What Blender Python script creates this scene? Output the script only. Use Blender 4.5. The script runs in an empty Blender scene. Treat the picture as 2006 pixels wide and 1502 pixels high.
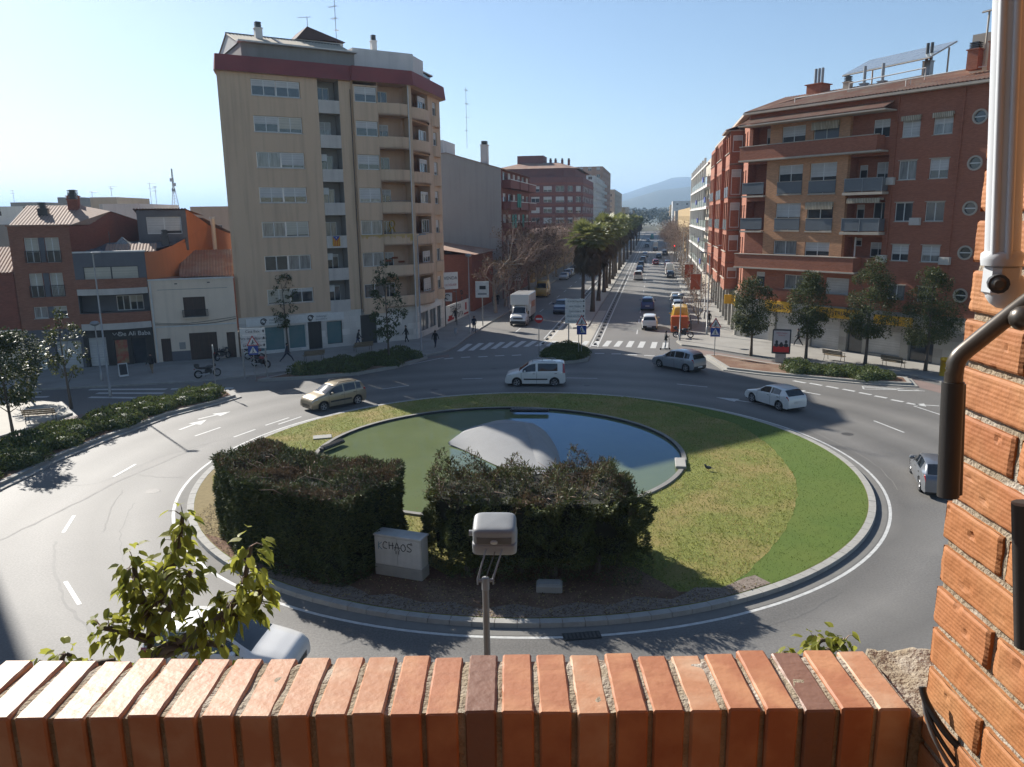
import bpy, math, random
from mathutils import Vector, Matrix, Quaternion, noise as mnoise
from mathutils.geometry import tessellate_polygon
sc = bpy.context.scene
COL = sc.collection
R = math.radians
PI = math.pi
rnd = random.Random(7)

# ---------------------------------------------------------------- camera
FPX, CXP, CYP, EYE = 1506.0, 1003.0, 751.0, 12.0      # focal length in photo pixels, photo centre, eye height
PITCH, ROLL = R(12.2), R(-0.7)
cd = bpy.data.cameras.new('camera'); cam = bpy.data.objects.new('camera', cd); COL.objects.link(cam)
cd.sensor_width = 36.0; cd.lens = 36.0 * FPX / 2006.0
cd.clip_start = 0.05; cd.clip_end = 20000
_r0 = Vector((1, 0, 0)); _u0 = Vector((0, math.sin(PITCH), math.cos(PITCH))); _f0 = Vector((0, math.cos(PITCH), -math.sin(PITCH)))
_cx = math.cos(ROLL) * _r0 + math.sin(ROLL) * _u0; _cy = -math.sin(ROLL) * _r0 + math.cos(ROLL) * _u0
_m = Matrix((_cx, _cy, -_f0)).transposed().to_4x4(); _m.translation = (0, 0, EYE)
cam.matrix_world = _m
sc.camera = cam

# ---------------------------------------------------------------- sky, sun, exposure
SUN_EL, SUN_AZ = R(31.0), R(-39.6)                    # azimuth from +Y, clockwise
w = bpy.data.worlds.new('World'); sc.world = w; w.use_nodes = True
wn = w.node_tree; bg = wn.nodes['Background']
sky = wn.nodes.new('ShaderNodeTexSky'); sky.sky_type = 'NISHITA'; sky.sun_disc = False
sky.sun_elevation = SUN_EL; sky.sun_rotation = SUN_AZ
sky.air_density = 1.0; sky.dust_density = 0.5; sky.ozone_density = 2.5; sky.altitude = 200
wn.links.new(sky.outputs[0], bg.inputs[0]); bg.inputs[1].default_value = 0.065
sd = bpy.data.lights.new('sun', 'SUN'); sd.energy = 5.0; sd.angle = R(0.5); sd.color = (1.0, 0.95, 0.87)
so = bpy.data.objects.new('sun', sd); COL.objects.link(so)
SUN = Vector((math.sin(SUN_AZ) * math.cos(SUN_EL), math.cos(SUN_AZ) * math.cos(SUN_EL), math.sin(SUN_EL)))
so.rotation_euler = SUN.to_track_quat('Z', 'Y').to_euler(); so.location = (-60, 80, 60)
sc.view_settings.view_transform = 'Standard'; sc.view_settings.look = 'None'
sc.view_settings.exposure = 0.95; sc.view_settings.gamma = 1.0
sc.render.engine = 'CYCLES'
sc.cycles.use_denoising = True; sc.cycles.max_bounces = 6; sc.cycles.transparent_max_bounces = 6
sc.cycles.diffuse_bounces = 3; sc.cycles.glossy_bounces = 3; sc.cycles.volume_bounces = 0
sc.cycles.caustics_reflective = False; sc.cycles.caustics_refractive = False

# ---------------------------------------------------------------- measuring: photo pixel -> place
def ray(px, py):
    return (_cx * ((px - CXP) / FPX) + _cy * (-(py - CYP) / FPX) + _f0)
def G(px, py, z=0.0):
    d = ray(px, py); t = (z - EYE) / d.z
    return Vector((d.x * t, d.y * t, z))
def HT(px, py, b):
    """height of what shows at a pixel if it stands over ground point b"""
    d = ray(px, py); return EYE + d.z * math.hypot(b[0], b[1]) / math.hypot(d.x, d.y)
def AT(px, py, Y):
    d = ray(px, py); t = Y / d.y
    return Vector((d.x * t, Y, EYE + d.z * t))
AVA = R(10.5); AVS = Vector((math.sin(AVA), math.cos(AVA), 0)); AVT = Vector((math.cos(AVA), -math.sin(AVA), 0))
def AV(s, t, z=0.0):
    """avenue coordinates: s metres along it, t metres to its right"""
    p = AVS * s + AVT * t; return Vector((p.x, p.y, z))
# ---------------------------------------------------------------- materials
MATS = {}
def mat(name, c, c2=None, rough=0.8, scale=3.0, amount=0.5, bump=0.0, bscale=None, metal=0.0, spec=0.5, stretch=(1, 1, 1),
        coat=0.0, streak=0.0, detail=5.0, emit=0.0, brick=None, sheen=0.0, bdist=0.02, patch=None, fine=None):
    """procedural surface: colour c varied by noise towards c2; streak adds downward weather stains; brick=(w,h,mortar colour,mortar size)"""
    if name in MATS: return MATS[name]
    m = bpy.data.materials.new(name); m.use_nodes = True; MATS[name] = m
    nt = m.node_tree; N = nt.nodes; L = nt.links; b = N['Principled BSDF']
    b.inputs['Roughness'].default_value = rough; b.inputs['Metallic'].default_value = metal
    b.inputs['Specular IOR Level'].default_value = spec; b.inputs['Coat Weight'].default_value = coat
    tc = N.new('ShaderNodeTexCoord'); mp = N.new('ShaderNodeMapping'); mp.inputs['Scale'].default_value = stretch
    L.new(tc.outputs['Object'], mp.inputs[0])
    nz = N.new('ShaderNodeTexNoise'); nz.inputs['Scale'].default_value = scale; nz.inputs['Detail'].default_value = detail
    nz.inputs['Roughness'].default_value = 0.62
    L.new(mp.outputs[0], nz.inputs[0])
    c = tuple(c) + (1,); c2 = tuple(c2) + (1,) if c2 else tuple(x * 0.72 for x in c[:3]) + (1,)
    ramp = N.new('ShaderNodeMapRange'); ramp.inputs[1].default_value = 0.5 - amount * 0.5; ramp.inputs[2].default_value = 0.5 + amount * 0.5
    L.new(nz.outputs[0], ramp.inputs[0])
    mx = N.new('ShaderNodeMix'); mx.data_type = 'RGBA'; mx.inputs[6].default_value = c; mx.inputs[7].default_value = c2
    L.new(ramp.outputs[0], mx.inputs[0]); out = mx.outputs[2]
    def blend(fac, colr, src, mode='MIX'):
        k = N.new('ShaderNodeMix'); k.data_type = 'RGBA'; k.blend_type = mode
        L.new(fac, k.inputs[0]) if not isinstance(fac, float) else setattr(k.inputs[0], 'default_value', fac)
        L.new(src, k.inputs[6])
        if isinstance(colr, tuple): k.inputs[7].default_value = colr
        else: L.new(colr, k.inputs[7])
        return k.outputs[2]
    if fine:                                     # small scale mottling
        n4 = N.new('ShaderNodeTexNoise'); n4.inputs['Scale'].default_value = fine[0]; n4.inputs['Detail'].default_value = 3; n4.inputs['Roughness'].default_value = 0.7
        L.new(tc.outputs['Object'], n4.inputs[0]); r4 = N.new('ShaderNodeMapRange'); r4.inputs[1].default_value = 0.36; r4.inputs[2].default_value = 0.64; r4.inputs[3].default_value = 1 - fine[1]; r4.inputs[4].default_value = 1 + fine[1]; r4.clamp = False
        L.new(n4.outputs[0], r4.inputs[0]); cv = N.new('ShaderNodeCombineColor')
        for q in range(3): L.new(r4.outputs[0], cv.inputs[q])
        out = blend(1.0, cv.outputs[0], out, 'MULTIPLY')
    if patch:                                    # large irregular patches of another colour
        pc, ps, pa = patch
        n3 = N.new('ShaderNodeTexNoise'); n3.inputs['Scale'].default_value = ps; n3.inputs['Detail'].default_value = 6
        L.new(tc.outputs['Object'], n3.inputs[0])
        r3 = N.new('ShaderNodeMapRange'); r3.inputs[1].default_value = 0.45; r3.inputs[2].default_value = 0.68; r3.inputs[4].default_value = pa
        L.new(n3.outputs[0], r3.inputs[0]); out = blend(r3.outputs[0], tuple(pc) + (1,), out)
    if streak:
        ms = N.new('ShaderNodeMapping'); ms.inputs['Scale'].default_value = (1.6, 1.6, 0.10); L.new(tc.outputs['Object'], ms.inputs[0])
        n2 = N.new('ShaderNodeTexNoise'); n2.inputs['Scale'].default_value = 1.3; n2.inputs['Detail'].default_value = 7; L.new(ms.outputs[0], n2.inputs[0])
        r2 = N.new('ShaderNodeMapRange'); r2.inputs[1].default_value = 0.48; r2.inputs[2].default_value = 0.75; r2.inputs[4].default_value = streak
        L.new(n2.outputs[0], r2.inputs[0]); out = blend(r2.outputs[0], tuple(x * 0.45 for x in c[:3]) + (1,), out)
    hgt = None
    if brick:
        bw, bh, mc, ms_ = brick
        sx = N.new('ShaderNodeSeparateXYZ'); L.new(tc.outputs['Object'], sx.inputs[0])
        ad = N.new('ShaderNodeMath'); ad.operation = 'ADD'; L.new(sx.outputs[0], ad.inputs[0]); L.new(sx.outputs[1], ad.inputs[1])
        cb = N.new('ShaderNodeCombineXYZ'); L.new(ad.outputs[0], cb.inputs[0]); L.new(sx.outputs[2], cb.inputs[1])
        bt = N.new('ShaderNodeTexBrick'); bt.inputs['Scale'].default_value = 1.0; bt.inputs['Brick Width'].default_value = bw
        bt.inputs['Row Height'].default_value = bh; bt.inputs['Mortar Size'].default_value = ms_
        bt.inputs['Color1'].default_value = (1, 1, 1, 1); bt.inputs['Color2'].default_value = (0.72, 0.72, 0.72, 1); bt.inputs['Mortar'].default_value = tuple(mc) + (1,)
        L.new(cb.outputs[0], bt.inputs[0]); out = blend(1.0, bt.outputs[0], out, 'MULTIPLY')
    L.new(out, b.inputs['Base Color'])
    if bump:
        bp = N.new('ShaderNodeBump'); bp.inputs['Strength'].default_value = bump; bp.inputs['Distance'].default_value = bdist
        nb = N.new('ShaderNodeTexNoise'); nb.inputs['Scale'].default_value = bscale or scale * 6; nb.inputs['Detail'].default_value = 4
        L.new(mp.outputs[0], nb.inputs[0]); L.new(nb.outputs[0], bp.inputs['Height']); L.new(bp.outputs[0], b.inputs['Normal'])
    if emit:
        L.new(out, b.inputs['Emission Color']); b.inputs['Emission Strength'].default_value = emit
    return m
def leafmat(name, c, c2, trans=0.25, rough=0.5, scale=1.5):
    """leaf: diffuse and glossy, part of the light passing through"""
    if name in MATS: return MATS[name]
    m = mat(name, c, c2, rough=rough, scale=scale, amount=0.5, spec=0.22)
    nt = m.node_tree; N = nt.nodes; L = nt.links; b = N['Principled BSDF']; o = N['Material Output']
    tr = N.new('ShaderNodeBsdfTranslucent'); ms = N.new('ShaderNodeMixShader'); ms.inputs[0].default_value = trans
    src = b.inputs['Base Color'].links[0].from_socket; L.new(src, tr.inputs[0])
    L.new(b.outputs[0], ms.inputs[1]); L.new(tr.outputs[0], ms.inputs[2]); L.new(ms.outputs[0], o.inputs[0])
    return m
# ---------------------------------------------------------------- mesh builder
class MB:
    def __init__(s): s.v = []; s.f = []; s.mi = []; s.sm = []; s.mats = []
    def slot(s, m):
        if m not in s.mats: s.mats.append(m)
        return s.mats.index(m)
    def add(s, vs, fs, m, smooth=False):
        o = len(s.v); k = s.slot(m); s.v.extend([tuple(v) for v in vs])
        for f in fs: s.f.append(tuple(i + o for i in f)); s.mi.append(k); s.sm.append(smooth)
    def quad(s, a, b, c, d, m): s.add([a, b, c, d], [(0, 1, 2, 3)], m)
    def box(s, lo, hi, m, M=None):
        x0, y0, z0 = lo; x1, y1, z1 = hi
        v = [Vector(p) for p in ((x0, y0, z0), (x1, y0, z0), (x1, y1, z0), (x0, y1, z0), (x0, y0, z1), (x1, y0, z1), (x1, y1, z1), (x0, y1, z1))]
        if M: v = [M @ p for p in v]
        s.add(v, [(0, 3, 2, 1), (4, 5, 6, 7), (0, 1, 5, 4), (1, 2, 6, 5), (2, 3, 7, 6), (3, 0, 4, 7)], m)
    def bev(s, lo, hi, m, r=0.02, M=None):
        """box with chamfered edges"""
        x0, y0, z0 = lo; x1, y1, z1 = hi; V = []; F = []
        def ring(z, d): return [(x0 + r + 0 if False else x0 + d, y0 + r + d, z), (x0 + d + r, y0 + d, z), (x1 - d - r, y0 + d, z), (x1 - d, y0 + d + r, z), (x1 - d, y1 - d - r, z), (x1 - d - r, y1 - d, z), (x0 + d + r, y1 - d, z), (x0 + d, y1 - d - r, z)]
        for z, d in ((z0, r), (z0 + r, 0), (z1 - r, 0), (z1, r)): V += ring(z, d)
        V = [Vector(p) for p in V]
        if M: V = [M @ p for p in V]
        for k in range(3):
            for i in range(8): a = k * 8 + i; b = k * 8 + (i + 1) % 8; F.append((a, b, b + 8, a + 8))
        F.append(tuple(range(7, -1, -1))); F.append(tuple(range(24, 32)))
        s.add(V, F, m)
    def prism(s, poly, z0, z1, m, side=None, bottom=False):
        n = len(poly); P = [Vector((p[0], p[1], 0)) for p in poly]
        tris = tessellate_polygon([P])
        vs = [(p.x, p.y, z1) for p in P] + [(p.x, p.y, z0) for p in P]
        up = []
        for t in tris:
            a, b, c = (P[i] for i in t)
            up.append(tuple(t) if (b - a).cross(c - a).z > 0 else tuple(reversed(t)))
        s.add(vs, up + ([tuple(i + n for i in reversed(t)) for t in up] if bottom else []), m)
        ar = sum(P[i].x * P[(i + 1) % n].y - P[(i + 1) % n].x * P[i].y for i in range(n))
        fs = []
        for i in range(n):
            j = (i + 1) % n; fs.append((i + n, j + n, j, i) if ar > 0 else (j + n, i + n, i, j))
        if z1 != z0: s.add(vs, fs, side or m)
    def tube(s, pts, rad, m, n=8, cap=True, smooth=True):
        pts = [Vector(p) for p in pts]; k = len(pts)
        rad = rad if isinstance(rad, (list, tuple)) else [rad] * k
        V = []; F = []; up = None
        for i, p in enumerate(pts):
            d = (pts[min(i + 1, k - 1)] - pts[max(i - 1, 0)]).normalized() if k > 1 else Vector((0, 0, 1))
            if up is None: up = Vector((0, 0, 1)) if abs(d.z) < 0.9 else Vector((1, 0, 0))
            a = d.cross(up)
            if a.length < 1e-5: a = d.orthogonal()
            a.normalize(); b = d.cross(a); up = b.cross(d) if False else up
            for j in range(n):
                t = 2 * PI * j / n; V.append(p + a * (math.cos(t) * rad[i]) + b * (math.sin(t) * rad[i]))
        for i in range(k - 1):
            for j in range(n):
                q = (j + 1) % n; F.append((i * n + j, i * n + q, (i + 1) * n + q, (i + 1) * n + j))
        s.add(V, F, m, smooth)
        if cap: s.add(V[:n], [tuple(range(n - 1, -1, -1))], m); s.add(V[-n:], [tuple(range(n))], m)
    def lathe(s, prof, c, m, n=16, axis='z', smooth=True, cap=True):
        V = []; F = []; c = Vector(c)
        for r, h in prof:
            for j in range(n):
                t = 2 * PI * j / n; a, b = r * math.cos(t), r * math.sin(t)
                V.append(c + (Vector((a, b, h)) if axis == 'z' else Vector((a, h, b)) if axis == 'y' else Vector((h, a, b))))
        for i in range(len(prof) - 1):
            for j in range(n): q = (j + 1) % n; F.append((i * n + j, i * n + q, (i + 1) * n + q, (i + 1) * n + j))
        s.add(V, F, m, smooth)
        if cap:
            s.add(V[:n], [tuple(range(n))], m); s.add(V[-n:], [tuple(range(n))], m)
    def sphere(s, c, r, m, n=10, k=6, M=None):
        r = r if isinstance(r, (tuple, list)) else (r, r, r); V = []; F = []
        for i in range(k + 1):
            a = PI * i / k - PI / 2
            for j in range(n):
                t = 2 * PI * j / n; p = Vector((r[0] * math.cos(a) * math.cos(t), r[1] * math.cos(a) * math.sin(t), r[2] * math.sin(a)))
                V.append((M @ p if M else p) + Vector(c))
        for i in range(k):
            for j in range(n): q = (j + 1) % n; F.append((i * n + j, i * n + q, (i + 1) * n + q, (i + 1) * n + j))
        s.add(V, F, m, True)
    def mesh(s, name, sharp=None):
        me = bpy.data.meshes.new(name); me.from_pydata(s.v, [], s.f)
        for m in s.mats: me.materials.append(m)
        me.polygons.foreach_set('material_index', s.mi); me.polygons.foreach_set('use_smooth', s.sm)
        me.update()
        if sharp: me.set_sharp_from_angle(angle=R(sharp))
        return me
    def build(s, name, parent=None, sharp=None, loc=None):
        o = bpy.data.objects.new(name, s.mesh(name, sharp)); COL.objects.link(o)
        if parent: o.parent = parent
        if loc is not None: o.location = loc
        return o
def linkmesh(name, me, parent=None, loc=(0, 0, 0), rz=0.0):
    o = bpy.data.objects.new(name, me); COL.objects.link(o); o.location = loc; o.rotation_euler.z = rz
    if parent: o.parent = parent
    return o
def tag(o, label, cat, group=None):
    o['label'] = label; o['category'] = cat
    if group: o['group'] = group
    return o
def thing(name, label, cat, loc=(0, 0, 0), rz=0.0, group=None):
    o = bpy.data.objects.new(name, None); COL.objects.link(o); o.empty_display_size = 0.2
    o.location = loc; o.rotation_euler.z = rz
    return tag(o, label, cat, group)
def struct(o, kind='structure'): o['kind'] = kind; return o
KIDS = {}
def dup(root, loc, rz=0.0, label=None, group=None, scale=None):
    r = root.copy(); COL.objects.link(r); r.location = loc; r.rotation_euler.z = rz
    if scale: r.scale = (scale, scale, scale)
    if label: r['label'] = label
    if group: r['group'] = group
    for ch in list(root.children):
        c = ch.copy(); COL.objects.link(c); c.parent = r
        for g in list(ch.children):
            d = g.copy(); COL.objects.link(d); d.parent = c
    return r
def offset_poly(P, d):
    """polygon moved inwards by d (any winding)"""
    n = len(P); ar = sum(P[i][0] * P[(i + 1) % n][1] - P[(i + 1) % n][0] * P[i][1] for i in range(n)); sg = 1 if ar > 0 else -1
    out = []
    for i in range(n):
        a, b, c = Vector(P[i - 1][:2]), Vector(P[i][:2]), Vector(P[(i + 1) % n][:2])
        e1 = (b - a).normalized(); e2 = (c - b).normalized()
        n1 = Vector((-e1.y, e1.x)) * sg; n2 = Vector((-e2.y, e2.x)) * sg
        k = n1 + n2
        if k.length < 1e-4: k = n1
        k.normalize(); out.append(b + k * (d / max(0.35, k.dot(n1))))
    return out
def curve(P, n=6, closed=False):
    """Catmull-Rom through points"""
    P = [Vector(p) for p in P]; k = len(P); out = []
    for i in range(k if closed else k - 1):
        p0 = P[(i - 1) % k] if closed or i > 0 else P[i]; p1 = P[i]; p2 = P[(i + 1) % k]; p3 = P[(i + 2) % k] if closed or i + 2 < k else p2
        for j in range(n):
            t = j / n
            out.append(0.5 * ((2 * p1) + (p2 - p0) * t + (2 * p0 - 5 * p1 + 4 * p2 - p3) * t * t + (3 * p1 - p0 - 3 * p2 + p3) * t ** 3))
    if not closed: out.append(P[-1])
    return out
TEXTS = {}
def text(name, body, size, m, parent=None, loc=(0, 0, 0), rot=(R(90), 0, 0), align='CENTER', sx=1.0, ext=0.004):
    """lettering as a mesh of its own"""
    c = bpy.data.curves.new(name, 'FONT'); c.body = body; c.size = size; c.extrude = ext; c.align_x = align; c.align_y = 'CENTER'
    t = bpy.data.objects.new(name, c); COL.objects.link(t); bpy.context.view_layer.update()
    me = bpy.data.meshes.new_from_object(t.evaluated_get(bpy.context.evaluated_depsgraph_get()))
    bpy.data.objects.remove(t); me.materials.clear(); me.materials.append(m)
    o = bpy.data.objects.new(name, me); COL.objects.link(o); o.location = loc; o.rotation_euler = rot; o.scale.x = sx
    if parent: o.parent = parent
    return o
# ================================================================ SETTING: ground, roads, pavements, island, pond
ASPH = mat('asphalt', (0.172, 0.163, 0.150), (0.135, 0.129, 0.121), rough=0.66, scale=0.9, amount=0.9, bump=0.35, bscale=60, spec=0.35, detail=9, bdist=0.01, patch=((0.205, 0.194, 0.176), 0.11, 0.7), fine=(14, 0.2))
def wear(m, cx, cy, radii):
    """tyre-darkened tracks running round the island"""
    nt = m.node_tree; N = nt.nodes; L = nt.links; b = N['Principled BSDF']; src = b.inputs['Base Color'].links[0].from_socket
    tc = N.new('ShaderNodeTexCoord'); v = N.new('ShaderNodeVectorMath'); v.operation = 'DISTANCE'; v.inputs[1].default_value = (cx, cy, 0); L.new(tc.outputs['Object'], v.inputs[0])
    n = N.new('ShaderNodeTexNoise'); n.inputs['Scale'].default_value = .12; n.inputs['Detail'].default_value = 4; L.new(tc.outputs['Object'], n.inputs[0])
    a = N.new('ShaderNodeMath'); a.operation = 'MULTIPLY_ADD'; a.inputs[1].default_value = 2.2; L.new(n.outputs[0], a.inputs[0]); L.new(v.outputs['Value'], a.inputs[2])
    r = N.new('ShaderNodeValToRGB'); mr = N.new('ShaderNodeMapRange'); mr.inputs[1].default_value = 15; mr.inputs[2].default_value = 31; L.new(a.outputs[0], mr.inputs[0]); L.new(mr.outputs[0], r.inputs[0])
    e = r.color_ramp.elements; e[0].position = 0; e[0].color = (1, 1, 1, 1); e[1].position = 1; e[1].color = (1, 1, 1, 1)
    for p, c in ((.10, .98), (.17, .74), (.25, 1.05), (.34, .76), (.44, 1.06), (.53, .76), (.62, 1.05), (.71, .78), (.85, 1.0)): q = e.new(p); q.color = (c, c, c, 1)
    k = N.new('ShaderNodeMix'); k.data_type = 'RGBA'; k.blend_type = 'MULTIPLY'; k.inputs[0].default_value = 1; L.new(src, k.inputs[6]); L.new(r.outputs[0], k.inputs[7]); L.new(k.outputs[2], b.inputs['Base Color'])
wear(ASPH, 0.8, 36.4, None)
WHITE = mat('road_paint', (0.62, 0.62, 0.59), (0.36, 0.36, 0.35), rough=0.6, scale=5, amount=0.55)
CONC = mat('concrete', (0.36, 0.345, 0.31), (0.25, 0.24, 0.215), rough=0.85, scale=2.2, amount=0.8, bump=0.3, bscale=25)
KERB = mat('kerb_stone', (0.40, 0.385, 0.35), (0.24, 0.23, 0.21), rough=0.8, scale=3.5, amount=0.9, bump=0.3, bscale=30)
PAVE = mat('paving', (0.33, 0.315, 0.285), (0.25, 0.238, 0.215), rough=0.8, scale=0.7, amount=0.8, bump=0.15, bscale=14, detail=8, patch=((0.22, 0.205, 0.185), 0.35, 0.6))
PAVEL = mat('paving_light', (0.40, 0.37, 0.31), (0.30, 0.275, 0.235), rough=0.8, scale=0.6, amount=0.8, bump=0.15, bscale=14, detail=8)
BIKE = mat('bike_lane', (0.235, 0.165, 0.14), (0.17, 0.125, 0.11), rough=0.8, scale=0.9, amount=0.7, bump=0.2, bscale=40)
SOIL = mat('soil', (0.225, 0.115, 0.065), (0.13, 0.068, 0.042), rough=0.95, scale=2.2, amount=0.8, bump=0.9, bscale=26, bdist=0.06, patch=((0.26, 0.175, 0.115), 0.6, 0.8))
GRAVEL = mat('gravel', (0.34, 0.29, 0.24), (0.15, 0.10, 0.075), rough=0.95, scale=7, amount=0.6, bump=1.0, bscale=45, bdist=0.05)
STRAW = mat('dry_grass', (0.36, 0.285, 0.13), (0.22, 0.16, 0.075), rough=0.95, scale=5, amount=0.8, bump=1.0, bscale=40, bdist=0.06)
GRASS = mat('grass', (0.255, 0.26, 0.052), (0.150, 0.175, 0.033), rough=0.95, scale=2.6, amount=0.75, bump=1.0, bscale=32, bdist=0.08, detail=9, patch=((0.34, 0.255, 0.09), 0.42, 0.85), fine=(22, 0.38))
TURF = mat('turf', (0.080, 0.130, 0.006), (0.060, 0.104, 0.005), rough=0.9, scale=3, amount=0.7, bump=0.5, bscale=90, bdist=0.03, patch=((0.105, 0.135, 0.012), 0.25, 0.6), fine=(30, 0.22))
LAND = mat('land', (0.16, 0.14, 0.10), (0.09, 0.10, 0.06), rough=0.95, scale=0.02, amount=0.8)

GUT = mat('gutter_concrete', (0.20, 0.19, 0.17), (0.13, 0.125, 0.115), rough=0.85, scale=2.2, amount=0.8, bump=0.3, bscale=25)
RIMS = mat('rim_stone', (0.27, 0.255, 0.23), (0.14, 0.135, 0.12), rough=0.85, scale=2.5, amount=0.9, bump=0.3, bscale=25)
def sheet(name, poly, z, m, kind='structure'):
    b = MB(); b.prism([(p[0], p[1]) for p in poly], z, z, m); return struct(b.build(name), kind)
def grid_sheet(name, x0, x1, y0, y1, z, m, n=1):
    b = MB(); b.quad((x0, y0, z), (x1, y0, z), (x1, y1, z), (x0, y1, z), m); return struct(b.build(name))
grid_sheet('ground', -9000, 9000, -400, 14000, -0.06, LAND)
sheet('road', [(-110, -12), (110, -12), (110, 60), AV(72, 30), AV(72, 9), AV(620, 9), AV(620, -23), AV(70, -23), (-34, 68), (-60, 62), (-110, 60)], 0.0, ASPH)

def slab(name, poly, m, h=0.13, kw=0.16, kerb=KERB):
    """raised surface with a kerb all round"""
    poly = [(p[0], p[1]) for p in poly]; inn = offset_poly(poly, kw)
    b = MB(); n = len(poly)
    ar = sum(poly[i][0] * poly[(i + 1) % n][1] - poly[(i + 1) % n][0] * poly[i][1] for i in range(n))
    for i in range(n):
        j = (i + 1) % n; P, Q, S, T = poly[i], poly[j], inn[j], inn[i]
        q = [(P[0], P[1], h), (Q[0], Q[1], h), (S[0], S[1], h), (T[0], T[1], h)]; sd = [(P[0], P[1], -0.02), (Q[0], Q[1], -0.02), (Q[0], Q[1], h), (P[0], P[1], h)]
        if ar < 0: q.reverse(); sd.reverse()
        b.add(q, [(0, 1, 2, 3)], kerb); b.add(sd, [(0, 1, 2, 3)], kerb)
    b.prism(inn, h - 0.004, h - 0.004, m)
    return struct(b.build(name))
def P(*pts): return [G(*p) for p in pts]

# pavements
slab('pavement', [AV(600, -18.6), AV(120, -18.6), AV(96, -18.4)] + P((960, 633), (925, 655), (893, 680), (872, 690), (835, 697), (770, 693), (700, 699), (620, 714), (560, 729), (480, 739), (380, 749), (200, 759), (60, 765)) +
     [(-70, 55), (-70, 64), (-44, 63)] + [AV(64, -36), AV(90, -40), AV(600, -40)], PAVE)
slab('plaza', P((-260, 960), (-60, 884), (0, 858), (60, 840), (143, 812), (118, 792), (40, 784)) + [(-52, 49), (-52, 40)], PAVEL)
slab('pavement', [AV(600, 4.4), AV(600, 20), AV(120, 30), (48, 64), (90, 40), (90, 8)] + P((1990, 800), (1850, 752), (1780, 735), (1640, 719), (1540, 706), (1456, 695), (1370, 681), (1335, 677), (1325, 670)) + [AV(79.5, 3.0), AV(83, 4.1), AV(90, 4.4)], PAVE)
sheet('bike_lane', P((1330, 680), (1370, 684), (1456, 699), (1540, 711), (1640, 723), (1780, 740), (1850, 757), (1850, 772), (1790, 756), (1690, 738), (1560, 722), (1456, 709), (1385, 697), (1330, 690)), 0.006, BIKE)
sheet('bike_lane', P((880, 694), (835, 700), (770, 696), (700, 702), (620, 717), (560, 732), (500, 738), (500, 748), (590, 730), (700, 710), (780, 702), (880, 700)), 0.006, BIKE)
sheet('bike_lane', P((-60, 898), (0, 872), (60, 853), (150, 822), (300, 790), (420, 768), (420, 764), (300, 783), (150, 813), (60, 843), (0, 861), (-60, 886)), 0.006, BIKE)
slab('pavement', [(-60, -12), (60, -12), (60, 9.5), (20, 12.2), (0, 12.8), (-18, 12.2), (-60, 9.0)], PAVE)
# avenue median and its dashed separators
slab('median', [AV(600, -9.7), AV(88, -9.7), AV(83.5, -8.6), AV(84.5, -7.05), AV(600, -7.05)], PAVEL, h=0.12)
sheet('median_paving', [AV(95, -10.3), AV(72.5, -10.6), AV(70.5, -6.0), AV(100, -5.9), AV(100, -7.0), AV(83, -7.0), AV(83, -9.8), AV(95, -9.8)], 0.005, PAVEL)
# beds with kerbs
BED_L = P((-180, 1050), (0, 955), (58, 928), (100, 905), (200, 864), (330, 815), (420, 792), (462, 779), (448, 769), (415, 770), (300, 795), (200, 820), (100, 851), (0, 885), (-180, 950))
BED_T = P((505, 748), (600, 743), (700, 735), (775, 722), (838, 703), (815, 696), (770, 700), (700, 706), (620, 722), (560, 736))
BED_R = P((1383, 699), (1424, 725), (1500, 734), (1590, 742), (1690, 751), (1786, 756), (1776, 744), (1700, 736), (1600, 727), (1500, 714), (1410, 699))
BED_M = P((1052, 706), (1062, 686), (1098, 680), (1145, 683), (1158, 694), (1152, 708), (1100, 714))
for q in (BED_L, BED_T, BED_R, BED_M): slab('planting_bed', q, SOIL, h=0.22, kw=0.28, kerb=CONC)
for q in (BED_L, BED_R):                              # low outer step of the kerb
    o = offset_poly([(p[0], p[1]) for p in q], -0.35); b = MB(); b.prism(o, -0.02, 0.07, CONC); struct(b.build('kerb_step'))

# ---- roundabout island
ICX, ICY, IRX, IRY = 0.75, 36.4, 16.3, 16.15
PCX, PCY, PRX, PRY = -0.75, 38.2, 9.3, 9.05
NA = 144
def ell(cx, cy, rx, ry, n=NA): return [(cx + rx * math.cos(2 * PI * i / n), cy + ry * math.sin(2 * PI * i / n)) for i in range(n)]
def isl(d): return ell(ICX, ICY, IRX - d, IRY - d)
def pnd(d): return ell(PCX, PCY, PRX + d, PRY + d)
def ring(b, A, B, za, zb, m, smooth=False):
    n = len(A); v = [(p[0], p[1], za) for p in A] + [(p[0], p[1], zb) for p in B]
    b.add(v, [(i, (i + 1) % n, n + (i + 1) % n, n + i) for i in range(n)], m, smooth)
b = MB(); ring(b, isl(0.04), isl(0.16), 0.004, 0.004, WHITE); struct(b.build('edge_line'))
b = MB(); ring(b, isl(0.20), isl(0.62), 0.005, 0.012, GUT); struct(b.build('gutter'))
b = MB()
A, B2 = isl(0.62), isl(0.92); D = isl(0.64)
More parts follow.
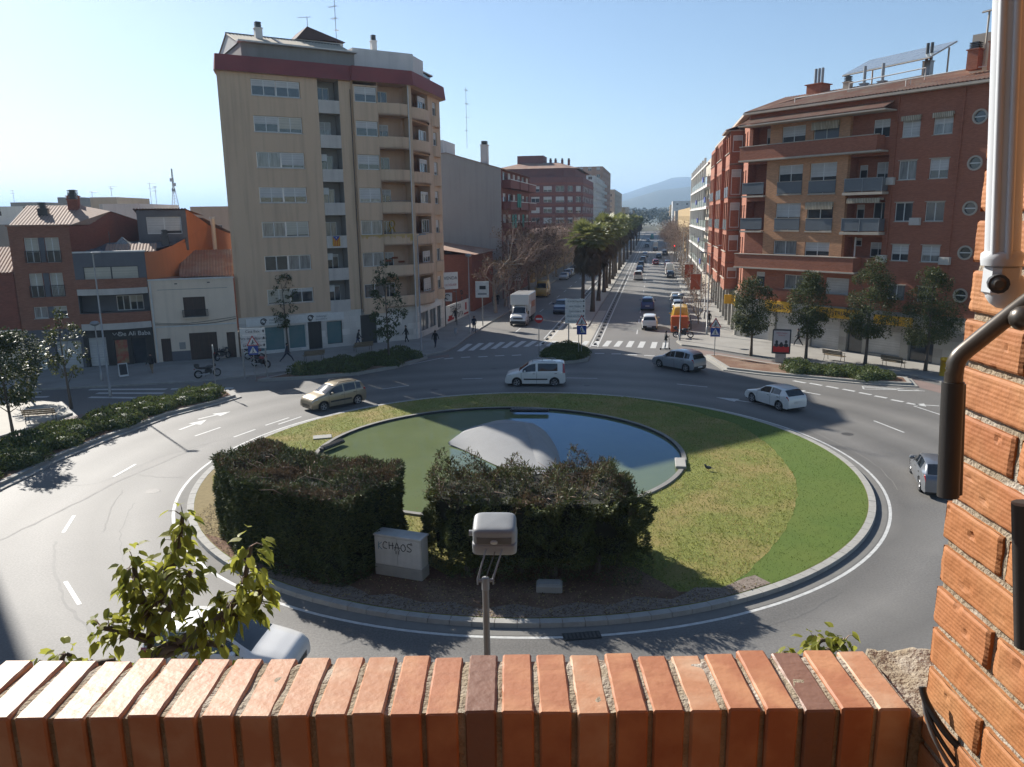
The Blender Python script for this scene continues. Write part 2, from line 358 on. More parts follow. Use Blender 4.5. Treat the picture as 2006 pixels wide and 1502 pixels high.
for i in range(NA):                                   # kerb laid in stones, joints between them
    if i % 3 == 2: pass
    j = (i + 1) % NA
    k = 0.93 if i % 2 else 1.0
    def sub(Pp, t): return (Pp[i][0] * (1 - t) + Pp[j][0] * t, Pp[i][1] * (1 - t) + Pp[j][1] * t)
    a0, a1, b0, b1, d0, d1 = sub(A, .01), sub(A, .985), sub(B2, .01), sub(B2, .985), sub(D, .01), sub(D, .985); h = 0.16 + 0.006 * rnd.random()
    b.add([(a0[0], a0[1], 0), (a1[0], a1[1], 0), (d1[0], d1[1], h), (d0[0], d0[1], h), (b0[0], b0[1], h), (b1[0], b1[1], h), (b0[0], b0[1], 0), (b1[0], b1[1], 0)],
          [(0, 1, 2, 3), (3, 2, 5, 4), (4, 5, 7, 6), (0, 3, 4, 6), (1, 7, 5, 2)], KERB)
struct(b.build('kerb'))
b = MB(); ring(b, isl(0.66), isl(0.90), 0.15, 0.15, SOIL); struct(b.build('kerb_bedding'))
b = MB()                                              # lawn: rings from kerb to pond, gently mounded
E1, E2 = isl(0.92), pnd(0.22)
for k in range(8):
    t0, t1 = k / 8, (k + 1) / 8
    f = lambda t: [(E1[i][0] * (1 - t) + E2[i][0] * t, E1[i][1] * (1 - t) + E2[i][1] * t) for i in range(NA)]
    g = lambda t: 0.155 + 0.06 * math.sin(PI * t) * 0
    ring(b, f(t0), f(t1), g(t0), g(t1), GRASS, True)
struct(b.build('lawn'))
TI = [p + Vector((.10 * mnoise.noise(p * 1.3), .10 * mnoise.noise(p * 1.7), 0)) for p in curve([G(*p, 0.16) for p in ((1222, 776), (1325, 796), (1387, 814), (1442, 831), (1503, 870), (1545, 915), (1562, 960), (1550, 1015), (1503, 1083), (1445, 1134), (1405, 1172))], 12)]
def ang(p): return math.atan2((p[1] - ICY) / IRY, (p[0] - ICX) / IRX)
a1, a0 = ang(TI[0]), ang(TI[-1])
b = MB(); n = len(TI)
b.add([(p.x, p.y, 0.162) for p in TI] + [(ICX + (IRX - 0.95) * math.cos(a1 + (a0 - a1) * i / (n - 1)), ICY + (IRY - 0.95) * math.sin(a1 + (a0 - a1) * i / (n - 1)), 0.162) for i in range(n)],
      [(i, n + i, n + i + 1, i + 1) for i in range(n - 1)], TURF)
TURF_O = struct(b.build('artificial_turf'), 'structure')
def arcpts(aa, bb, d, n=24): return [(ICX + (IRX - d) * math.cos(R(aa + (bb - aa) * i / n)), ICY + (IRY - d) * math.sin(R(aa + (bb - aa) * i / n))) for i in range(n + 1)]
sheet('dry_strip', arcpts(168, 222, 0.94) + [(p[0], p[1]) for p in P((560, 1110), (470, 1060), (430, 1000), (415, 940))], 0.160, STRAW)
sheet('soil', arcpts(214, 296, 0.96) + [(p[0], p[1]) for p in P((1330, 1168), (1240, 1118), (1100, 1112), (940, 1118), (880, 1138), (830, 1110), (700, 1100), (560, 1085), (480, 1075))], 0.164, SOIL)
sheet('gravel_strip', arcpts(232, 300, 0.97) + [(p[0] + .25 * math.sin(i * 1.7), p[1] + .22 * math.sin(i * 2.3)) for i, p in enumerate(reversed(arcpts(232, 300, 1.65)))], 0.168, GRAVEL)
# ---- pond
BPLW = mat('wet_wall', (0.03, 0.032, 0.028), rough=0.5)
b = MB(); ring(b, pnd(0.24), pnd(0.22), 0.10, 0.24, RIMS); ring(b, pnd(0.22), pnd(0.0), 0.24, 0.24, RIMS); ring(b, pnd(0.0), pnd(-0.02), 0.24, -0.3, BPLW); struct(b.build('pond_rim'))
WATER = mat('water', (0.145, 0.172, 0.078), (0.105, 0.132, 0.066), rough=0.03, scale=0.35, amount=0.8, spec=0.5, bump=0.06, bscale=1.6, bdist=0.05)
WATER.node_tree.nodes['Principled BSDF'].inputs['IOR'].default_value = 1.33
WN = WATER.node_tree; wb = WN.nodes['Principled BSDF']; wb.inputs['Specular IOR Level'].default_value = 0.0; wb.inputs['Roughness'].default_value = 0.9
gl = WN.nodes.new('ShaderNodeBsdfGlossy'); gl.inputs['Color'].default_value = (0.40, 0.60, 1.0, 1); gl.inputs['Roughness'].default_value = 0.035; fr = WN.nodes.new('ShaderNodeFresnel'); fr.inputs['IOR'].default_value = 1.33; mxw = WN.nodes.new('ShaderNodeMixShader')
WN.links.new(fr.outputs[0], mxw.inputs[0]); WN.links.new(wb.outputs[0], mxw.inputs[1]); WN.links.new(gl.outputs[0], mxw.inputs[2]); WN.links.new(mxw.outputs[0], WN.nodes['Material Output'].inputs['Surface']); WN.links.new(wb.inputs['Normal'].links[0].from_socket, gl.inputs['Normal'])
b = MB(); b.prism(pnd(-0.01), 0.12, 0.12, WATER); struct(b.build('water'))

# ---- painted markings
def dash(a, c, wd=0.12, name='lane_marking', z=0.005):
    a, c = Vector(a), Vector(c); d = (c - a); d.z = 0; d.normalize(); n = Vector((-d.y, d.x, 0)) * wd / 2
    b = MB(); q = [a + n, a - n, c - n, c + n]
    b.add([(p.x, p.y, z) for p in q], [(0, 1, 2, 3)], WHITE); return struct(b.build(name))
def pdash(p, q, wd=0.12, **k): return dash(G(*p), G(*q), wd, **k)
def arrow(tail, tip, wd=0.16, hw=0.45, hl=1.5):
    a, c = G(*tail), G(*tip); d = c - a; d.z = 0; L = d.length; d.normalize(); n = Vector((-d.y, d.x, 0)); e = c - d * min(hl, L * 0.45)
    b = MB(); pts = [a + n * wd / 2, a - n * wd / 2, e - n * wd / 2, e - n * hw, c, e + n * hw, e + n * wd / 2]
    b.prism([(p.x, p.y) for p in pts], 0.005, 0.005, WHITE); struct(b.build('arrow_marking'))
for p in (((222, 934), (266, 909)), ((124, 1043), (145, 1010)), ((156, 1184), (128, 1139)), ((382, 854), (432, 837)), ((545, 831), (590, 816)), ((748, 762), (801, 755)), ((905, 742), (945, 741)), ((1110, 740), (1170, 741)), ((1326, 752), (1386, 758)), ((1712, 824), (1771, 847)), ((458, 856), (500, 841)), ((520, 833), (566, 818))): pdash(*p, wd=0.13)
for p in ((870, 703, 888, 701), (903, 700, 921, 699), (937, 699, 955, 698), (970, 697, 988, 696), (1003, 696, 1021, 695), (1165, 692, 1184, 692), (1198, 693, 1216, 693), (1230, 694, 1248, 695), (1262, 696, 1282, 697)): pdash(p[:2], p[2:], 0.3, name='give_way_marking')
for x, y in ((640, 955), (740, 970), (840, 988), (940, 1006), (1040, 1027), (1135, 1047), (1235, 1070), (1330, 1090)):
    X, Y = 1360 + x / 3.105, 440 + y / 3.105; pdash((X - 12, Y - 2), (X + 12, Y + 2.5), 0.3, name='give_way_marking')
arrow((351, 842), (405, 822)); arrow((388, 821), (452, 806)); arrow((1500, 792), (1402, 778)); arrow((1607, 773), (1545, 762)); arrow((1690, 758), (1806, 766)); arrow((1840, 795), (1790, 792))
for (p, q) in (((1690, 756), (1812, 766)), ((1692, 762), (1800, 764)), ((1690, 756), (1692, 762)), ((700, 735), (870, 700)), ((1790, 795), (1842, 812))): pdash(p, q, 0.12)
for bx, by, tx, ty in ((900, 688, 921, 673.5), (922, 686.5, 943, 672), (944, 685, 964, 671), (966, 683, 985, 670), (987, 681.5, 1006, 669), (1008, 680, 1027, 668), (1030, 679, 1048, 668), (1052, 678, 1069, 668), (1074, 677.5, 1088, 668),
        (1096, 678, 1108, 668), (1118, 678, 1128, 668), (1141, 678, 1150, 668), (1163, 678, 1172, 668), (1185, 678.5, 1194, 667.5), (1207, 679, 1216, 668), (1231, 680, 1238, 668), (1254, 681, 1260, 669), (1279, 682, 1283, 670), (1302, 683, 1304, 671)):
    pdash((bx, by), (tx, ty), 0.52, name='zebra_stripe', z=0.009)
for p, q in (((175, 778), (265, 779)), ((190, 770), (320, 770)), ((175, 763), (326, 762)), ((5, 770), (80, 768)), ((20, 779), (95, 777)), ((335, 762), (354, 761)), ((430, 761), (457, 760))): pdash(p, q, 0.45, name='zebra_stripe')
for t in (-5.75, -5.05, -10.05, -10.75): dash(AV(71.5 if t > -8 else 76, t), AV(420, t), 0.12, name='edge_line', z=0.006)
for s in range(80, 420, 9): dash(AV(s, -1.6), AV(s + 3.2, -1.6), 0.12); dash(AV(s, -14.4), AV(s + 3.2, -14.4), 0.12)
RUB = mat('black_rubber', (0.02, 0.02, 0.02), rough=0.6)
b = MB(); b.bev((-0.12, -0.45, 0), (0.12, 0.45, 0.10), RUB, 0.04); sepm = b.mesh('separator')
for t in (-5.4, -10.4):
    for k in range(34):
        s = 73 + k * 2.6
        o = linkmesh('lane_separator', sepm, None, AV(s, t), -AVA)
        tag(o, 'low black rubber separator between the two painted lines ' + ('right' if t > -8 else 'left') + ' of the palm median', 'lane separator', 'lane separators along the median')
for s in (202, 210, 232, 268):                         # far crossings
    for k in range(8): dash(AV(s, -5 + k * 1.15), AV(s + 2.6, -5 + k * 1.15), 0.5, name='zebra_stripe')
# ---- wear and ironwork on the road
TAR = mat('tar_seam', (0.10, 0.096, 0.09), (0.14, 0.133, 0.124), rough=0.7, scale=3); PALE = mat('pale_seam', (0.235, 0.223, 0.205), (0.18, 0.17, 0.156), rough=0.8, scale=2); CAST = mat('cast_iron', (0.06, 0.058, 0.056), (0.10, 0.095, 0.09), rough=0.6, scale=8, bump=.5, bscale=40, metal=.3)
def seam(pts, wd, m, jit=.06, z=0.003):
    P_ = curve([G(*p) for p in pts], 8); b = MB(); V = []
    for i, p in enumerate(P_):
        d = (P_[min(i + 1, len(P_) - 1)] - P_[max(i - 1, 0)]).normalized(); n_ = Vector((-d.y, d.x, 0)); o = n_ * rnd.uniform(-jit, jit); k = wd * rnd.uniform(.6, 1.3) / 2
        V += [(p.x + o.x + n_.x * k, p.y + o.y + n_.y * k, z), (p.x + o.x - n_.x * k, p.y + o.y - n_.y * k, z)]
    b.add(V, [(2 * i, 2 * i + 1, 2 * i + 3, 2 * i + 2) for i in range(len(P_) - 1)], m); struct(b.build('road_seam'))
for pts, wd, m in ((((0, 1058), (140, 990), (260, 930), (410, 868)), .10, PALE), (((270, 930), (320, 935), (365, 934)), .05, PALE), (((205, 1040), (215, 1000), (240, 960)), .04, PALE), (((110, 1060), (105, 1110), (130, 1180), (190, 1250)), .09, TAR), (((240, 1100), (236, 1040), (262, 985)), .035, TAR), (((1650, 1160), (1560, 1210), (1440, 1240)), .03, TAR), (((915, 1290), (925, 1262), (928, 1240)), .05, TAR), (((0, 905), (160, 950), (330, 890), (520, 840)), .03, TAR), (((1130, 735), (1300, 770), (1450, 770)), .06, TAR), (((640, 790), (700, 745), (860, 725)), .05, TAR), (((1180, 655), (1235, 560)), .05, TAR), (((1000, 655), (1075, 600)), .05, TAR), (((1560, 830), (1700, 900), (1760, 960)), .04, PALE)): seam(pts, wd, m)
for i, (x, y, r_, lb) in enumerate(((1410, 1010, 0, ''), (851, 763, .3, 'small iron cover on the road left of the white van'), (968, 722, .28, 'iron cover on the road before the traffic island'), (300, 962, .32, 'iron cover in the sunlit road at the left'), (1660, 850, .32, 'iron cover on the ring road right of the turf'), (1150, 755, .25, 'iron cover on the shaded road beyond the pond'))):
    if not r_: continue
    p = G(x, y); b = MB(); b.lathe([(.001, .006), (r_ * .9, .006), (r_, .004)], p, CAST, 18, smooth=False, cap=False); tag(b.build('manhole_cover'), lb, 'manhole cover')
p = G(1140, 1246); b = MB(); a_ = math.atan2(-(p.x - ICX), (p.y - ICY)); 
for k in range(9): b.box((-.5 + k * .12, -.16, 0), (-.43 + k * .12, .16, .016), CAST)
b.box((-.56, -.2, 0), (.56, .2, .008), BPLW); o = b.build('drain_grate', None, None, (p.x, p.y, .012)); o.rotation_euler.z = .12; tag(o, 'slotted iron drain in the gutter in front of the right hedge', 'drain')
# ---- far hills: ridges with real depth
HILL = mat('hill', (0.035, 0.05, 0.03), (0.065, 0.07, 0.045), rough=0.95, scale=0.004, amount=0.8, detail=9)
def ridge(name, pts, Y, depth, seed):
    """a hill range whose crest passes the given pixels at distance Y"""
    cr = [AT(x, y, Y) for x, y in pts]; xs = [p.x for p in cr]; b = MB(); n = 90; V = []; m = 9
    for j in range(m):
        f = j / (m - 1); k = math.sin(PI * f) ** 0.8 if f <= 0.5 else math.cos(PI * (f - 0.5)) ** 0.8 if f < 1 else 0.0
        for i in range(n):
            x = xs[0] + (xs[-1] - xs[0]) * i / (n - 1); q = 0
            while q < len(cr) - 2 and xs[q + 1] < x: q += 1
            t = (x - xs[q]) / (xs[q + 1] - xs[q]); h = cr[q].z * (1 - t) + cr[q + 1].z * t
            h = max(0.0, h) * k * (1 + 0.10 * mnoise.noise(Vector((x * 0.004, f * 7, seed))) * (1 if j != (m - 1) // 2 else 0.3))
            V.append((x * (1 + (f - 0.5) * depth / Y), Y + (f - 0.5) * depth, h - 0.5))
    b.add(V, [(j * n + i, j * n + i + 1, (j + 1) * n + i + 1, (j + 1) * n + i) for j in range(m - 1) for i in range(n - 1)], HILL, True)
    return struct(b.build(name))
ridge('hill', [(1060, 418), (1180, 392), (1232, 376), (1262, 366), (1290, 358), (1318, 347), (1345, 346), (1380, 352), (1440, 366), (1600, 392), (1900, 420)], 5200, 2600, 1.0)
ridge('hill', [(1100, 424), (1200, 400), (1245, 386), (1290, 374), (1320, 370), (1350, 365), (1400, 362), (1500, 372), (1700, 400), (1900, 422)], 3300, 1500, 5.0)
ridge('hill', [(1100, 424), (1240, 412), (1300, 406), (1350, 398), (1420, 394), (1600, 404), (1800, 422)], 1700, 700, 9.0)
# ================================================================ BUILDINGS: shared parts
GLASS = mat('window_glass', (0.022, 0.027, 0.033), (0.05, 0.055, 0.06), rough=0.04, scale=0.9, amount=0.5, spec=0.9)
CURT = mat('curtained_glass', (0.30, 0.30, 0.285), (0.10, 0.10, 0.10), rough=0.12, scale=2.2, amount=0.45, spec=0.8, stretch=(3, 3, 0.4))
WFR = mat('white_frame', (0.70, 0.70, 0.67), (0.56, 0.56, 0.54), rough=0.45, scale=4)
SHUT = mat('roller_shutter', (0.66, 0.65, 0.63), (0.50, 0.49, 0.465), rough=0.55, scale=1.2, brick=(40, 0.055, (0.62, 0.62, 0.62), 0.008))
SHUTC = mat('cream_shutter', (0.60, 0.56, 0.46), (0.50, 0.47, 0.39), rough=0.55, scale=1.2, brick=(40, 0.055, (0.62, 0.62, 0.62), 0.008))
DFR = mat('dark_frame', (0.06, 0.06, 0.062), rough=0.4)
IRON = mat('wrought_iron', (0.03, 0.03, 0.032), rough=0.5)
STEEL = mat('galvanised_steel', (0.36, 0.36, 0.35), (0.26, 0.26, 0.26), rough=0.45, scale=3, metal=0.6)
ALU = mat('grey_metal', (0.30, 0.31, 0.32), (0.22, 0.23, 0.24), rough=0.4, scale=4, metal=0.4)
PIPE = mat('white_pipe', (0.62, 0.61, 0.58), (0.48, 0.47, 0.44), rough=0.5)
TILE = mat('roof_tile', (0.36, 0.185, 0.115), (0.21, 0.115, 0.08), rough=0.85, scale=3, amount=0.9, bump=0.3, bscale=10, patch=((0.36, 0.27, 0.19), 0.8, 0.7))
TILEL = mat('pale_roof_tile', (0.42, 0.30, 0.22), (0.26, 0.17, 0.13), rough=0.85, scale=3, amount=0.9, bump=0.3, bscale=10)
def T3(x, y, z): return Matrix.Translation((x, y, z))
def RZ(a): return Matrix.Rotation(a, 4, 'Z')
WC = {}
def win_meshes(w, h, n, sh, fr, gl, sm):
    k = (round(w, 2), round(h, 2), n, round(sh, 2), fr.name, gl.name, sm.name)
    if k in WC: return WC[k]
    f = 0.055; b = MB()
    b.box((0, 0, 0), (w, 0.07, f), fr); b.box((0, 0, h - f), (w, 0.07, h), fr); b.box((0, 0, f), (f, 0.07, h - f), fr); b.box((w - f, 0, f), (w, 0.07, h - f), fr)
    for i in range(1, n): x = w * i / n; b.box((x - f * 0.6, 0.004, f), (x + f * 0.6, 0.07, h - f), fr)
    g = MB(); g.box((f * 0.5, 0.045, f * 0.5), (w - f * 0.5, 0.058, h - f * 0.5), gl)
    s = None
    if sh > 0.02: q = MB(); q.box((f * 0.6, 0.012, h - f - (h - 2 * f) * sh), (w - f * 0.6, 0.040, h - f * 0.9), sm); s = q.mesh('shutter')
    WC[k] = (b.mesh('window'), g.mesh('pane'), s); return WC[k]
class Fac:
    """one face of a building: u to the right as seen from outside, y inwards, z up"""
    def __init__(s, root, b, origin=(0, 0), ang=0.0): s.root = root; s.b = b; s.M = T3(origin[0], origin[1], 0) @ RZ(ang)
    def wall(s, u0, u1, z0, z1, m, holes=(), y=0.0, rev=0.16, rm=None, floor=True):
        us = sorted({u0, u1, *[q for h in holes for q in h[:2] if u0 < q < u1]}); zs = sorted({z0, z1, *[q for h in holes for q in h[2:4] if z0 < q < z1]})
        V = []; F = []
        for iz, z in enumerate(zs):
            for u in us: V.append(s.M @ Vector((u, y, z)))
        n = len(us)
        for i in range(n - 1):
            for j in range(len(zs) - 1):
                cu, cz = (us[i] + us[i + 1]) / 2, (zs[j] + zs[j + 1]) / 2
                if any(h[0] < cu < h[1] and h[2] < cz < h[3] for h in holes): continue
                F.append((j * n + i, j * n + i + 1, (j + 1) * n + i + 1, (j + 1) * n + i))
        s.b.add(V, F, m)
        for h in holes:
            a, c, d, e = h[:4]; r = h[4] if len(h) > 4 else rev; k = h[5] if len(h) > 5 else rm or m
            p = [s.M @ Vector(q) for q in ((a, y, d), (c, y, d), (c, y, e), (a, y, e), (a, y + r, d), (c, y + r, d), (c, y + r, e), (a, y + r, e))]
            s.b.add(p, [(0, 1, 5, 4), (1, 2, 6, 5), (2, 3, 7, 6), (3, 0, 4, 7)], k)
    def box(s, lo, hi, m): s.b.box(lo, hi, m, s.M)
    def part(s, name, f, sharp=None):
        b = MB(); f(b); o = b.build(name, s.root, sharp); o.matrix_basis = s.M; return o
    def pbox(s, name, boxes, m):
        b = MB()
        for lo, hi in boxes: b.box(lo, hi, m)
        o = b.build(name, s.root); o.matrix_basis = s.M; return o
    def win(s, u0, u1, z0, z1, y=0.10, n=2, sh=0.0, fr=None, gl=None, sm=None, name='window', sill=None):
        fm, gm, sm2 = win_meshes(u1 - u0, z1 - z0, n, sh, fr or WFR, gl or GLASS, sm or SHUT)
        o = linkmesh(name, fm, s.root); o.matrix_basis = s.M @ T3(u0, y, z0)
        linkmesh('pane', gm, o)
        if sm2: linkmesh('shutter', sm2, o)
        if sill:
            q = MB(); q.box((-0.06, -y - 0.05, -0.06), (u1 - u0 + 0.06, 0.0, 0.0), sill); q.build('sill', o)
        return o
    def rail(s, u0, u1, z0, h, y, m, name='railing', step=0.13, ret=0.0, th=0.012):
        b = MB()
        def run(p, q):
            L = (q - p).length; d = (q - p) / L; n = max(1, int(L / step))
            for zz in (z0 + 0.06, z0 + h): b.tube([p + Vector((0, 0, zz)), q + Vector((0, 0, zz))], 0.022, m, 5)
            for i in range(n + 1): c = p + d * (L * i / n); b.box((c.x - th, c.y - th, z0 + 0.06), (c.x + th, c.y + th, z0 + h), m)
        run(Vector((u0, y, 0)), Vector((u1, y, 0)))
        if ret: run(Vector((u0, y, 0)), Vector((u0, y + ret, 0))); run(Vector((u1, y, 0)), Vector((u1, y + ret, 0)))
        o = b.build(name, s.root); o.matrix_basis = s.M; return o
    def text(s, name, body, size, m, u, y, z, parent=None, sx=1.0):
        o = text(name, body, size, m, parent or s.root, sx=sx); o.matrix_basis = s.M @ T3(u, y, z) @ Matrix.Rotation(R(90), 4, 'X') @ Matrix.Diagonal((sx, 1, 1, 1)); return o
def tiles(b, M, u0, u1, ya, za, yb, zb, m, pitch=0.24, r=0.075):
    """roof slope of barrel tiles from eave (ya,za) to ridge (yb,zb)"""
    n = max(2, int((u1 - u0) / pitch)); p = (u1 - u0) / n; V = []; F = []; prof = []
    for i in range(n):
        for j in range(6): t = j / 6; prof.append((u0 + (i + t) * p, r * abs(math.sin(PI * t)) if t < 1 else 0))
    prof.append((u1, 0))
    for y, z in ((ya, za), (yb, zb)):
        for u, h in prof: V.append(M @ Vector((u, y, z + h)))
    k = len(prof)
    for i in range(k - 1): F.append((i, i + 1, k + i + 1, k + i))
    b.add(V, F, m, True)
def chimney(root, M, u, y, z, h, w, m, cap=DFR, name='chimney', pots=0):
    b = MB(); b.box((u - w / 2, y - w / 2, z), (u + w / 2, y + w / 2, z + h), m, M); b.box((u - w * .6, y - w * .6, z + h), (u + w * .6, y + w * .6, z + h + 0.08), m, M)
    o = b.build(name, root); c = MB()
    if pots:
        for i in range(pots): x = u + (i - (pots - 1) / 2) * 0.36; c.lathe([(0.13, z + h), (0.13, z + h + 1.5)], M @ Vector((x, y, 0)), cap, 10)
    else:
        for k in range(4): c.box((u - w * .42, y - w * .42, z + h + 0.10 + k * .13), (u + w * .42, y + w * .42, z + h + 0.17 + k * .13), cap, M)
        c.box((u - w * .25, y - w * .25, z + h + .06), (u + w * .25, y + w * .25, z + h + .6), cap, M)
    c.build('chimney_cap', o); return o
def antenna(name, label, base, h, arms=3, seed=0, m=None):
    """rooftop aerial: mast and combs of rods"""
    m = m or STEEL; rr = random.Random(seed); t = thing(name, label, 'aerial', base)
    b = MB(); b.tube([(0, 0, 0), (0, 0, h)], 0.03, m, 5); b.build('mast', t)
    for k in range(arms):
        z = h * (0.95 - 0.22 * k); a = rr.random() * PI; d = Vector((math.cos(a), math.sin(a), 0)); e = Vector((-d.y, d.x, 0)); q = MB()
        L = 0.9 - 0.2 * k; q.tube([d * -L * .4 + Vector((0, 0, z)), d * L + Vector((0, 0, z))], 0.018, m, 4)
        for j in range(5): c = d * (-L * .4 + 1.4 * L * j / 4) + Vector((0, 0, z)); q.tube([c - e * .28, c + e * .28], 0.012, m, 4)
        q.build('aerial_comb', t)
    return t

# ================================================================ the tall beige block
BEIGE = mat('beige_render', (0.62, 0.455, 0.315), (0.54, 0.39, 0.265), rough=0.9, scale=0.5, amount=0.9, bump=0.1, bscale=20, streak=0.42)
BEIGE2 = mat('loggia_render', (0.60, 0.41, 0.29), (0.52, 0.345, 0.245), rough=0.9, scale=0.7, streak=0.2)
PGREY = mat('grey_parapet', (0.56, 0.52, 0.475), (0.47, 0.44, 0.40), rough=0.9, scale=1.2, streak=0.35)
MAROON = mat('maroon_fascia', (0.26, 0.065, 0.06), (0.18, 0.05, 0.05), rough=0.75, scale=0.25, amount=0.35, bump=0.1)
MARBLE = mat('white_cladding', (0.70, 0.665, 0.61), (0.60, 0.57, 0.52), rough=0.5, scale=0.8, brick=(1.2, 0.6, (0.7, 0.7, 0.7), 0.008))
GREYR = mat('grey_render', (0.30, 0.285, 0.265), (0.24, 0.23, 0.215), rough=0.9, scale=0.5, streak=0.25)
WHITER = mat('white_render', (0.68, 0.655, 0.62), (0.58, 0.56, 0.53), rough=0.9, scale=0.6, streak=0.25)
TB_A = R(31.56); TB_O = G(473.7, 700.5)
tb = thing('apartment_block', 'tall beige apartment block with a maroon roof band standing over the roundabout', 'apartment block', (TB_O.x, TB_O.y, 0.0), TB_A)
b = MB(); F1 = Fac(tb, b); F2 = Fac(tb, b, (17.35, 0.0), R(46)); FL = Fac(tb, b, (4.2, 14), -math.atan2(13.75, 4.2)); FS = 2.982; NF = 7; ZT = 24.3
sills = [22.45 - FS * k for k in range(NF)]
holes = [(2.68, 6.9, z, z + 1.35) for z in sills] + [(8.45, 10.4, 3.4, ZT, 1.3, GREYR)] + [(11.6, 17.05, 3.4, ZT, 0.01)]
F1.wall(0.25, 17.35, 3.55, ZT, BEIGE, holes)
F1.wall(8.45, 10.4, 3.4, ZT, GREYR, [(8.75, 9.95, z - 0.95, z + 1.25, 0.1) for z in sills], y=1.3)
for k, z in enumerate(sills):
    sh = [(0.42, 0.42), (0.5, 0.78), (0.0, 0.85), (0.7, 0.62), (0.05, 0.92), (0.0, 0.0), (0.95, 0.25)][k]
    n = 2; gl = [GLASS, GLASS, CURT, GLASS, CURT, GLASS, GLASS][k]
    F1.win(2.72, 4.77, z + 0.02, z + 1.33, 0.10, 2, sh[0], gl=gl, sm=SHUTC if k in (2, 4, 6) else SHUT); F1.win(4.81, 6.86, z + 0.02, z + 1.33, 0.10, 2, sh[1], gl=GLASS if k != 5 else CURT, sm=SHUTC if k in (1, 4) else SHUT)
    F1.pbox('sill', [((2.60, -0.05, z - 0.06), (6.98, 0.10, z))], PGREY)
    # recessed balcony: slab, parapet, door
    F1.pbox('balcony', [((8.46, -0.02, z - 1.12), (10.39, 0.10, z)), ((8.46, 0.10, z - 1.12), (10.39, 1.295, z - 0.97))], PGREY)
    F1.win(8.77, 9.93, z - 0.93, z + 1.23, 1.33, 2, [0.0, 0.3, 0.0, 0.0, 0.0, 0.1, 0.0][k], gl=[GLASS, CURT, GLASS, CURT, CURT, GLASS, GLASS][k], name='balcony_door')
    if k in (2, 3, 5, 6): F1.pbox('air_conditioner', [((8.6, 0.75, z + 0.75), (9.2, 1.06, z + 1.35))], WFR)
    # bay with window and loggia
    F1.wall(11.6, 14.0, z - 1.5, z + 1.482, BEIGE, [(11.75, 13.9, z, z + 1.35)], y=-0.35)
    F1.win(11.78, 13.87, z + 0.02, z + 1.33, -0.25, 2, [0.5, 0.48, 0.66, 0.8, 0.0, 0.0, 0.0][k], gl=[GLASS, GLASS, GLASS, CURT, CURT, CURT, GLASS][k])
    arc = [(13.95 + 3.1 * i / 8, -0.35 - 0.28 * math.sin(PI * i / 8)) for i in range(9)]
    def par(bb, arc=arc, z=z):
        o = arc + [(p[0], p[1] + 0.12) for p in reversed(arc)]
        bb.prism(o, z - 1.05, z + 0.06, BEIGE, bottom=True); bb.prism(arc + [(17.05, 1.2), (13.95, 1.2)], z - 1.05, z - 0.90, BEIGE2, bottom=True)
    F1.part('balcony', par)
    def rl(bb, arc=arc, z=z): bb.tube([(p[0], p[1] + 0.06, z + 0.17) for p in arc], 0.02, STEEL, 5)
    if k in (3, 4): F1.part('handrail', rl)
    F1.win(14.3, 15.5, z - 0.88, z + 1.25, 1.12, 2, 0.25 if k % 2 else 0.0, name='balcony_door')
F1.box((11.6, -0.35, 3.4), (11.62, 0.0, ZT), BEIGE); F1.box((13.93, -0.35, 3.4), (14.0, 1.2, ZT), BEIGE2)
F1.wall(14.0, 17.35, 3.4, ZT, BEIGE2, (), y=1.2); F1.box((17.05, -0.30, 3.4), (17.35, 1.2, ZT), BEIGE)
F1.box((11.6, -0.35, 3.35), (14.0, 0.0, 3.52), BEIGE)
def pipe(bb): bb.tube([(17.0, -0.42, 0.2), (17.0, -0.42, 24.2)], 0.06, PIPE, 6); bb.tube([(11.45, -0.08, 3.0), (11.45, -0.08, 23.5)], 0.035, DFR, 5)
F1.part('drainpipe', pipe)
# rounded corner face
holes = [(0.5, 5.4, z - 0.0, z + 1.72, 1.4, BEIGE2) for z in sills] + [(6.9, 8.1, z - 0.05, z + 1.3) for z in sills]
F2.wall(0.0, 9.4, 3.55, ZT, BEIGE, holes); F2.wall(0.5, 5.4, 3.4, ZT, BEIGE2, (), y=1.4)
for k, z in enumerate(sills):
    arc = [(0.4 + 5.2 * i / 8, -0.02 - 0.62 * math.sin(PI * i / 8)) for i in range(9)]
    def par(bb, arc=arc, z=z):
        o = arc + [(p[0], p[1] + 0.14) for p in reversed(arc)]; bb.prism(o, z - 1.15, z - 0.02, BEIGE, bottom=True); bb.prism(arc, z - 1.15, z - 1.0, BEIGE2, bottom=True)
    F2.part('balcony', par)
    F2.win(3.0, 5.2, z + 0.03, z + 1.35 - 0.2 * (k % 2), 0.22, 3, [0.35, 0.0, 0.3, 0.2, 0.0, 0.55, 0.9][k], gl=CURT if k in (1, 3) else GLASS)
    F2.win(1.0, 2.2, z - 0.8, z + 1.2, 1.33, 2, 0.4 if k % 3 == 0 else 0.0, gl=GLASS, name='balcony_door')
    F2.win(6.93, 8.07, z - 0.02, z + 1.27, 0.1, 2, [0.4, 0.5, 0.8, 0.5, 0.6, 0.0, 0.3][k])
    arc2 = [(6.6 + 2.4 * i / 6, -0.02 - 0.42 * math.sin(PI * i / 6)) for i in range(7)]
    def par2(bb, a=arc2, z=z): bb.prism(a, z - 1.15, z - 0.08, BEIGE, bottom=True)
    F2.part('balcony', par2)
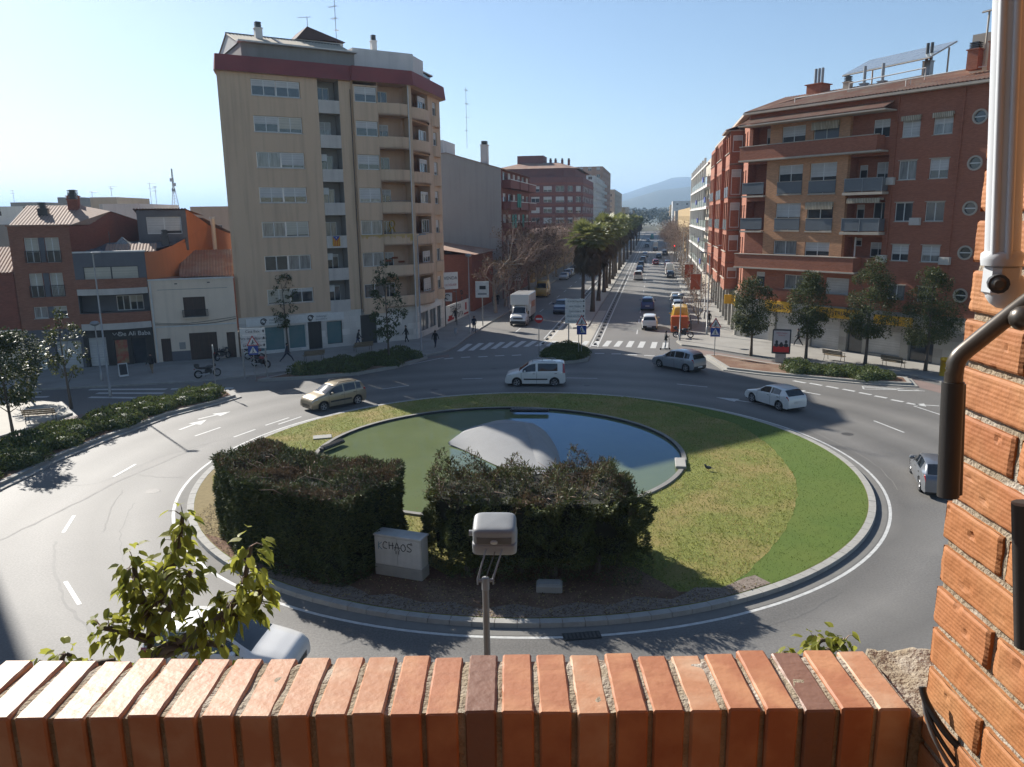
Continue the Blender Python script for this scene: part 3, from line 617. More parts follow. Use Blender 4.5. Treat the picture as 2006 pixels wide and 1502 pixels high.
# side, back, roof
b.prism([(0.25, 0), (0, 0.25), (4.2, 14), (23.9, 15.0), (23.88, 6.76)], ZT + 0.01, ZT + 0.01, GREYR)
FL.wall(0, 14.37, 0.0, ZT, GREYR); b.quad((0, .25, 0), (.25, 0, 0), (.25, 0, ZT), (0, .25, ZT), BEIGE)
b.quad((23.9, 15, 0), (4.2, 14, 0), (4.2, 14, ZT), (23.9, 15, ZT), GREYR); b.quad((23.88, 6.76, 0), (23.9, 15, 0), (23.9, 15, ZT), (23.88, 6.76, ZT), GREYR)
# ground floor: white cladding, shop fronts
shops = [(1.45, 4.0, 0.35, 2.55), (4.35, 5.95, 0.35, 2.55), (6.15, 7.45, 0.12, 2.75), (7.95, 9.45, 0.45, 2.6), (11.3, 12.95, 0.1, 2.95)]
F1.wall(0.0, 17.35, 0.0, 3.55, MARBLE, [h + (0.25,) for h in shops])
F2.wall(0.0, 9.4, 0.0, 3.55, MARBLE, [(0.9, 3.3, 0.7, 2.6, 0.2), (3.8, 5.8, 0.7, 2.6, 0.2), (6.4, 7.6, 0.3, 2.7, 0.2)])
b.build('wall', tb)
TEAL = mat('teal_poster', (0.035, 0.13, 0.15), (0.11, 0.17, 0.18), rough=0.35, scale=0.9, amount=0.45, spec=0.6)
BLACKP = mat('black_panel', (0.02, 0.02, 0.022), rough=0.4)
for i, h in enumerate(shops): F1.win(h[0], h[1], h[2], h[3], 0.12, 1, 0, fr=DFR if i in (2, 3, 4) else WFR, gl=TEAL if i in (0, 1, 3) else BLACKP, name='shop_window' if i in (0, 1, 3) else 'door')
for h in ((0.9, 3.3, 0.7, 2.6), (3.8, 5.8, 0.7, 2.6), (6.4, 7.6, 0.3, 2.7)): F2.win(*h, 0.12, 2, 0, fr=DFR, gl=CURT, name='shop_window')
s = F1.pbox('shop_sign', [((0.6, -0.10, 2.72), (9.65, -0.003, 3.42))], WFR)
INK = mat('black_lettering', (0.025, 0.025, 0.028), rough=0.6); GREYINK = mat('grey_lettering', (0.22, 0.23, 0.25), rough=0.6)
def logo(u, y, z, par, F, sc_=1.0):
    def f(bb):
        for r0, a0 in ((0.27, 0.3), (0.16, 3.4)):
            pts = [(u + sc_ * r0 * math.cos(a0 + t * 0.42), y, z + sc_ * r0 * math.sin(a0 + t * 0.42)) for t in range(12)]; bb.tube(pts, 0.045 * sc_, INK, 5)
    o = F.part('logo', f); o.parent = par; return o
for u in (2.7, 7.0):
    logo(u - 0.55, -0.12, 3.08, s, F1); F1.text('lettering', 'Habitatge', 0.26, GREYINK, u + 0.45, -0.106, 3.18, s); F1.text('lettering', 'Immobiliaria', 0.22, GREYINK, u + 0.45, -0.106, 2.92, s)
s2 = F2.pbox('shop_sign', [((0.3, -0.10, 2.72), (7.9, -0.003, 3.42))], WFR); logo(1.0, -0.12, 3.07, s2, F2); F2.text('lettering', 'Habitatge', 0.25, GREYINK, 2.6, -0.106, 3.07, s2); logo(5.6, -0.12, 3.07, s2, F2)
# maroon band at the roof edge (slightly flared), coping, penthouse
o1 = [(-0.25, -0.35), (11.4, -0.35), (11.5, -0.65), (17.5, -0.65), (20.8, 2.6), (24.4, 6.3), (24.3, 15.3), (4.0, 14.3), (-0.25, 0.1)]
bb = MB(); i1 = offset_poly(o1, 0.4)
for (A, za, B, zb) in ((o1, 24.22, [(p[0] * 1.0, p[1]) for p in offset_poly(o1, 0.16)], 25.5), ): 
    n = len(A); bb.add([(p[0], p[1], za) for p in A] + [(p[0], p[1], zb) for p in B], [(i, (i + 1) % n, n + (i + 1) % n, n + i) for i in range(n)], MAROON)
bb.prism(o1, 24.2, 24.2, BEIGE2); bb.prism(offset_poly(o1, 0.16), 25.5, 25.5, MAROON)
bb.build('roof_band', tb)
PH = MB(); FP = Fac(tb, PH, (0, 1.2))
FP.wall(2.4, 12.5, 25.5, 26.85, GREYR, [(2.6, 4.2, 25.7, 26.6), (7.2, 8.4, 25.6, 26.5), (9.4, 11.2, 25.6, 26.5)])
FP.win(2.62, 4.18, 25.72, 26.58, 0.1, 2, 0.0); FP.win(7.22, 8.38, 25.62, 26.48, 0.1, 2, 0.6); FP.win(9.42, 11.18, 25.62, 26.48, 0.1, 2, 0.8)
PH.box((2.4, 1.21, 25.5), (12.5, 10, 26.85), GREYR); PH.box((2.1, 0.7, 26.85), (12.7, 1.5, 26.98), PIPE)
PH.box((12.5, 1.6, 25.5), (18.6, 9, 27.45), WHITER); PH.prism([(18.6, 1.6), (20.6, 3.6), (21.2, 9), (18.6, 9)], 25.5, 27.3, WHITER); PH.box((8.5, 5.8, 26.8), (13.2, 9.5, 28.6), WHITER)
PH.prism([(20.8, 4.2), (22.6, 6.2), (22.6, 9), (20.8, 9)], 25.5, 26.4, GLASS, GLASS); PH.prism([(20.6, 3.9), (22.9, 6.1), (22.9, 9), (20.6, 9)], 26.4, 26.5, PIPE)
PH.build('penthouse', tb)
RF = MB(); CORR = mat('corrugated_roof', (0.50, 0.43, 0.32), (0.38, 0.32, 0.24), rough=0.85, scale=2, amount=0.8)
tiles(RF, Matrix(), 2.2, 6.2, 1.8, 27.0, 5.6, 28.35, CORR, 0.30, 0.07); tiles(RF, Matrix(), 6.5, 12.8, 1.8, 27.0, 5.6, 28.35, CORR, 0.30, 0.07); tiles(RF, Matrix(), 2.2, 12.8, 9.6, 27.0, 5.6, 28.35, CORR, 0.30, 0.07)
RF.box((2.2, 5.5, 28.3), (12.8, 5.75, 28.45), DFR)
RF.add([(6.2, 1.8, 27.08), (6.5, 1.8, 27.08), (6.5, 5.6, 28.42), (6.2, 5.6, 28.42)], [(0, 1, 2, 3)], DFR); RF.add([(2.3, 1.8, 26.9), (2.3, 9.6, 26.9), (2.3, 5.6, 28.3)], [(0, 1, 2)], WHITER)
RF.build('roof', tb)
SH = MB(); SH.prism([(9.0, 6.0), (13.0, 6.0), (13.0, 9.4), (9.0, 9.4)], 28.6, 28.7, TILE); SH.add([(8.6, 5.6, 28.6), (8.6, 9.4, 28.6), (9.7, 9.4, 29.75), (9.7, 5.6, 29.75), (13.4, 5.6, 28.7), (13.4, 9.4, 28.7)], [(0, 3, 2, 1), (3, 4, 5, 2), (0, 4, 3), (1, 2, 5)], mat('dark_roof_tile', (.11, .065, .055), (.08, .05, .045), rough=.9, scale=3)); SH.build('stair_roof', tb)
chimney(tb, Matrix(), 4.9, 4.8, 27.6, 1.25, 0.62, WHITER); chimney(tb, Matrix(), 15.6, 4.0, 27.4, 1.3, 0.5, WHITER)
def loc(root, x, y, z):
    c, s_ = math.cos(root.rotation_euler.z), math.sin(root.rotation_euler.z); l = root.location; return (l.x + c * x - s_ * y, l.y + s_ * x + c * y, z)
antenna('rooftop_aerial', 'tallest comb aerial standing on the roof of the tall beige block', loc(tb, 12.6, 5.9, 28.4), 4.8, 4, 1)
antenna('rooftop_aerial', 'short forked aerial on the beige block beside the corrugated roof', loc(tb, 10.0, 6.4, 29.8), 1.0, 1, 2)
# yellow ribbons on the loggia, planters, striped flag
YEL = mat('yellow_cloth', (0.62, 0.42, 0.03), (0.45, 0.30, 0.03), rough=0.8, scale=5)
def gar(bb):
    for i in range(46):
        u = 11.7 + 5.3 * i / 45; z = sills[4] + 0.02; L = 0.10 + 0.28 * rnd.random() + (0.45 if i > 41 else 0); y = -0.44 - (0.28 * math.sin(PI * (u - 13.95) / 3.1) if u > 13.95 else -0.05)
        bb.box((u - 0.012, y - 0.02, z - L), (u + 0.025, y, z), YEL)
o = MB(); gar(o); o = o.build('ribbon_garland'); o.matrix_basis = tb.matrix_basis if False else T3(TB_O.x, TB_O.y, 0) @ RZ(TB_A); tag(o, 'yellow ribbon fringe hanging along a balcony of the beige block', 'garland')
o = MB()
pts = [(15.5 + 0.28 * math.sin(t) * (1 if t < PI else 1), 1.14, sills[4] + 0.95 + 0.42 * math.cos(t / 1.0) * (0.8)) for t in [i * 2 * PI / 14 - 0.0 for i in range(15)]]
o.tube(pts, 0.05, YEL, 5); o.tube([(15.42, 1.14, sills[4] + 0.64), (15.2, 1.14, sills[4] + 0.2)], 0.05, YEL, 5); o.tube([(15.58, 1.14, sills[4] + 0.64), (15.8, 1.14, sills[4] + 0.2)], 0.05, YEL, 5)
o = o.build('ribbon'); o.matrix_basis = T3(TB_O.x, TB_O.y, 0) @ RZ(TB_A); tag(o, 'big yellow ribbon loop on the back wall of a loggia', 'ribbon')
FLR = mat('flag_red', (0.45, 0.03, 0.03)); FLB = mat('flag_blue', (0.03, 0.07, 0.32)); FLW = mat('flag_white', (0.75, 0.75, 0.75))
ft = thing('flag', 'yellow and red striped flag with a blue triangle hung on a grey parapet', 'flag', loc(tb, 9.0, -0.05, sills[4] - 0.95), TB_A)
q = MB()
for i in range(9): q.box((0.08 * i, -0.02, 0), (0.08 * i + 0.08, 0, 0.9), YEL if i % 2 == 0 else FLR)
q.build('stripes', ft); q = MB(); q.add([(0, -0.026, 0.9), (0.72, -0.026, 0.9), (0.36, -0.026, 0.5)], [(0, 2, 1)], FLB); q.build('triangle', ft)
q = MB(); q.add([(0.36 + (0.09 if i % 2 == 0 else 0.035) * math.sin(i * PI / 5), -0.03, 0.77 + (0.09 if i % 2 == 0 else 0.035) * math.cos(i * PI / 5)) for i in range(10)], [tuple(range(10))], FLW); q.build('star', ft)
PLANTER = mat('terracotta', (0.30, 0.10, 0.05), rough=0.8)
for u, z in ((14.9, 0.35), (15.6, 0.6), (16.3, 0.2)):
    q = MB(); q.bev((-0.3, 0, 0), (0.3, 0.16, 0.18), PLANTER, 0.02); o = q.build('wall_planter'); p = loc(tb, u, 0.98, sills[5] + z); o.location = p; o.rotation_euler.z = TB_A
    tag(o, 'terracotta trough hung on the back wall of a loggia, %s of the three' % ('left' if u < 15 else 'highest' if u < 16 else 'lowest'), 'planter')
# ================================================================ low houses on the left
BRK = mat('brown_brick', (0.36, 0.16, 0.098), (0.28, 0.125, 0.078), rough=0.9, scale=0.8, amount=0.7, bump=0.1, brick=(0.25, 0.065, (0.72, 0.72, 0.72), 0.008), streak=0.15)
BRKO = mat('orange_wall', (0.60, 0.22, 0.09), (0.50, 0.18, 0.075), rough=0.9, scale=0.5, amount=0.8, bump=0.1, streak=0.2)
BRKD = mat('red_party_wall', (0.33, 0.115, 0.07), (0.25, 0.085, 0.055), rough=0.9, scale=0.5, amount=0.8, brick=(0.25, 0.065, (0.72, 0.72, 0.72), 0.008))
SLATE = mat('slate_render', (0.14, 0.14, 0.15), (0.11, 0.11, 0.12), rough=0.85, scale=0.8, streak=0.2)
CREAM = mat('cream_render', (0.70, 0.585, 0.46), (0.62, 0.515, 0.405), rough=0.9, scale=0.6, streak=0.22)
BROWND = mat('brown_door', (0.075, 0.042, 0.028), (0.05, 0.03, 0.02), rough=0.6, scale=3, brick=(0.16, 4, (0.5, 0.5, 0.5), 0.01))
LH_O = G(*(190 / 3.4146, 330 + 1365 / 3.4146)); LH_A = math.atan2(.333, .943)
def house(label): return thing('house', label, 'house', (LH_O.x, LH_O.y, 0), LH_A)
# A: brick house, four storeys
h = house('narrow four storey brown brick house with paired iron railed windows'); b = MB(); F = Fac(h, b)
pr = [(1.02, 2.0, 8.87, 10.85), (2.47, 3.46, 8.87, 10.85), (1.02, 1.95, 6.1, 8.03), (2.47, 3.4, 6.1, 8.03), (1.02, 2.0, 4.4, 5.33), (2.43, 3.4, 4.4, 5.33)]
F.wall(0, 4.3, 3.45, 11.75, BRK, pr, rev=0.2)
for i, q in enumerate(pr):
    F.win(*q, 0.14, 2, [0.58, 0.55, 0.55, 1.0, 0.0, 0.45][i], sm=SHUTC, gl=CURT if i == 4 else GLASS, sill=PGREY if i > 3 else None)
    if i < 4: F.rail(q[0] - .05, q[1] + .05, q[2], 0.92, -0.10, IRON, ret=0.1, step=0.10)
for z0, z1 in ((8.9, 10.85), (6.12, 8.03), (4.4, 5.33)): F.box((2.03, -0.01, z0), (2.44, 0.01, z1), SLATE)
F.wall(0, 4.3, 0, 3.45, SLATE, [(0.9, 1.45, 0.05, 2.4), (2.2, 4.1, 0.05, 2.45)], rev=0.3)
F.win(0.9, 1.45, 0.05, 2.4, 0.2, 1, 0, gl=WFR, name='door'); F.win(2.2, 4.1, 0.05, 2.45, 0.2, 1, 1.0, fr=DFR, sm=SHUT, name='garage_door')
b.box((0, 0.21, 3.3), (4.3, 12, 3.4), SLATE)
b.quad((0, 12, 0), (0, 0, 0), (0, 0, 11.75), (0, 12, 11.75), BRK); b.add([(4.3, 0, 9), (4.3, 0, 11.75), (4.3, 3.2, 11.75), (4.3, 7.2, 12.9), (4.3, 14, 11.9), (4.3, 14, 9), (4.3, 14, 8.8)], [tuple(range(6, -1, -1))], BRKD)
b.add([(4.31, 0, 8.8), (4.31, 0, 11.75), (5.3, 3.2, 11.75), (6.5, 7.2, 12.9), (8.6, 14, 11.9), (8.6, 14, 8.8)], [tuple(range(5, -1, -1))], BRKD)
b.quad((4.3, 12, 0), (0, 12, 0), (0, 12, 11.7), (4.3, 12, 11.7), BRK)
b.build('wall', h); b = MB(); b.box((-0.1, -0.12, 11.75), (4.4, 0.3, 11.87), TILE); tiles(b, Matrix(), 0, 4.4, 0.4, 11.8, 7.2, 13.45, TILEL); tiles(b, Matrix(), 0, 4.4, 12, 11.6, 7.2, 13.45, TILE); b.add([(4.35, .4, 11.82), (5.35, 3.2, 11.82), (6.55, 7.2, 12.97), (4.35, 7.2, 13.45)], [(0, 1, 2, 3)], TILEL); b.add([(4.35, 7.2, 13.45), (6.55, 7.2, 12.97), (8.6, 14, 11.95), (4.35, 14, 11.95)], [(0, 1, 2, 3)], TILE); b.build('roof', h)
chimney(h, Matrix(), 1.9, 3.9, 11.9, 1.2, 0.75, DFR); chimney(h, Matrix(), 3.9, 5.8, 12.4, 1.5, 0.8, BRKD); chimney(h, Matrix(), 3.4, 9.0, 12.4, 1.9, 0.9, BRKD)
# B: bowed balcony house with shop
h = house('slate and brick house with bowed balconies above a black restaurant front'); b = MB(); F = Fac(h, b)
def bow(u0, u1, y, k, n=12): return [(u0 + (u1 - u0) * i / n, y - k * math.sin(PI * i / n)) for i in range(n + 1)]
F.wall(4.3, 9.65, 6.55, 9.55, SLATE, [(4.95, 9.05, 7.25, 8.42)]); F.win(4.95, 7.0, 7.25, 8.42, 0.1, 1, 1.0, fr=DFR, sm=SHUTC); F.win(7.0, 9.05, 7.25, 8.42, 0.1, 1, 1.0, fr=DFR, sm=SHUTC)
F.box((4.3, -0.05, 9.55), (9.7, 0.4, 9.68), PIPE)
A = bow(4.3, 9.6, -0.02, 0.55)
b.prism(A, 6.62, 7.42, BRK, bottom=True); b.prism([(p[0], p[1] - 0.015) for p in A], 6.12, 6.62, PGREY, bottom=True); b.prism(A, 3.75, 4.60, BRK, bottom=True); b.prism([(p[0], p[1] - 0.015) for p in A], 3.22, 3.75, PGREY, bottom=True)
F.wall(4.3, 9.65, 4.6, 6.12, SLATE, [(4.35, 9.6, 4.62, 6.11, 1.3, DFR)]); F.wall(4.35, 9.6, 4.5, 6.2, SLATE, [(6.95, 9.05, 4.62, 5.9, 0.1)], y=1.3); F.win(6.97, 8.0, 4.62, 5.88, 1.32, 2, 0.0); F.win(8.0, 9.03, 4.62, 5.88, 1.32, 2, 0.45, sm=SHUTC)
for u in (4.9, 9.3): b.box((u - .04, -0.3, 4.6), (u + .04, -0.22, 4.62), DFR)
BLK = mat('black_shopfront', (0.018, 0.017, 0.017), (0.03, 0.028, 0.027), rough=0.45, scale=2)
F.wall(4.3, 9.65, 0, 3.22, BLK, [(4.6, 6.0, 0.1, 2.6, 0.3), (6.55, 7.6, 0.2, 2.3, 0.2), (7.9, 9.0, 0.05, 2.35, 0.5)])
FOOD = mat('food_poster', (0.35, 0.07, 0.04), (0.30, 0.22, 0.12), rough=0.4, scale=2.2, amount=0.25)
F.win(4.6, 6.0, 0.1, 2.6, 0.2, 1, 1.0, fr=DFR, sm=SHUT, name='roller_door'); F.win(6.55, 7.6, 0.2, 2.3, 0.1, 1, 0, fr=DFR, gl=FOOD, name='menu_board'); F.win(7.9, 9.0, 0.05, 2.35, 0.3, 1, 0, fr=DFR, name='door')
SIGNW = mat('white_lettering', (0.72, 0.70, 0.66), rough=0.5)
s = F.pbox('shop_sign', [((6.3, -0.09, 2.4), (9.5, -0.004, 3.12))], BLK); o = F.text('lettering', 'De Ali Baba', 0.52, SIGNW, 8.2, -0.10, 2.76, s, 1.0); o.data = o.data
F.part('flourish', lambda bb: [bb.tube([(6.55 + 0.09 * t + 0.05 * math.sin(t * 2.2), -0.10, 2.76 + 0.13 * math.cos(t * 2.1)) for t in range(8)], 0.028, SIGNW, 4)]).parent = s
# splayed orange party wall, attic set back on it
b.add([(9.66, 0, 6.9), (12.86, 6.0, 6.9), (17.4, 19, 6.9), (17.4, 19, 10.2), (14.6, 11.0, 11.6), (12.86, 6.0, 13.15), (12.86, 6.0, 10.6), (11.6, 3.7, 9.9), (10.6, 1.8, 9.55), (9.66, 0, 9.5)], [tuple(range(10))], BRKO)
b.quad((9.65, 0, 0), (9.65, 6, 0), (9.65, 6, 7), (9.65, 0, 7), BRKO)
Fa = Fac(h, b, (0, 6.0)); Fa.wall(8.75, 12.85, 9.4, 13.0, SLATE, [(9.5, 12.4, 10.9, 12.42)]); Fa.win(9.5, 10.95, 10.9, 12.42, 0.1, 1, 1.0, sm=SHUT); Fa.win(10.95, 12.4, 10.9, 12.42, 0.1, 1, 0.84, sm=SHUT)
b.quad((8.76, 6.0, 9.3), (8.76, 19, 9.3), (8.76, 19, 12.9), (8.76, 6.0, 12.9), SLATE); b.quad((4.3, 14, 0), (4.3, 14, 9), (17.4, 19, 9), (17.4, 19, 0), BRKD)
for px_, L_ in ((5.0, 0.2), (6.4, 0.2)): b.box((px_, 5.4, 9.9), (px_ + .05, 5.45, 11.2), DFR)
b.build('wall', h); b = MB()
tiles(b, Matrix(), 4.4, 9.5, 0.4, 9.35, 3.2, 9.75, SLATE); tiles(b, Matrix(), 6.4, 10.4, 1.6, 9.5, 3.4, 10.1, TILEL); b.add([(4.31, 3.2, 9.7), (10.6, 3.2, 9.75), (12.8, 6.0, 10.2), (4.31, 6.0, 10.2)], [(0, 1, 2, 3)], SLATE); b.add([(4.31, 6.0, 10.2), (8.7, 6.0, 10.2), (8.7, 12, 10.2), (4.31, 12, 10.2)], [(0, 1, 2, 3)], SLATE)
tiles(b, Matrix(), 8.5, 12.95, 5.7, 13.1, 9, 12.7, TILE); b.add([(8.6, 9, 12.7), (14.2, 9, 12.3), (17.4, 19, 10.3), (8.6, 19, 10.3)], [(0, 1, 2, 3)], TILE); b.add([(12.9, 5.7, 13.1), (14.3, 9, 12.5), (12.9, 9, 12.7)], [(0, 1, 2)], TILE)
b.build('roof', h); b = MB(); b.add([(6.9, 3.4, 10.0), (8.3, 3.4, 10.0), (8.3, 4.8, 10.1), (6.9, 4.8, 10.1), (7.6, 4.1, 10.75)], [(0, 1, 4), (1, 2, 4), (2, 3, 4), (3, 0, 4)], CURT); b.build('skylight', h)
chimney(h, Matrix(), 11.0, 4.6, 9.8, 0.9, 0.6, DFR); b = MB(); b.tube([(15.0, 9.6, 6.5), (15.0, 9.6, 12.2)], 0.2, CREAM, 8); b.tube([(15.0, 9.6, 12.2), (15.0, 9.6, 12.4)], 0.26, PIPE, 8); b.build('flue', h)
# C: cream house
h = house('low cream rendered house with brown garage door beside the tall beige block'); b = MB(); F = Fac(h, b)
F.wall(9.66, 16.45, 0, 7.12, CREAM, [(12.25, 14.0, 3.9, 5.62, 0.2), (10.18, 10.95, 0.03, 2.15, 0.2), (12.45, 14.7, 0.03, 2.5, 0.25), (15.5, 16.2, 0.03, 2.4, 0.2)])
F.win(12.25, 14.0, 3.9, 5.62, 0.12, 2, 0.0, fr=BROWND, gl=BROWND); F.win(10.18, 10.95, 0.03, 2.15, 0.12, 1, 0, fr=BROWND, gl=BROWND, name='door'); F.win(12.45, 14.7, 0.03, 2.5, 0.14, 2, 0, fr=BROWND, gl=BROWND, name='garage_door'); F.win(15.5, 16.2, 0.03, 2.4, 0.12, 1, 0, fr=BROWND, gl=BROWND, name='door')
F.rail(12.15, 14.15, 3.9, 0.62, -0.28, IRON, ret=0.28, step=0.09); F.box((12.1, -0.3, 3.82), (14.2, 0, 3.9), CREAM)
F.box((9.66, -0.09, 7.12), (16.5, 0.3, 7.24), PIPE); F.box((9.9, -0.05, 3.12), (16.4, 0, 3.24), PIPE); F.box((10.3, -0.02, 6.3), (15.9, 0, 6.34), GREYR)
for u, c in ((11.7, 6.75), (14.3, 6.78)): F.box((u, -0.01, c), (u + 0.22, 0.0, c + 0.09), DFR)
F.box((9.75, -0.12, 0), (9.87, 0, 7.0), PIPE); F.box((11.6, -0.03, 1.15), (12.1, 0, 1.75), GREYR); F.box((10.95, -0.015, 0.0), (12.45, 0.0, 1.0), SLATE)
b.box((9.67, 0.21, 7.0), (16.4, 7.5, 7.1), CREAM); b.build('wall', h); b = MB(); b.tube(curve([Vector((9.8, -.06, 3.4)), Vector((12, -.05, 3.28)), Vector((14.5, -.05, 3.32)), Vector((16.4, -.06, 3.6))], 5), .025, DFR, 5); b.tube(curve([Vector((9.8, -.06, 3.55)), Vector((12.5, -.05, 3.38)), Vector((16.4, -.06, 3.75))], 5), .018, DFR, 5); b.build('facade_cable', h); b = MB(); tiles(b, Matrix(), 12.0, 16.5, 1.6, 7.2, 7.4, 9.3, TILE); b.add([(12, 1.6, 7.1), (12, 7.4, 7.1), (12, 7.4, 9.3)], [(0, 1, 2)], CREAM); b.quad((16.5, 7.4, 7), (12, 7.4, 7), (12, 7.4, 9.3), (16.5, 7.4, 9.3), CREAM); b.box((9.7, 0.3, 7.1), (12, 7.4, 7.2), TILE); b.build('roof', h)
LEAFG = leafmat('pot_leaf', (0.04, 0.075, 0.02), (0.06, 0.10, 0.03))
# D: far left neighbour, orange side wall
h = house('orange brick house with a cream shop base at the far left'); b = MB(); F = Fac(h, b)
F.wall(-9, -0.05, 0, 3.6, CREAM, [(-3.6, -1.0, 0.1, 2.7, 0.3)]); F.win(-3.6, -1.0, 0.1, 2.7, 0.2, 1, 1.0, fr=DFR, sm=SHUTC, name='roller_door')
F.wall(-9, -0.05, 3.6, 8.2, BRKD, [(-3.0, -1.9, 4.6, 6.3), (-6.0, -4.9, 4.6, 6.3)]); F.win(-3.0, -1.9, 4.6, 6.3, 0.1, 2, 0.6); F.win(-6.0, -4.9, 4.6, 6.3, 0.1, 2, 0.3)
b.quad((-9, 12, 0), (-9, 0, 0), (-9, 0, 8.2), (-9, 12, 8.2), BRKD); b.add([(-0.06, 0, 8), (-0.06, 12, 8), (-0.06, 5.5, 9.9)], [(0, 1, 2)], BRKO); b.quad((-0.06, 12, 0), (-9, 12, 0), (-9, 12, 8.2), (-0.06, 12, 8.2), BRKD)
b.build('wall', h); b = MB(); tiles(b, Matrix(), -9.1, -0.05, -0.2, 8.15, 5.5, 10.0, TILEL); tiles(b, Matrix(), -9.1, -0.05, 12.2, 8.15, 5.5, 10.0, TILEL); b.build('roof', h)
# off to the left, beyond the frame: the tower whose shadow falls across the road
t = thing('apartment_block', 'tall grey apartment tower farther left along the street of low houses', 'apartment block', (-48.3, 61.3, 0), R(39.6))
b = MB(); F = Fac(t, b, (-16, 0)); hs = [(1.5 + 4 * i, 3.6 + 4 * i, 4 + 3 * k, 5.5 + 3 * k) for i in range(4) for k in range(10)]
F.wall(0, 16, 0, 36, GREYR, hs); b.quad((0, 0, 0), (0, 14, 0), (0, 14, 36), (0, 0, 36), GREYR); b.quad((-16, 14, 0), (-16, 0, 0), (-16, 0, 36), (-16, 14, 36), GREYR); b.quad((0, 14, 0), (-16, 14, 0), (-16, 14, 36), (0, 14, 36), GREYR); b.prism([(-16, 0), (0, 0), (0, 14), (-16, 14)], 36, 36, GREYR); b.build('wall', t)
for q in hs[:8]: F.win(*q, 0.1, 2, 0.4)

# ================================================================ generic block for buildings further off
def block(label, loc_, ang, W, D, H, m, fl=3.0, z0=3.4, bay=3.2, ww=1.5, wh=1.4, sides=(True, True), base=None, roof=None, par=0.5, name='apartment_block', seed=0, balc=0, balm=None, cat='apartment block', gl=None):
    """W along the front, D deep; windows on the front and, if asked, the left and right sides; balc: every nth column gets balconies"""
    rr = random.Random(seed); t = thing(name, label, cat, loc_, ang); b = MB()
    faces = [Fac(t, b)] + [Fac(t, b, (0, D), R(-90)), Fac(t, b, (W, 0), R(90))]
    for k, F in enumerate(faces):
        L = W if k == 0 else D; hs = []
        if k == 0 or sides[k - 1]:
            n = max(1, int(L / bay)); g = L / n
            for i in range(n):
                f = 0
                while z0 + f * fl + wh + 0.9 < H:
                    zz = z0 + f * fl + 0.9
                    hs.append((g * (i + .5) - ww / 2, g * (i + .5) + ww / 2, zz - (0.75 if balc and i % balc == 0 else 0), zz + wh)); f += 1
        F.wall(0, L, 0, H, m, hs)
        if base: F.box((0.0, -0.02, 0), (L, 0.0, z0 - 0.3), base)
        for j, q in enumerate(hs): F.win(*q, 0.1, 2, rr.choice((0, 0, 0.3, 0.5, 0.8, 1.0)), gl=gl or (GLASS if rr.random() < 0.7 else CURT))
        if balc and (k == 0 or sides[k - 1]):
            for j, q in enumerate(hs):
                if q[3] - q[2] > wh + 0.5: F.pbox('balcony', [((q[0] - .5, -1.1, q[2] - .15), (q[1] + .5, 0, q[2])), ((q[0] - .5, -1.1, q[2]), (q[1] + .5, -1.04, q[2] + .95)), ((q[0] - .5, -1.04, q[2]), (q[0] - .44, 0, q[2] + .95)), ((q[1] + .44, -1.04, q[2]), (q[1] + .5, 0, q[2] + .95))], balm or m)
    b.quad((W, D, 0), (0, D, 0), (0, D, H), (W, D, H), m); b.prism([(0, 0), (W, 0), (W, D), (0, D)], H - par, H - par, GREYR); b.build('wall', t)
    if roof:
        q = MB(); tiles(q, Matrix(), -0.4, W + .4, -0.5, H, D / 2, H + D * 0.16, roof, 0.4, 0.1); tiles(q, Matrix(), -0.4, W + .4, D + .5, H, D / 2, H + D * 0.16, roof, 0.4, 0.1)
        q.add([(-.1, -.3, H), (-.1, D + .3, H), (-.1, D / 2, H + D * .16)], [(0, 2, 1)], m); q.add([(W + .1, -.3, H), (W + .1, D + .3, H), (W + .1, D / 2, H + D * .16)], [(0, 1, 2)], m); q.build('roof', t)
    return t
WBL = mat('white_block', (0.70, 0.68, 0.64), (0.60, 0.585, 0.555), rough=0.9, scale=0.4, streak=0.2); TANB = mat('tan_block', (0.52, 0.43, 0.33), (0.44, 0.365, 0.28), rough=0.9, scale=0.4, streak=0.2)
# roofs of the town behind the low houses
def town(px0, px1, ytop, Y, m, D, label, roof=None, seed=0, sides=(False, True), z0=3.2):
    a = AT(px0, ytop, Y); c = AT(px1, ytop, Y); return block(label, (a.x, Y, 0), 0.0, c.x - a.x, D, (a.z + c.z) / 2, m, seed=seed, roof=roof, sides=sides, name='town_house', cat='town house', bay=3.6, z0=z0)
town(-40, 84, 404, 120, WBL, 14, 'pale distant house at the far left behind the brick house', seed=1); town(20, 78, 396, 150, GREYR, 12, 'small grey rooftop block beyond the far left houses', seed=2)
town(82, 140, 410, 135, WBL, 14, 'whitewashed distant house with a flat roof left of the grey terrace', seed=3); town(112, 152, 386, 170, GREYR, 12, 'slim grey stair tower rising over white distant houses', seed=4)
t = town(176, 228, 386, 110, TANB, 10, 'tan flat roofed house with aerials behind the brick chimneys', seed=5); town(200, 272, 399, 100, WBL, 12, 'grey terrace house with a rail behind the slate attic', seed=6)
town(372, 470, 404, 105, TANB, 14, 'tan house with small windows between the attic and the tall beige block', seed=7); town(-80, 30, 440, 100, GREYR, 12, 'grey shed roof house at the far left edge', seed=8); town(-30, 110, 426, 105, WBL, 10, 'low white house with skylights behind the brick house', seed=9); town(300, 380, 418, 140, WBL, 12, 'distant white house below the lattice mast', seed=10); town(40, 260, 416, 230, WBL, 20, 'long grey distant block on the left skyline', seed=12)
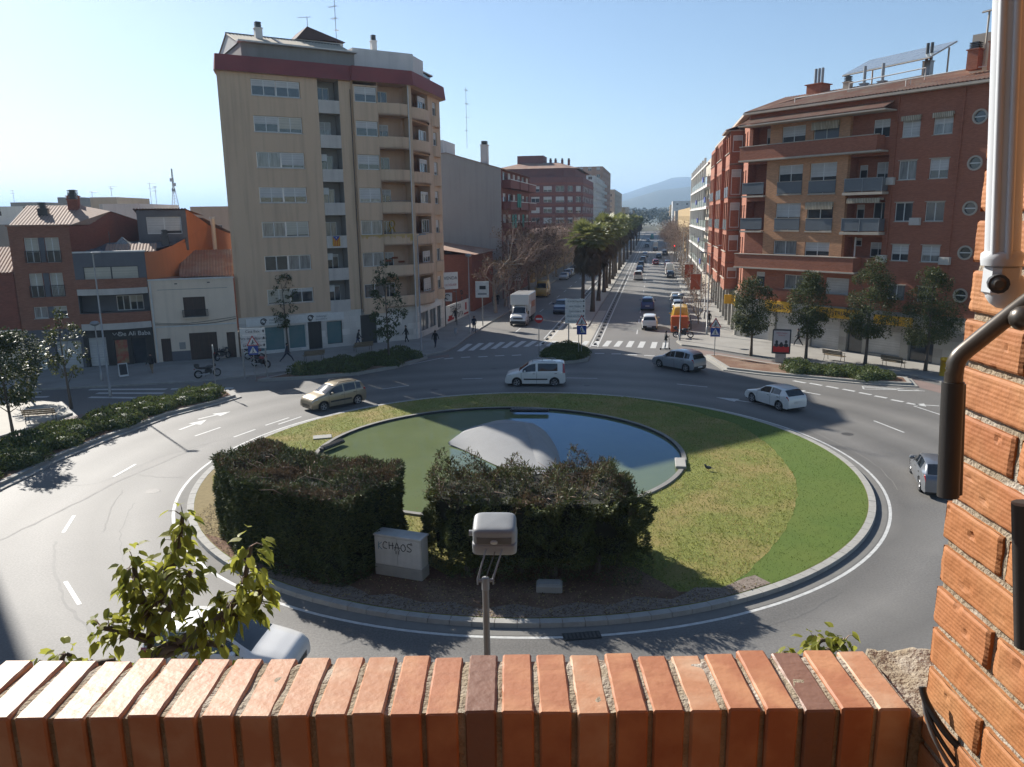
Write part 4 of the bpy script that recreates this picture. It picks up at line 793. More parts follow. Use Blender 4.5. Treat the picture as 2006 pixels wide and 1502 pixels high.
for (px, py0, py1, Y, s) in ((219, 384, 364, 110, 3), (297, 400, 357, 110, 4), (307, 400, 364, 112, 5), (28, 396, 372, 150, 6), (181, 386, 374, 111, 7)):
    p = AT(px, py0, Y + 3); q = AT(px, py1, Y + 3); antenna('rooftop_aerial', {3: 'thin aerial on the tan flat roof', 4: 'comb aerial with a dish, left of the lattice mast', 5: 'bare pole aerial next to the lattice mast', 6: 'small aerial on the far left skyline', 7: 'short aerial at the left end of the tan roof'}[s], p, q.z - p.z, 2, s)
p = AT(345, 420, 150); q = AT(341, 330, 150); t = thing('lattice_mast', 'tall lattice radio mast on the skyline left of the beige block', 'radio mast', p); b = MB(); H = q.z - p.z
for k in range(3): a = k * 2 * PI / 3; b.tube([(0.9 * math.cos(a), 0.9 * math.sin(a), 0), (0.18 * math.cos(a), 0.18 * math.sin(a), H * .6), (0.1 * math.cos(a), 0.1 * math.sin(a), H)], 0.05, ALU, 4)
for k in range(16):
    z = H * k / 16; r = 0.9 - 0.75 * min(1, z / (H * .6)); r = max(r, 0.12)
    for i in range(3): a = i * 2 * PI / 3; c = a + 2 * PI / 3; b.tube([(r * math.cos(a), r * math.sin(a), z), (r * math.cos(c) * .95, r * math.sin(c) * .95, z + H / 16)], 0.025, ALU, 4)
b.build('lattice', t); b = MB()
for z, a in ((.62, 0), (.5, 2), (.72, 4)): b.box((0.2 * math.cos(a) - .25, 0.2 * math.sin(a) - .25, H * z), (0.2 * math.cos(a) + .25, 0.2 * math.sin(a) + .25, H * z + .6), PIPE)
b.build('dish', t)
p = AT(915, 290, 128); q = AT(915, 170, 128); antenna('tall_aerial', 'very tall slim aerial on the roof right of the beige block', p, q.z - p.z, 4, 9)
# ================================================================ red brick building on the right
RBK = mat('red_brick', (0.41, 0.152, 0.086), (0.335, 0.124, 0.072), rough=0.88, scale=0.7, amount=0.8, bump=0.1, brick=(0.25, 0.065, (0.75, 0.75, 0.75), 0.008))
YBK = mat('tan_brick', (0.62, 0.33, 0.175), (0.53, 0.28, 0.15), rough=0.88, scale=0.7, amount=0.8, bump=0.1, brick=(0.25, 0.065, (0.75, 0.75, 0.75), 0.008))
BEIGEB = mat('beige_band', (0.46, 0.40, 0.33), (0.38, 0.33, 0.27), rough=0.8, scale=1, streak=0.2)
FROST = mat('frosted_glass', (0.16, 0.175, 0.19), (0.12, 0.135, 0.15), rough=0.25, scale=0.6, spec=0.7)
CLADG = mat('stone_cladding', (0.42, 0.40, 0.36), (0.35, 0.335, 0.30), rough=0.7, scale=0.7, brick=(1.4, 0.7, (0.75, 0.75, 0.75), 0.008))
SIGNY = mat('yellow_sign', (0.62, 0.36, 0.02), (0.55, 0.31, 0.02), rough=0.5, scale=1); NAVY = mat('navy_lettering', (0.02, 0.025, 0.06), rough=0.5)
STRIPE = mat('striped_awning', (0.62, 0.55, 0.42), (0.45, 0.36, 0.25), rough=0.8, scale=2, brick=(0.14, 6, (0.35, 0.35, 0.35), 0.03))
RB_O = Vector((22.78, 76.01, 0)); RB_A = R(-54.9)
rb = thing('apartment_block', 'red brick apartment building with round porthole windows and tan brick bays on the right', 'apartment block', RB_O, RB_A)
b = MB(); F = Fac(rb, b); ZE = 21.35
wcol = [(14.77, 16.2), (17.22, 18.67)]; wz = [(17.82, 19.32), (14.55, 16.03), (11.3, 12.78), (8.15, 9.45), (4.9, 6.2)]
holes = [(u0, u1, z0, z1) for u0, u1 in wcol for z0, z1 in wz] + [(12.35, 13.75, 18.0, 19.4), (4.77, 7.13, 5.2, 6.5), (9.07, 11.27, 5.05, 6.45), (1.6, 2.6, 5.2, 6.6)]
lz = [(13.75, 16.6), (10.5, 13.2), (8.3, 10.0)]
holes += [(0.05, 2.44, z0, z1, 1.2, RBK) for z0, z1 in lz[:2]] + [(10.56, 13.9, z0, z1, 1.1, RBK) for z0, z1 in lz] + [(0.4, 2.4, 18.2, 20.0, 0.9, RBK)]
circ = [18.82, 15.53, 12.25, 8.95, 5.7]
holes += [(20.05, 21.05, z - .5, z + .5, 0.0) for z in circ]
F.wall(0, 24, 4.3, ZE, RBK, holes)
for z in circ:                                         # porthole: brick spandrel up to the ring, ring, glass, bar
    q = []; n = 32
    sqp = lambda t: (0.5 * max(-1, min(1, math.cos(t) * 1.4142)), 0.5 * max(-1, min(1, math.sin(t) * 1.4142)))
    V = [F.M @ Vector((20.55 + sqp(2 * PI * i / n)[0], 0, z + sqp(2 * PI * i / n)[1])) for i in range(n)] + [F.M @ Vector((20.55 + .47 * math.cos(2 * PI * i / n), 0, z + .47 * math.sin(2 * PI * i / n))) for i in range(n)]
    b.add(V, [(i, (i + 1) % n, n + (i + 1) % n, n + i) for i in range(n)], RBK)
    def rg(bb, z=z): bb.lathe([(0.42, 0.35), (0.42, -0.05), (0.55, -0.05), (0.55, 0.02), (0.47, 0.02)], (20.55, 0, z), BEIGEB, 28, 'y', cap=False)
    o = F.part('porthole', rg, 40); pn = F.part('pane', lambda bb, z=z: bb.lathe([(0.001, 0.12), (0.43, 0.12)], (20.55, 0, z), GLASS, 24, 'y', cap=False)); pn.parent = o; pn.matrix_basis = Matrix()
    fr = F.part('glazing_bar', lambda bb, z=z: (bb.box((20.13, 0.06, z - .04), (20.97, 0.115, z + .04), WFR), bb.box((20.52, .06, z - .42), (20.58, .115, z)))if False else bb.box((20.13, 0.06, z - .04), (20.97, 0.115, z + .04), WFR)); fr.parent = o; fr.matrix_basis = Matrix()
SHF = {(0, 0): 1.0, (0, 1): 0.5, (1, 0): 0.0, (1, 1): 0.6, (2, 0): 0.0, (2, 1): 0.0, (3, 0): 0.6, (3, 1): 0.62, (4, 0): 0.0, (4, 1): 0.0}
for c, (u0, u1) in enumerate(wcol):
    for k, (z0, z1) in enumerate(wz):
        F.win(u0, u1, z0, z1, 0.1, 2, SHF[(k, c)], gl=CURT if (k + c) % 3 == 1 else GLASS, sill=BEIGEB)
        if k == 0: F.pbox('awning', [((u0 - .05, -0.22, z1 - .12), (u1 + .05, 0.02, z1 + .10)), ((u0 - .05, -0.24, z1 - .28), (u1 + .05, -0.22, z1 + .08))], STRIPE)
        else: F.pbox('lintel', [((u0 - .08, -0.05, z1), (u1 + .08, 0.02, z1 + .07))], BEIGEB)
F.win(12.35, 13.75, 18.0, 19.4, 0.1, 2, 0.45); F.win(4.77, 7.13, 5.2, 6.5, 0.1, 2, 0.0, gl=CURT, sill=BEIGEB); F.win(9.07, 11.27, 5.05, 6.45, 0.1, 1, 1.0, sm=SHUT, sill=BEIGEB); F.win(1.6, 2.6, 5.2, 6.6, 0.1, 1, 0.3)
# tan bay, two storeys with railed windows, and the top storey behind the long parapet
bw = [(3.75, 6.27, 13.75, 16.3), (7.0, 9.57, 13.7, 16.3), (3.68, 6.28, 10.52, 12.95), (6.95, 9.5, 10.47, 12.87), (3.65, 6.12, 8.36, 9.6), (6.96, 9.4, 8.3, 9.52)]
F.wall(2.44, 10.56, 8.3, 16.95, YBK, bw, y=-0.4); F.box((2.44, -0.4, 8.3), (2.46, 0, 16.95), RBK)
b.add([F.M @ Vector(q) for q in ((10.56, -.4, 8.3), (10.56, 0, 8.3), (10.56, 0, 16.95), (10.56, -.4, 16.95))], [(0, 1, 2, 3)], YBK); b.add([F.M @ Vector(q) for q in ((2.44, 0, 8.3), (2.44, -.4, 8.3), (2.44, -.4, 16.95), (2.44, 0, 16.95))], [(0, 1, 2, 3)], RBK)
for i, q in enumerate(bw):
    F.win(*q, -0.28, 2, [0.3, 0.45, 0.5, 0.12, 0.0, 0.66][i], gl=CURT if i == 4 else GLASS)
    if i < 4: F.pbox('glass_balustrade', [((q[0] - .02, -0.48, q[2] + .08), (q[1] + .02, -0.45, q[2] + 1.08))], FROST); F.pbox('handrail', [((q[0] - .05, -0.50, q[2] + 1.08), (q[1] + .05, -0.43, q[2] + 1.13)), ((q[0] - .05, -0.52, q[2] - .1), (q[1] + .05, -0.40, q[2] + .02))], BEIGEB)
F.pbox('awning', [((6.9, -0.62, 12.62), (9.55, -0.41, 12.98)), ((6.9, -0.66, 12.35), (9.55, -0.62, 12.9))], STRIPE)
for z0, z1 in ((16.96, 18.15), (7.1, 8.28)):
    F.pbox('balcony', [((-0.15, -1.15, z0), (13.4 if z0 > 10 else 12.2, -0.95, z1)), ((-0.15, -0.95, z0), (13.4 if z0 > 10 else 12.2, -0.001, z0 + .2)), ((-.15, -.95, z0 + .2), (.05, -.001, z1)), (((13.2 if z0 > 10 else 12.0), -.95, z0 + .2), (13.4 if z0 > 10 else 12.2, -.001, z1))], RBK)
    F.pbox('coping', [((-0.2, -1.2, z1), (13.5 if z0 > 10 else 12.3, -0.9, z1 + .07)), ((-0.2, -1.22, z0 - .14), (13.8 if z0 > 10 else 12.4, -0.01, z0 - .002))], BEIGEB)
F.wall(2.6, 10.5, 17.2, 20.05, YBK, [(3.86, 6.26, 18.15, 19.65), (7.06, 9.5, 18.1, 19.68)], y=-0.35); b.add([F.M @ Vector(q) for q in ((10.5, -.35, 17.2), (10.5, 0, 17.2), (10.5, 0, 20.05), (10.5, -.35, 20.05))], [(0, 1, 2, 3)], YBK)
F.win(3.86, 6.26, 18.15, 19.65, -0.24, 2, 0.6); F.win(7.06, 9.5, 18.1, 19.68, -0.24, 2, 0.0, gl=FROST); F.pbox('awning', [((7.0, -0.6, 19.3), (9.55, -0.36, 19.7)), ((7.0, -0.64, 19.05), (9.55, -0.6, 19.65))], STRIPE)
for z0, z1 in lz[:2]:                                  # left loggia
    F.wall(0.05, 2.44, z0, z1, RBK, [(1.2, 2.2, z0 + .05, z1 - .5, .08)], y=1.2); F.win(1.2, 2.2, z0 + .05, z1 - .5, 1.25, 1, 0.4, name='balcony_door')
    F.pbox('balcony', [((-.05, -0.75, z0 - .18), (2.43, 1.19, z0 - .02))], BEIGEB); F.pbox('glass_balustrade', [((-.03, -0.72, z0 + .1), (2.43, -0.69, z0 + 1.1)), ((-.03, -0.69, z0 + .1), (0.0, 0.0, z0 + 1.1))], FROST); F.pbox('handrail', [((-.06, -0.75, z0 + 1.1), (2.43, -0.66, z0 + 1.16))], ALU)
for i, (z0, z1) in enumerate(lz):                      # right loggia
    F.wall(10.56, 13.9, z0, z1, RBK, [(12.32, 13.7, z0 + (.05 if i < 2 else .03), z0 + 2.35 if i < 2 else 9.55, .08), (10.8, 11.5, z0 + .9, z0 + (2.2 if i < 2 else 1.6), .08)], y=1.1); F.win(12.32, 13.7, z0 + (.05 if i < 2 else .03), z0 + 2.35 if i < 2 else 9.55, 1.12, 2, (0.4, 0.0, 0.45)[i], name='balcony_door'); F.win(10.8, 11.5, z0 + .9, z0 + (2.2 if i < 2 else 1.6), 1.12, 1, 0.3)
    if i < 2: F.pbox('balcony', [((10.57, -0.95, z0 - .28), (14.1, 1.09, z0 - .06))], BEIGEB); F.pbox('glass_balustrade', [((10.7, -0.90, z0 + .02), (14.0, -0.87, z0 + 1.02)), ((10.7, -.87, z0 + .02), (10.73, -.4, z0 + 1.02)), ((13.97, -.87, z0 + .02), (14.0, 0, z0 + 1.02))], FROST); F.pbox('handrail', [((10.65, -0.94, z0 + 1.02), (14.05, -0.83, z0 + 1.08))] + [((u, -.92, z0 - .1), (u + .05, -.86, z0 + 1.02)) for u in (10.68, 12.3, 13.98)], ALU)
F.pbox('awning', [((10.9, -0.7, 13.05), (13.8, -0.1, 13.2)), ((10.9, -0.72, 12.8), (13.8, -0.69, 13.15))], STRIPE)
F.wall(0.4, 2.4, 18.0, 20.1, RBK, [(1.3, 2.1, 18.2, 19.8, .08)], y=0.9); F.win(1.3, 2.1, 18.2, 19.8, 0.92, 1, 0.5, name='balcony_door'); F.pbox('downpipe', [((11.55, -0.1, 8.2), (11.65, 0.0, 10.0))], PIPE)
for u, z in ((14.2, 14.2), (16.6, 11.0), (19.2, 8.0), (14.1, 8.0)): F.pbox('air_conditioner', [((u - .4, -.38, z), (u + .4, -.04, z + .58)), ((u - .36, -.40, z + .06), (u + .1, -.38, z + .52))], PGREY)
for u in (19.35, 14.35): F.pbox('downpipe', [((u - .05, -.11, 4.4), (u + .05, -.01, 21.0))], RBK)
# ground floor
sh = [(0.8, 3.5, 0.05, 2.85), (4.1, 7.5, 0.05, 2.95), (7.95, 10.8, 0.05, 2.85), (11.5, 13.0, 0.1, 2.8), (13.4, 16.3, 0.3, 2.35), (17.0, 19.0, 0.1, 2.3)]
F.wall(-.3, 24, 0, 4.3, CLADG, [q + (0.4,) for q in sh], y=-0.12)
for i, q in enumerate(sh): F.win(*q, 0.1, 1, 1.0 if i in (0, 1, 2, 4) else 0.0, fr=ALU, sm=SHUT, name='roller_shutter' if i in (0, 1, 2, 4) else 'shop_window')
F.wall(-.05, 24, 4.0, 5.0, RBK, (), y=-0.16)
for u0, u1, z0, z1, tx, ln in ((3.1, 5.9, 3.02, 4.0, 'PAPEL', 0.55), (7.9, 12.6, 3.0, 3.85, 'INDUSTRIAL', 0.5), (14.0, 17.2, 2.9, 3.65, 'PAPEL', 0.5)):
    s = F.pbox('shop_sign', [((u0, -0.42, z0), (u1, -0.17, z1))], SIGNY); F.text('lettering', tx, ln, NAVY, (u0 + u1) / 2, -0.43, (z0 + z1) / 2, s, 1.1)
# avenue side: three bays of loggias
AL = 37.0; fo = AVS * AL; c_, s_ = math.cos(RB_A), math.sin(RB_A)
ox, oy = c_ * fo.x + s_ * fo.y, -s_ * fo.x + c_ * fo.y
F2 = Fac(rb, b, (ox, oy), math.atan2(-oy, -ox))        # u runs from the far end towards the corner
hs = [(AL - 2.2, AL - 1.2, z, z + 1.6) for z in (18.2, 14.6, 11.3, 8.2, 5.2)] + [(AL - 4.0, AL - 3.2, z, z + 1.6) for z in (18.2, 14.6, 11.3, 8.2, 5.2)]
F2.wall(0, AL, 4.3, ZE, RBK, hs)
for q in hs: F2.win(*q, 0.1, 1, 0.4)
lev = [(17.0, 20.1), (13.7, 16.8), (10.4, 13.5), (7.1, 10.2), (4.3, 6.9)]
for (a, d) in ((27.5, 32.0), (15.5, 22.5), (4.0, 11.0)):
    for k, (z0, z1) in enumerate(lev):
        n = 2 if d - a < 5 else 3; g = (d - a) / n; hh = [(a + g * i + .25, a + g * (i + 1) - .25, z0 + (1.15 if k in (0, 3, 4) else 0.25), z1 - .25, .9, RBK) for i in range(n)]
        F2.wall(a, d, z0 - .05, z1 + .12, RBK, hh, y=-1.3)
        for e in (a, d):
            p = [F2.M @ Vector(q) for q in ((e, -1.3, z0 - .05), (e, 0, z0 - .05), (e, 0, z1 + .12), (e, -1.3, z1 + .12))]
            if e == a: p.reverse()
            b.add(p, [(0, 1, 2, 3)], RBK)
        F2.box((a, -1.29, z0 - .045), (d, -0.01, z0 + .1), BEIGEB); F2.box((a, -0.4, z0 + .1), (d, -0.38, z1), RBK)
        for q in hh:
            F2.win(q[0] + .1, q[1] - .1, z0 + .2, z1 - .5, -0.45, 2, rnd.choice((0, .3, .6, 1.0)), name='balcony_door')
            if k in (1, 2): F2.pbox('glass_balustrade', [((q[0], -1.36, z0 + .05), (q[1], -1.32, z0 + 1.1))], FROST)
        if k in (0, 3, 4): F2.pbox('coping', [((a - .1, -1.42, z0 + 1.1), (d + .1, -1.28, z0 + 1.17))], BEIGEB)
# end face of the nearest bay: open corner loggia seen from the roundabout
for k, (z0, z1) in enumerate(lev):
    Fe = Fac(rb, b); Fe.M = F2.M @ T3(32.02, -1.3, 0) @ RZ(R(90)); Fe.win(0.25, 1.2, z0 + 0.3 if k not in (0, 3, 4) else z0 + 1.2, z1 - .3, -0.02, 1, 0.3, name='side_window')
cols = MB(); F2.wall(0, AL, 0, 4.3, CLADG, [(2 + 4.2 * i, 4.8 + 4.2 * i, 0.1, 3.2, .4) for i in range(8)], y=0.6)
for i in range(8): F2.win(2 + 4.2 * i, 4.8 + 4.2 * i, 0.1, 3.2, 0.9, 2, 0.5 if i % 2 else 0.0, fr=DFR, name='shop_window')
for i in range(10): F2.pbox('column', [((1.2 + 3.85 * i, -0.45, 0), (1.65 + 3.85 * i, 0.0, 4.3))], CLADG)
F2.box((0, -0.3, 4.15), (AL, 0.6, 4.3), BEIGEB)
s = F2.pbox('shop_sign', [((AL - 1.6, -1.5, 3.2), (AL - 1.4, -0.2, 4.1))], SIGNY); F2.pbox('shop_sign', [((AL - 2.2, -0.6, 3.1), (AL - 0.1, -0.5, 4.0))], SIGNY)
# roof
W_, D_ = 24.0, 11.0
b.build('wall', rb)
b = MB(); M0 = Matrix(); tiles(b, M0, -0.4, 24, -0.55, 21.3, 5.5, 23.1, TILE, 0.3, 0.09); F.box((-0.45, -0.6, 21.12), (24, -0.02, 21.3), BEIGEB)
b2 = b; b2.box((-0.45, -0.6, 21.12), (24, -0.02, 21.3), BEIGEB) if False else None
b.add([(-0.4, 5.5, 23.1), (24, 5.5, 23.1), (24, 14, 21), (-0.4, 14, 21)], [(0, 1, 2, 3)], TILE)
tiles(b, F2.M, 0, AL + 0.1, -0.5, 21.3, 5.0, 22.7, TILE, 0.3, 0.09); b.add([F2.M @ Vector(q) for q in ((0, 5, 22.7), (AL, 5, 22.7), (AL, 14, 21), (0, 14, 21))], [(0, 1, 2, 3)], TILE); b.box((0, -0.62, 21.08), (AL, 0.0, 21.3), BEIGEB, F2.M)
b.box((-0.4, -0.6, 21.1), (24, 0.0, 21.29), BEIGEB)
b.build('roof', rb)
b = MB(); tiles(b, M0, -0.1, 14.0, -1.7, 20.05, -0.01, 20.7, TILE, 0.24, 0.08); b.box((-0.05, -1.72, 19.93), (14.2, 0, 20.04), BEIGEB); tiles(b, F2.M, 27.3, 32.2, -1.8, 20.3, -0.01, 20.9, TILE, 0.24, 0.08); b.box((27.3, -1.8, 20.22), (32.2, 0, 20.3), BEIGEB, F2.M); b.build('canopy_roof', rb)
b = MB()
for (u0, y0, u1, y1, z) in ((4.0, 1.0, 14.0, 2.0, 22.2), (14.0, 1.3, 21, 2.3, 22.4), (8, 3.0, 14.5, 3.2, 23.1)):
    b.tube([(u0, y0, z), (u1, y1, z + .3)], 0.05, PIPE, 5); b.tube([(u0, y0, z), (u0, y0, z - .9)], 0.04, PIPE, 5); b.tube([(u1, y1, z + .3), (u1, y1, z - .6)], 0.04, PIPE, 5)
    b.add([(u0, y0 - .3, z - .75), (u1, y1 - .3, z - .45), (u1, y1 - .3, z - .25), (u0, y0 - .3, z - .55)], [(0, 1, 2, 3)], BEIGEB)
b.build('roof_terrace', rb)
chimney(rb, M0, 0.2, 9.5, 21.8, 0.9, 0.7, RBK, pots=1); chimney(rb, M0, 3.2, 5.6, 22.6, 1.2, 1.5, RBK, ALU, pots=3); chimney(rb, M0, 1.2, 7.5, 22.4, 0.9, 0.7, RBK); chimney(rb, M0, 8.4, 4.6, 22.5, 0.6, 0.55, ALU, ALU, pots=1); chimney(rb, M0, 10.3, 4.2, 22.4, 0.6, 0.55, ALU, ALU, pots=1); chimney(rb, M0, 13.0, 6.4, 23.0, 1.4, 0.6, ALU, DFR, pots=2); chimney(rb, M0, 6.6, 5.0, 22.8, 0.7, 0.6, BEIGEB)
chimney(rb, M0, 18.7, 2.2, 22.5, 1.4, 0.8, RBK); chimney(rb, M0, 20.6, 1.5, 22.2, 1.9, 0.9, RBK); chimney(rb, M0, 22.4, 1.0, 22.0, 1.6, 0.9, RBK)
b = MB(); b.box((18, 3.0, 22), (24, 8, 25.2), BEIGEB); b.build('penthouse', rb)
PANEL = mat('canopy_glass', (0.20, 0.23, 0.25), (0.28, 0.31, 0.33), rough=0.15, scale=1.5, spec=0.9)
def glass_canopy(u0, y0, z0, u1, y1, z1, px):
    q = MB(); q.add([(u0, y0, z0), (u1, y0, z0 + .3), (u1, y1, z1 + .3), (u0, y1, z1), (u0, y0, z0 + .05), (u1, y0, z0 + .35), (u1, y1, z1 + .35), (u0, y1, z1 + .05)], [(3, 2, 1, 0), (4, 5, 6, 7), (0, 1, 5, 4), (1, 2, 6, 5), (2, 3, 7, 6), (3, 0, 4, 7)], PANEL); o = q.build('glass_canopy', rb)
    q = MB()
    for i in range(7): t = i / 6; q.tube([(u0 + (u1 - u0) * t, y0, z0 + .3 * t - .03), (u0 + (u1 - u0) * t, y1, z1 + .3 * t - .03)], 0.05, BEIGEB, 5)
    for t in (0, .5, 1): q.tube([(u0, y0 + (y1 - y0) * t, z0 + (z1 - z0) * t - .05), (u1, y0 + (y1 - y0) * t, z0 + (z1 - z0) * t + .25)], 0.06, BEIGEB, 5)
    for u, y in px: q.tube([(u, y, 22.8), (u, y, z0 + (z1 - z0) * (y - y0) / (y1 - y0))], 0.07, BEIGEB, 6)
    q.build('canopy_frame', o)
glass_canopy(6.0, 5.0, 24.2, 13.8, 9.2, 25.9, ((6.4, 5.2), (9.8, 5.2), (13.2, 5.2), (6.6, 8.8), (13.4, 8.8)))
glass_canopy(18.8, 2.4, 26.6, 24.5, 6.5, 27.7, ((19.2, 2.6), (21.5, 2.6), (24, 2.6)))
# ================================================================ buildings along the avenue
GABLE = mat('grey_gable', (0.40, 0.375, 0.34), (0.34, 0.32, 0.29), rough=0.9, scale=0.25, amount=0.7, streak=0.25)
REDB = mat('dull_red_brick', (0.215, 0.085, 0.07), (0.165, 0.068, 0.058), rough=0.9, scale=0.5, streak=0.15)
OCHRE = mat('ochre_render', (0.42, 0.30, 0.14), (0.34, 0.24, 0.12), rough=0.9, scale=0.5, streak=0.25)
GREENA = mat('green_awning', (0.03, 0.25, 0.20), (0.025, 0.19, 0.16), rough=0.8); BLUEA = mat('blue_awning', (0.03, 0.05, 0.28), (0.025, 0.04, 0.2), rough=0.8)
def avrz(): return -AVA
LW = -22.0                                             # building line on the left pavement
def leftface(s): p = AV(s, LW); return (p.x, p.y, 0)
# low brick workshop next to the tall block, behind the painted hoarding
t = thing('workshop', 'low red brick workshop wall right of the tall beige block', 'workshop', (*AV(106, LW - 4)[:2], 0), R(180) + avrz() - R(90) + R(0)); b = MB()
p0, p1, p2 = AV(106, LW), AV(106, LW - 16), AV(92, LW - 16)
t.location = (0, 0, 0); t.rotation_euler.z = 0
wv = [AV(97, LW - 1.0), AV(110, LW - 1.0), AV(110, LW - 14), AV(97, LW - 14)]
b.prism([(p.x, p.y) for p in wv], 0, 7.4, BRKD); b.build('wall', t); b = MB()
b.add([(*AV(96.6, LW - .5)[:2], 7.4), (*AV(111, LW - .5)[:2], 7.4), (*AV(111, LW - 14)[:2], 9.4), (*AV(96.6, LW - 14)[:2], 9.4)], [(0, 1, 2, 3)], TILE); b.build('roof', t)
# grey gable end with a red balcony front
t = thing('apartment_block', 'block with a blank grey gable and red balconies with green awnings', 'apartment block', (*AV(112, LW)[:2], 0), R(90) - AVA); b = MB(); F = Fac(t, b)
# local u runs along the avenue, y towards its left (away from the street)
Ld = 26.0; H = 18.8
F.wall(0, Ld, 0, H, REDB, [(1.2 + 4.2 * i, 3.8 + 4.2 * i, 4.2 + 3.05 * k, 6.3 + 3.05 * k) for i in range(6) for k in range(5)])
for i in range(6):
    for k in range(5):
        F.win(1.2 + 4.2 * i, 3.8 + 4.2 * i, 4.2 + 3.05 * k, 6.3 + 3.05 * k, 0.1, 3, (0, .4, .8, 0.2)[(i + k) % 4])
        if i % 2 == 0: F.pbox('balcony', [((0.6 + 4.2 * i, -1.3, 3.95 + 3.05 * k), (8.2 + 4.2 * i, 0, 4.15 + 3.05 * k)), ((0.6 + 4.2 * i, -1.3, 4.15 + 3.05 * k), (8.2 + 4.2 * i, -1.22, 5.1 + 3.05 * k)), ((0.6 + 4.2 * i, -1.22, 4.15 + 3.05 * k), (0.68 + 4.2 * i, 0, 5.1 + 3.05 * k))], REDB); F.pbox('handrail', [((0.6 + 4.2 * i, -1.36, 5.12 + 3.05 * k), (8.2 + 4.2 * i, -1.18, 5.2 + 3.05 * k))], WFR)
for u, k in ((0.9, 2), (3.2, 2), (5.6, 3), (7.4, 3), (10, 2)): F.pbox('awning', [((u, -1.42, 4.3 + 3.05 * k), (u + 1.5, -1.37, 6.3 + 3.05 * k))], GREENA)
b.add([(0, 0, 0), (0, 16, 0), (0, 16, 20.5), (0, 8, 21.2), (0, 0, H)], [(4, 3, 2, 1, 0)], GABLE); b.quad((Ld, 0, 0), (Ld, 16, 0), (Ld, 16, H), (Ld, 0, H), GABLE); b.build('wall', t)
b = MB(); b.add([(-.2, -.8, H - .1), (Ld, -.8, H - .1), (Ld, 8, 21.2), (-.2, 8, 21.25)], [(0, 1, 2, 3)], TILE); b.add([(-.2, 8, 21.25), (Ld, 8, 21.2), (Ld, 16, 20), (-.2, 16, 20.5)], [(0, 1, 2, 3)], TILE); b.build('roof', t)
b = MB(); b.box((2, 9, 20), (9, 15, 23.2), WHITER); b.box((1.5, 12.2, 20), (3, 13.4, 23.8), WHITER); b.build('penthouse', t)
chimney(t, Matrix(), 1.2, 2.6, 19.2, 3.0, 1.0, WHITER); chimney(t, Matrix(), 1.4, 11.0, 21, 2.6, 0.8, WHITER)
# small ochre house behind the bare trees
t = block('small ochre house with a tiled roof between the bare trees on the left pavement', leftface(141), R(90) - AVA, 14, 9, 7.0, OCHRE, seed=21, sides=(False, True), roof=TILE, name='house', cat='house', bay=3.6)
t = block('ochre two storey shop terrace along the left side of the avenue', leftface(156), R(90) - AVA, 70, 9, 8.0, OCHRE, seed=22, sides=(True, False), roof=TILE, name='house', cat='house', bay=5)
# big dark red block with the rounded corner, facing back down the avenue
t = thing('apartment_block', 'large dark red block with a rounded corner, far down the left side', 'apartment block', (*AV(232, LW - 26)[:2], 0), -AVA); b = MB(); H = 25.0
F = Fac(t, b); F2 = Fac(t, b, (22, 0), R(45)); F3 = Fac(t, b, (26.4, 4.4), R(90))
for FF, L, nn in ((F, 22, 6), (F2, 6.2, 2), (F3, 40, 10)):
    g = L / nn; hs = [(g * i + .5, g * (i + 1) - .7, 4.0 + 3.05 * k, 5.6 + 3.05 * k) for i in range(nn) for k in range(6)]
    FF.wall(0, L, 0, H - 1.6, REDB, hs)
    for j, q in enumerate(hs): FF.win(*q, 0.1, 2, (0.0, .5, 1.0, .7, .3)[(j * 7) % 5])
    FF.box((0.02, -0.12, 3.3), (L - .02, 0, 3.6), PGREY)
    for k in range(6): FF.box((0.02, -0.10, 6.0 + 3.05 * k), (L - .02, 0, 6.6 + 3.05 * k), BRKD)
b.prism([(0, 0), (22, 0), (26.4, 4.4), (26.4, 44), (0, 44)], H - 1.6, H - 1.6, REDB); b.quad((0, 44, 0), (0, 0, 0), (0, 0, H - 1.6), (0, 44, H - 1.6), REDB)
b.build('wall', t); b = MB(); pl = [(1, 2.5), (21, 2.5), (24, 5.5), (24, 43), (1, 43)]; b.prism(pl, H - 1.6, H + 1.0, REDB); b.build('attic', t); b = MB()
o2 = [(0, 1.2), (21.6, 1.2), (25.3, 5), (25.3, 44), (0, 44)]; i2 = offset_poly(o2, 7); n = 5
b.add([(p[0], p[1], H + 1.0) for p in o2] + [(p[0], p[1], H + 3.0) for p in i2], [(i, (i + 1) % n, n + (i + 1) % n, n + i) for i in range(n)], TILE); b.prism(i2, H + 3, H + 3, TILE); b.build('roof', t)
b = MB(); b.box((6, 8, H + 2), (14, 16, H + 5.2), REDB); b.build('stair_tower', t)
for u in (15.5, 17, 19, 21): chimney(t, Matrix(), u, 9 + u * .3, H + 2.6, 1.5, 0.7, REDB)
# pale blocks beyond it
block('white apartment block beyond the dark red one on the left', (*AV(300, LW - 18)[:2], 0), -AVA, 17.0, 60, 27, WBL, seed=31, sides=(False, True), bay=3.4, balc=2)
block('salmon topped apartment block farther along the left side', (*AV(345, LW - 16)[:2], 0), -AVA, 15, 60, 33, mat('salmon_render', (0.46, 0.28, 0.19), rough=0.9, scale=.5), seed=32, sides=(False, True), bay=3.6)
block('farthest pale apartment block on the left of the avenue', (*AV(430, LW - 14)[:2], 0), -AVA, 14, 90, 26, TANB, seed=33, sides=(False, True), bay=4.2)
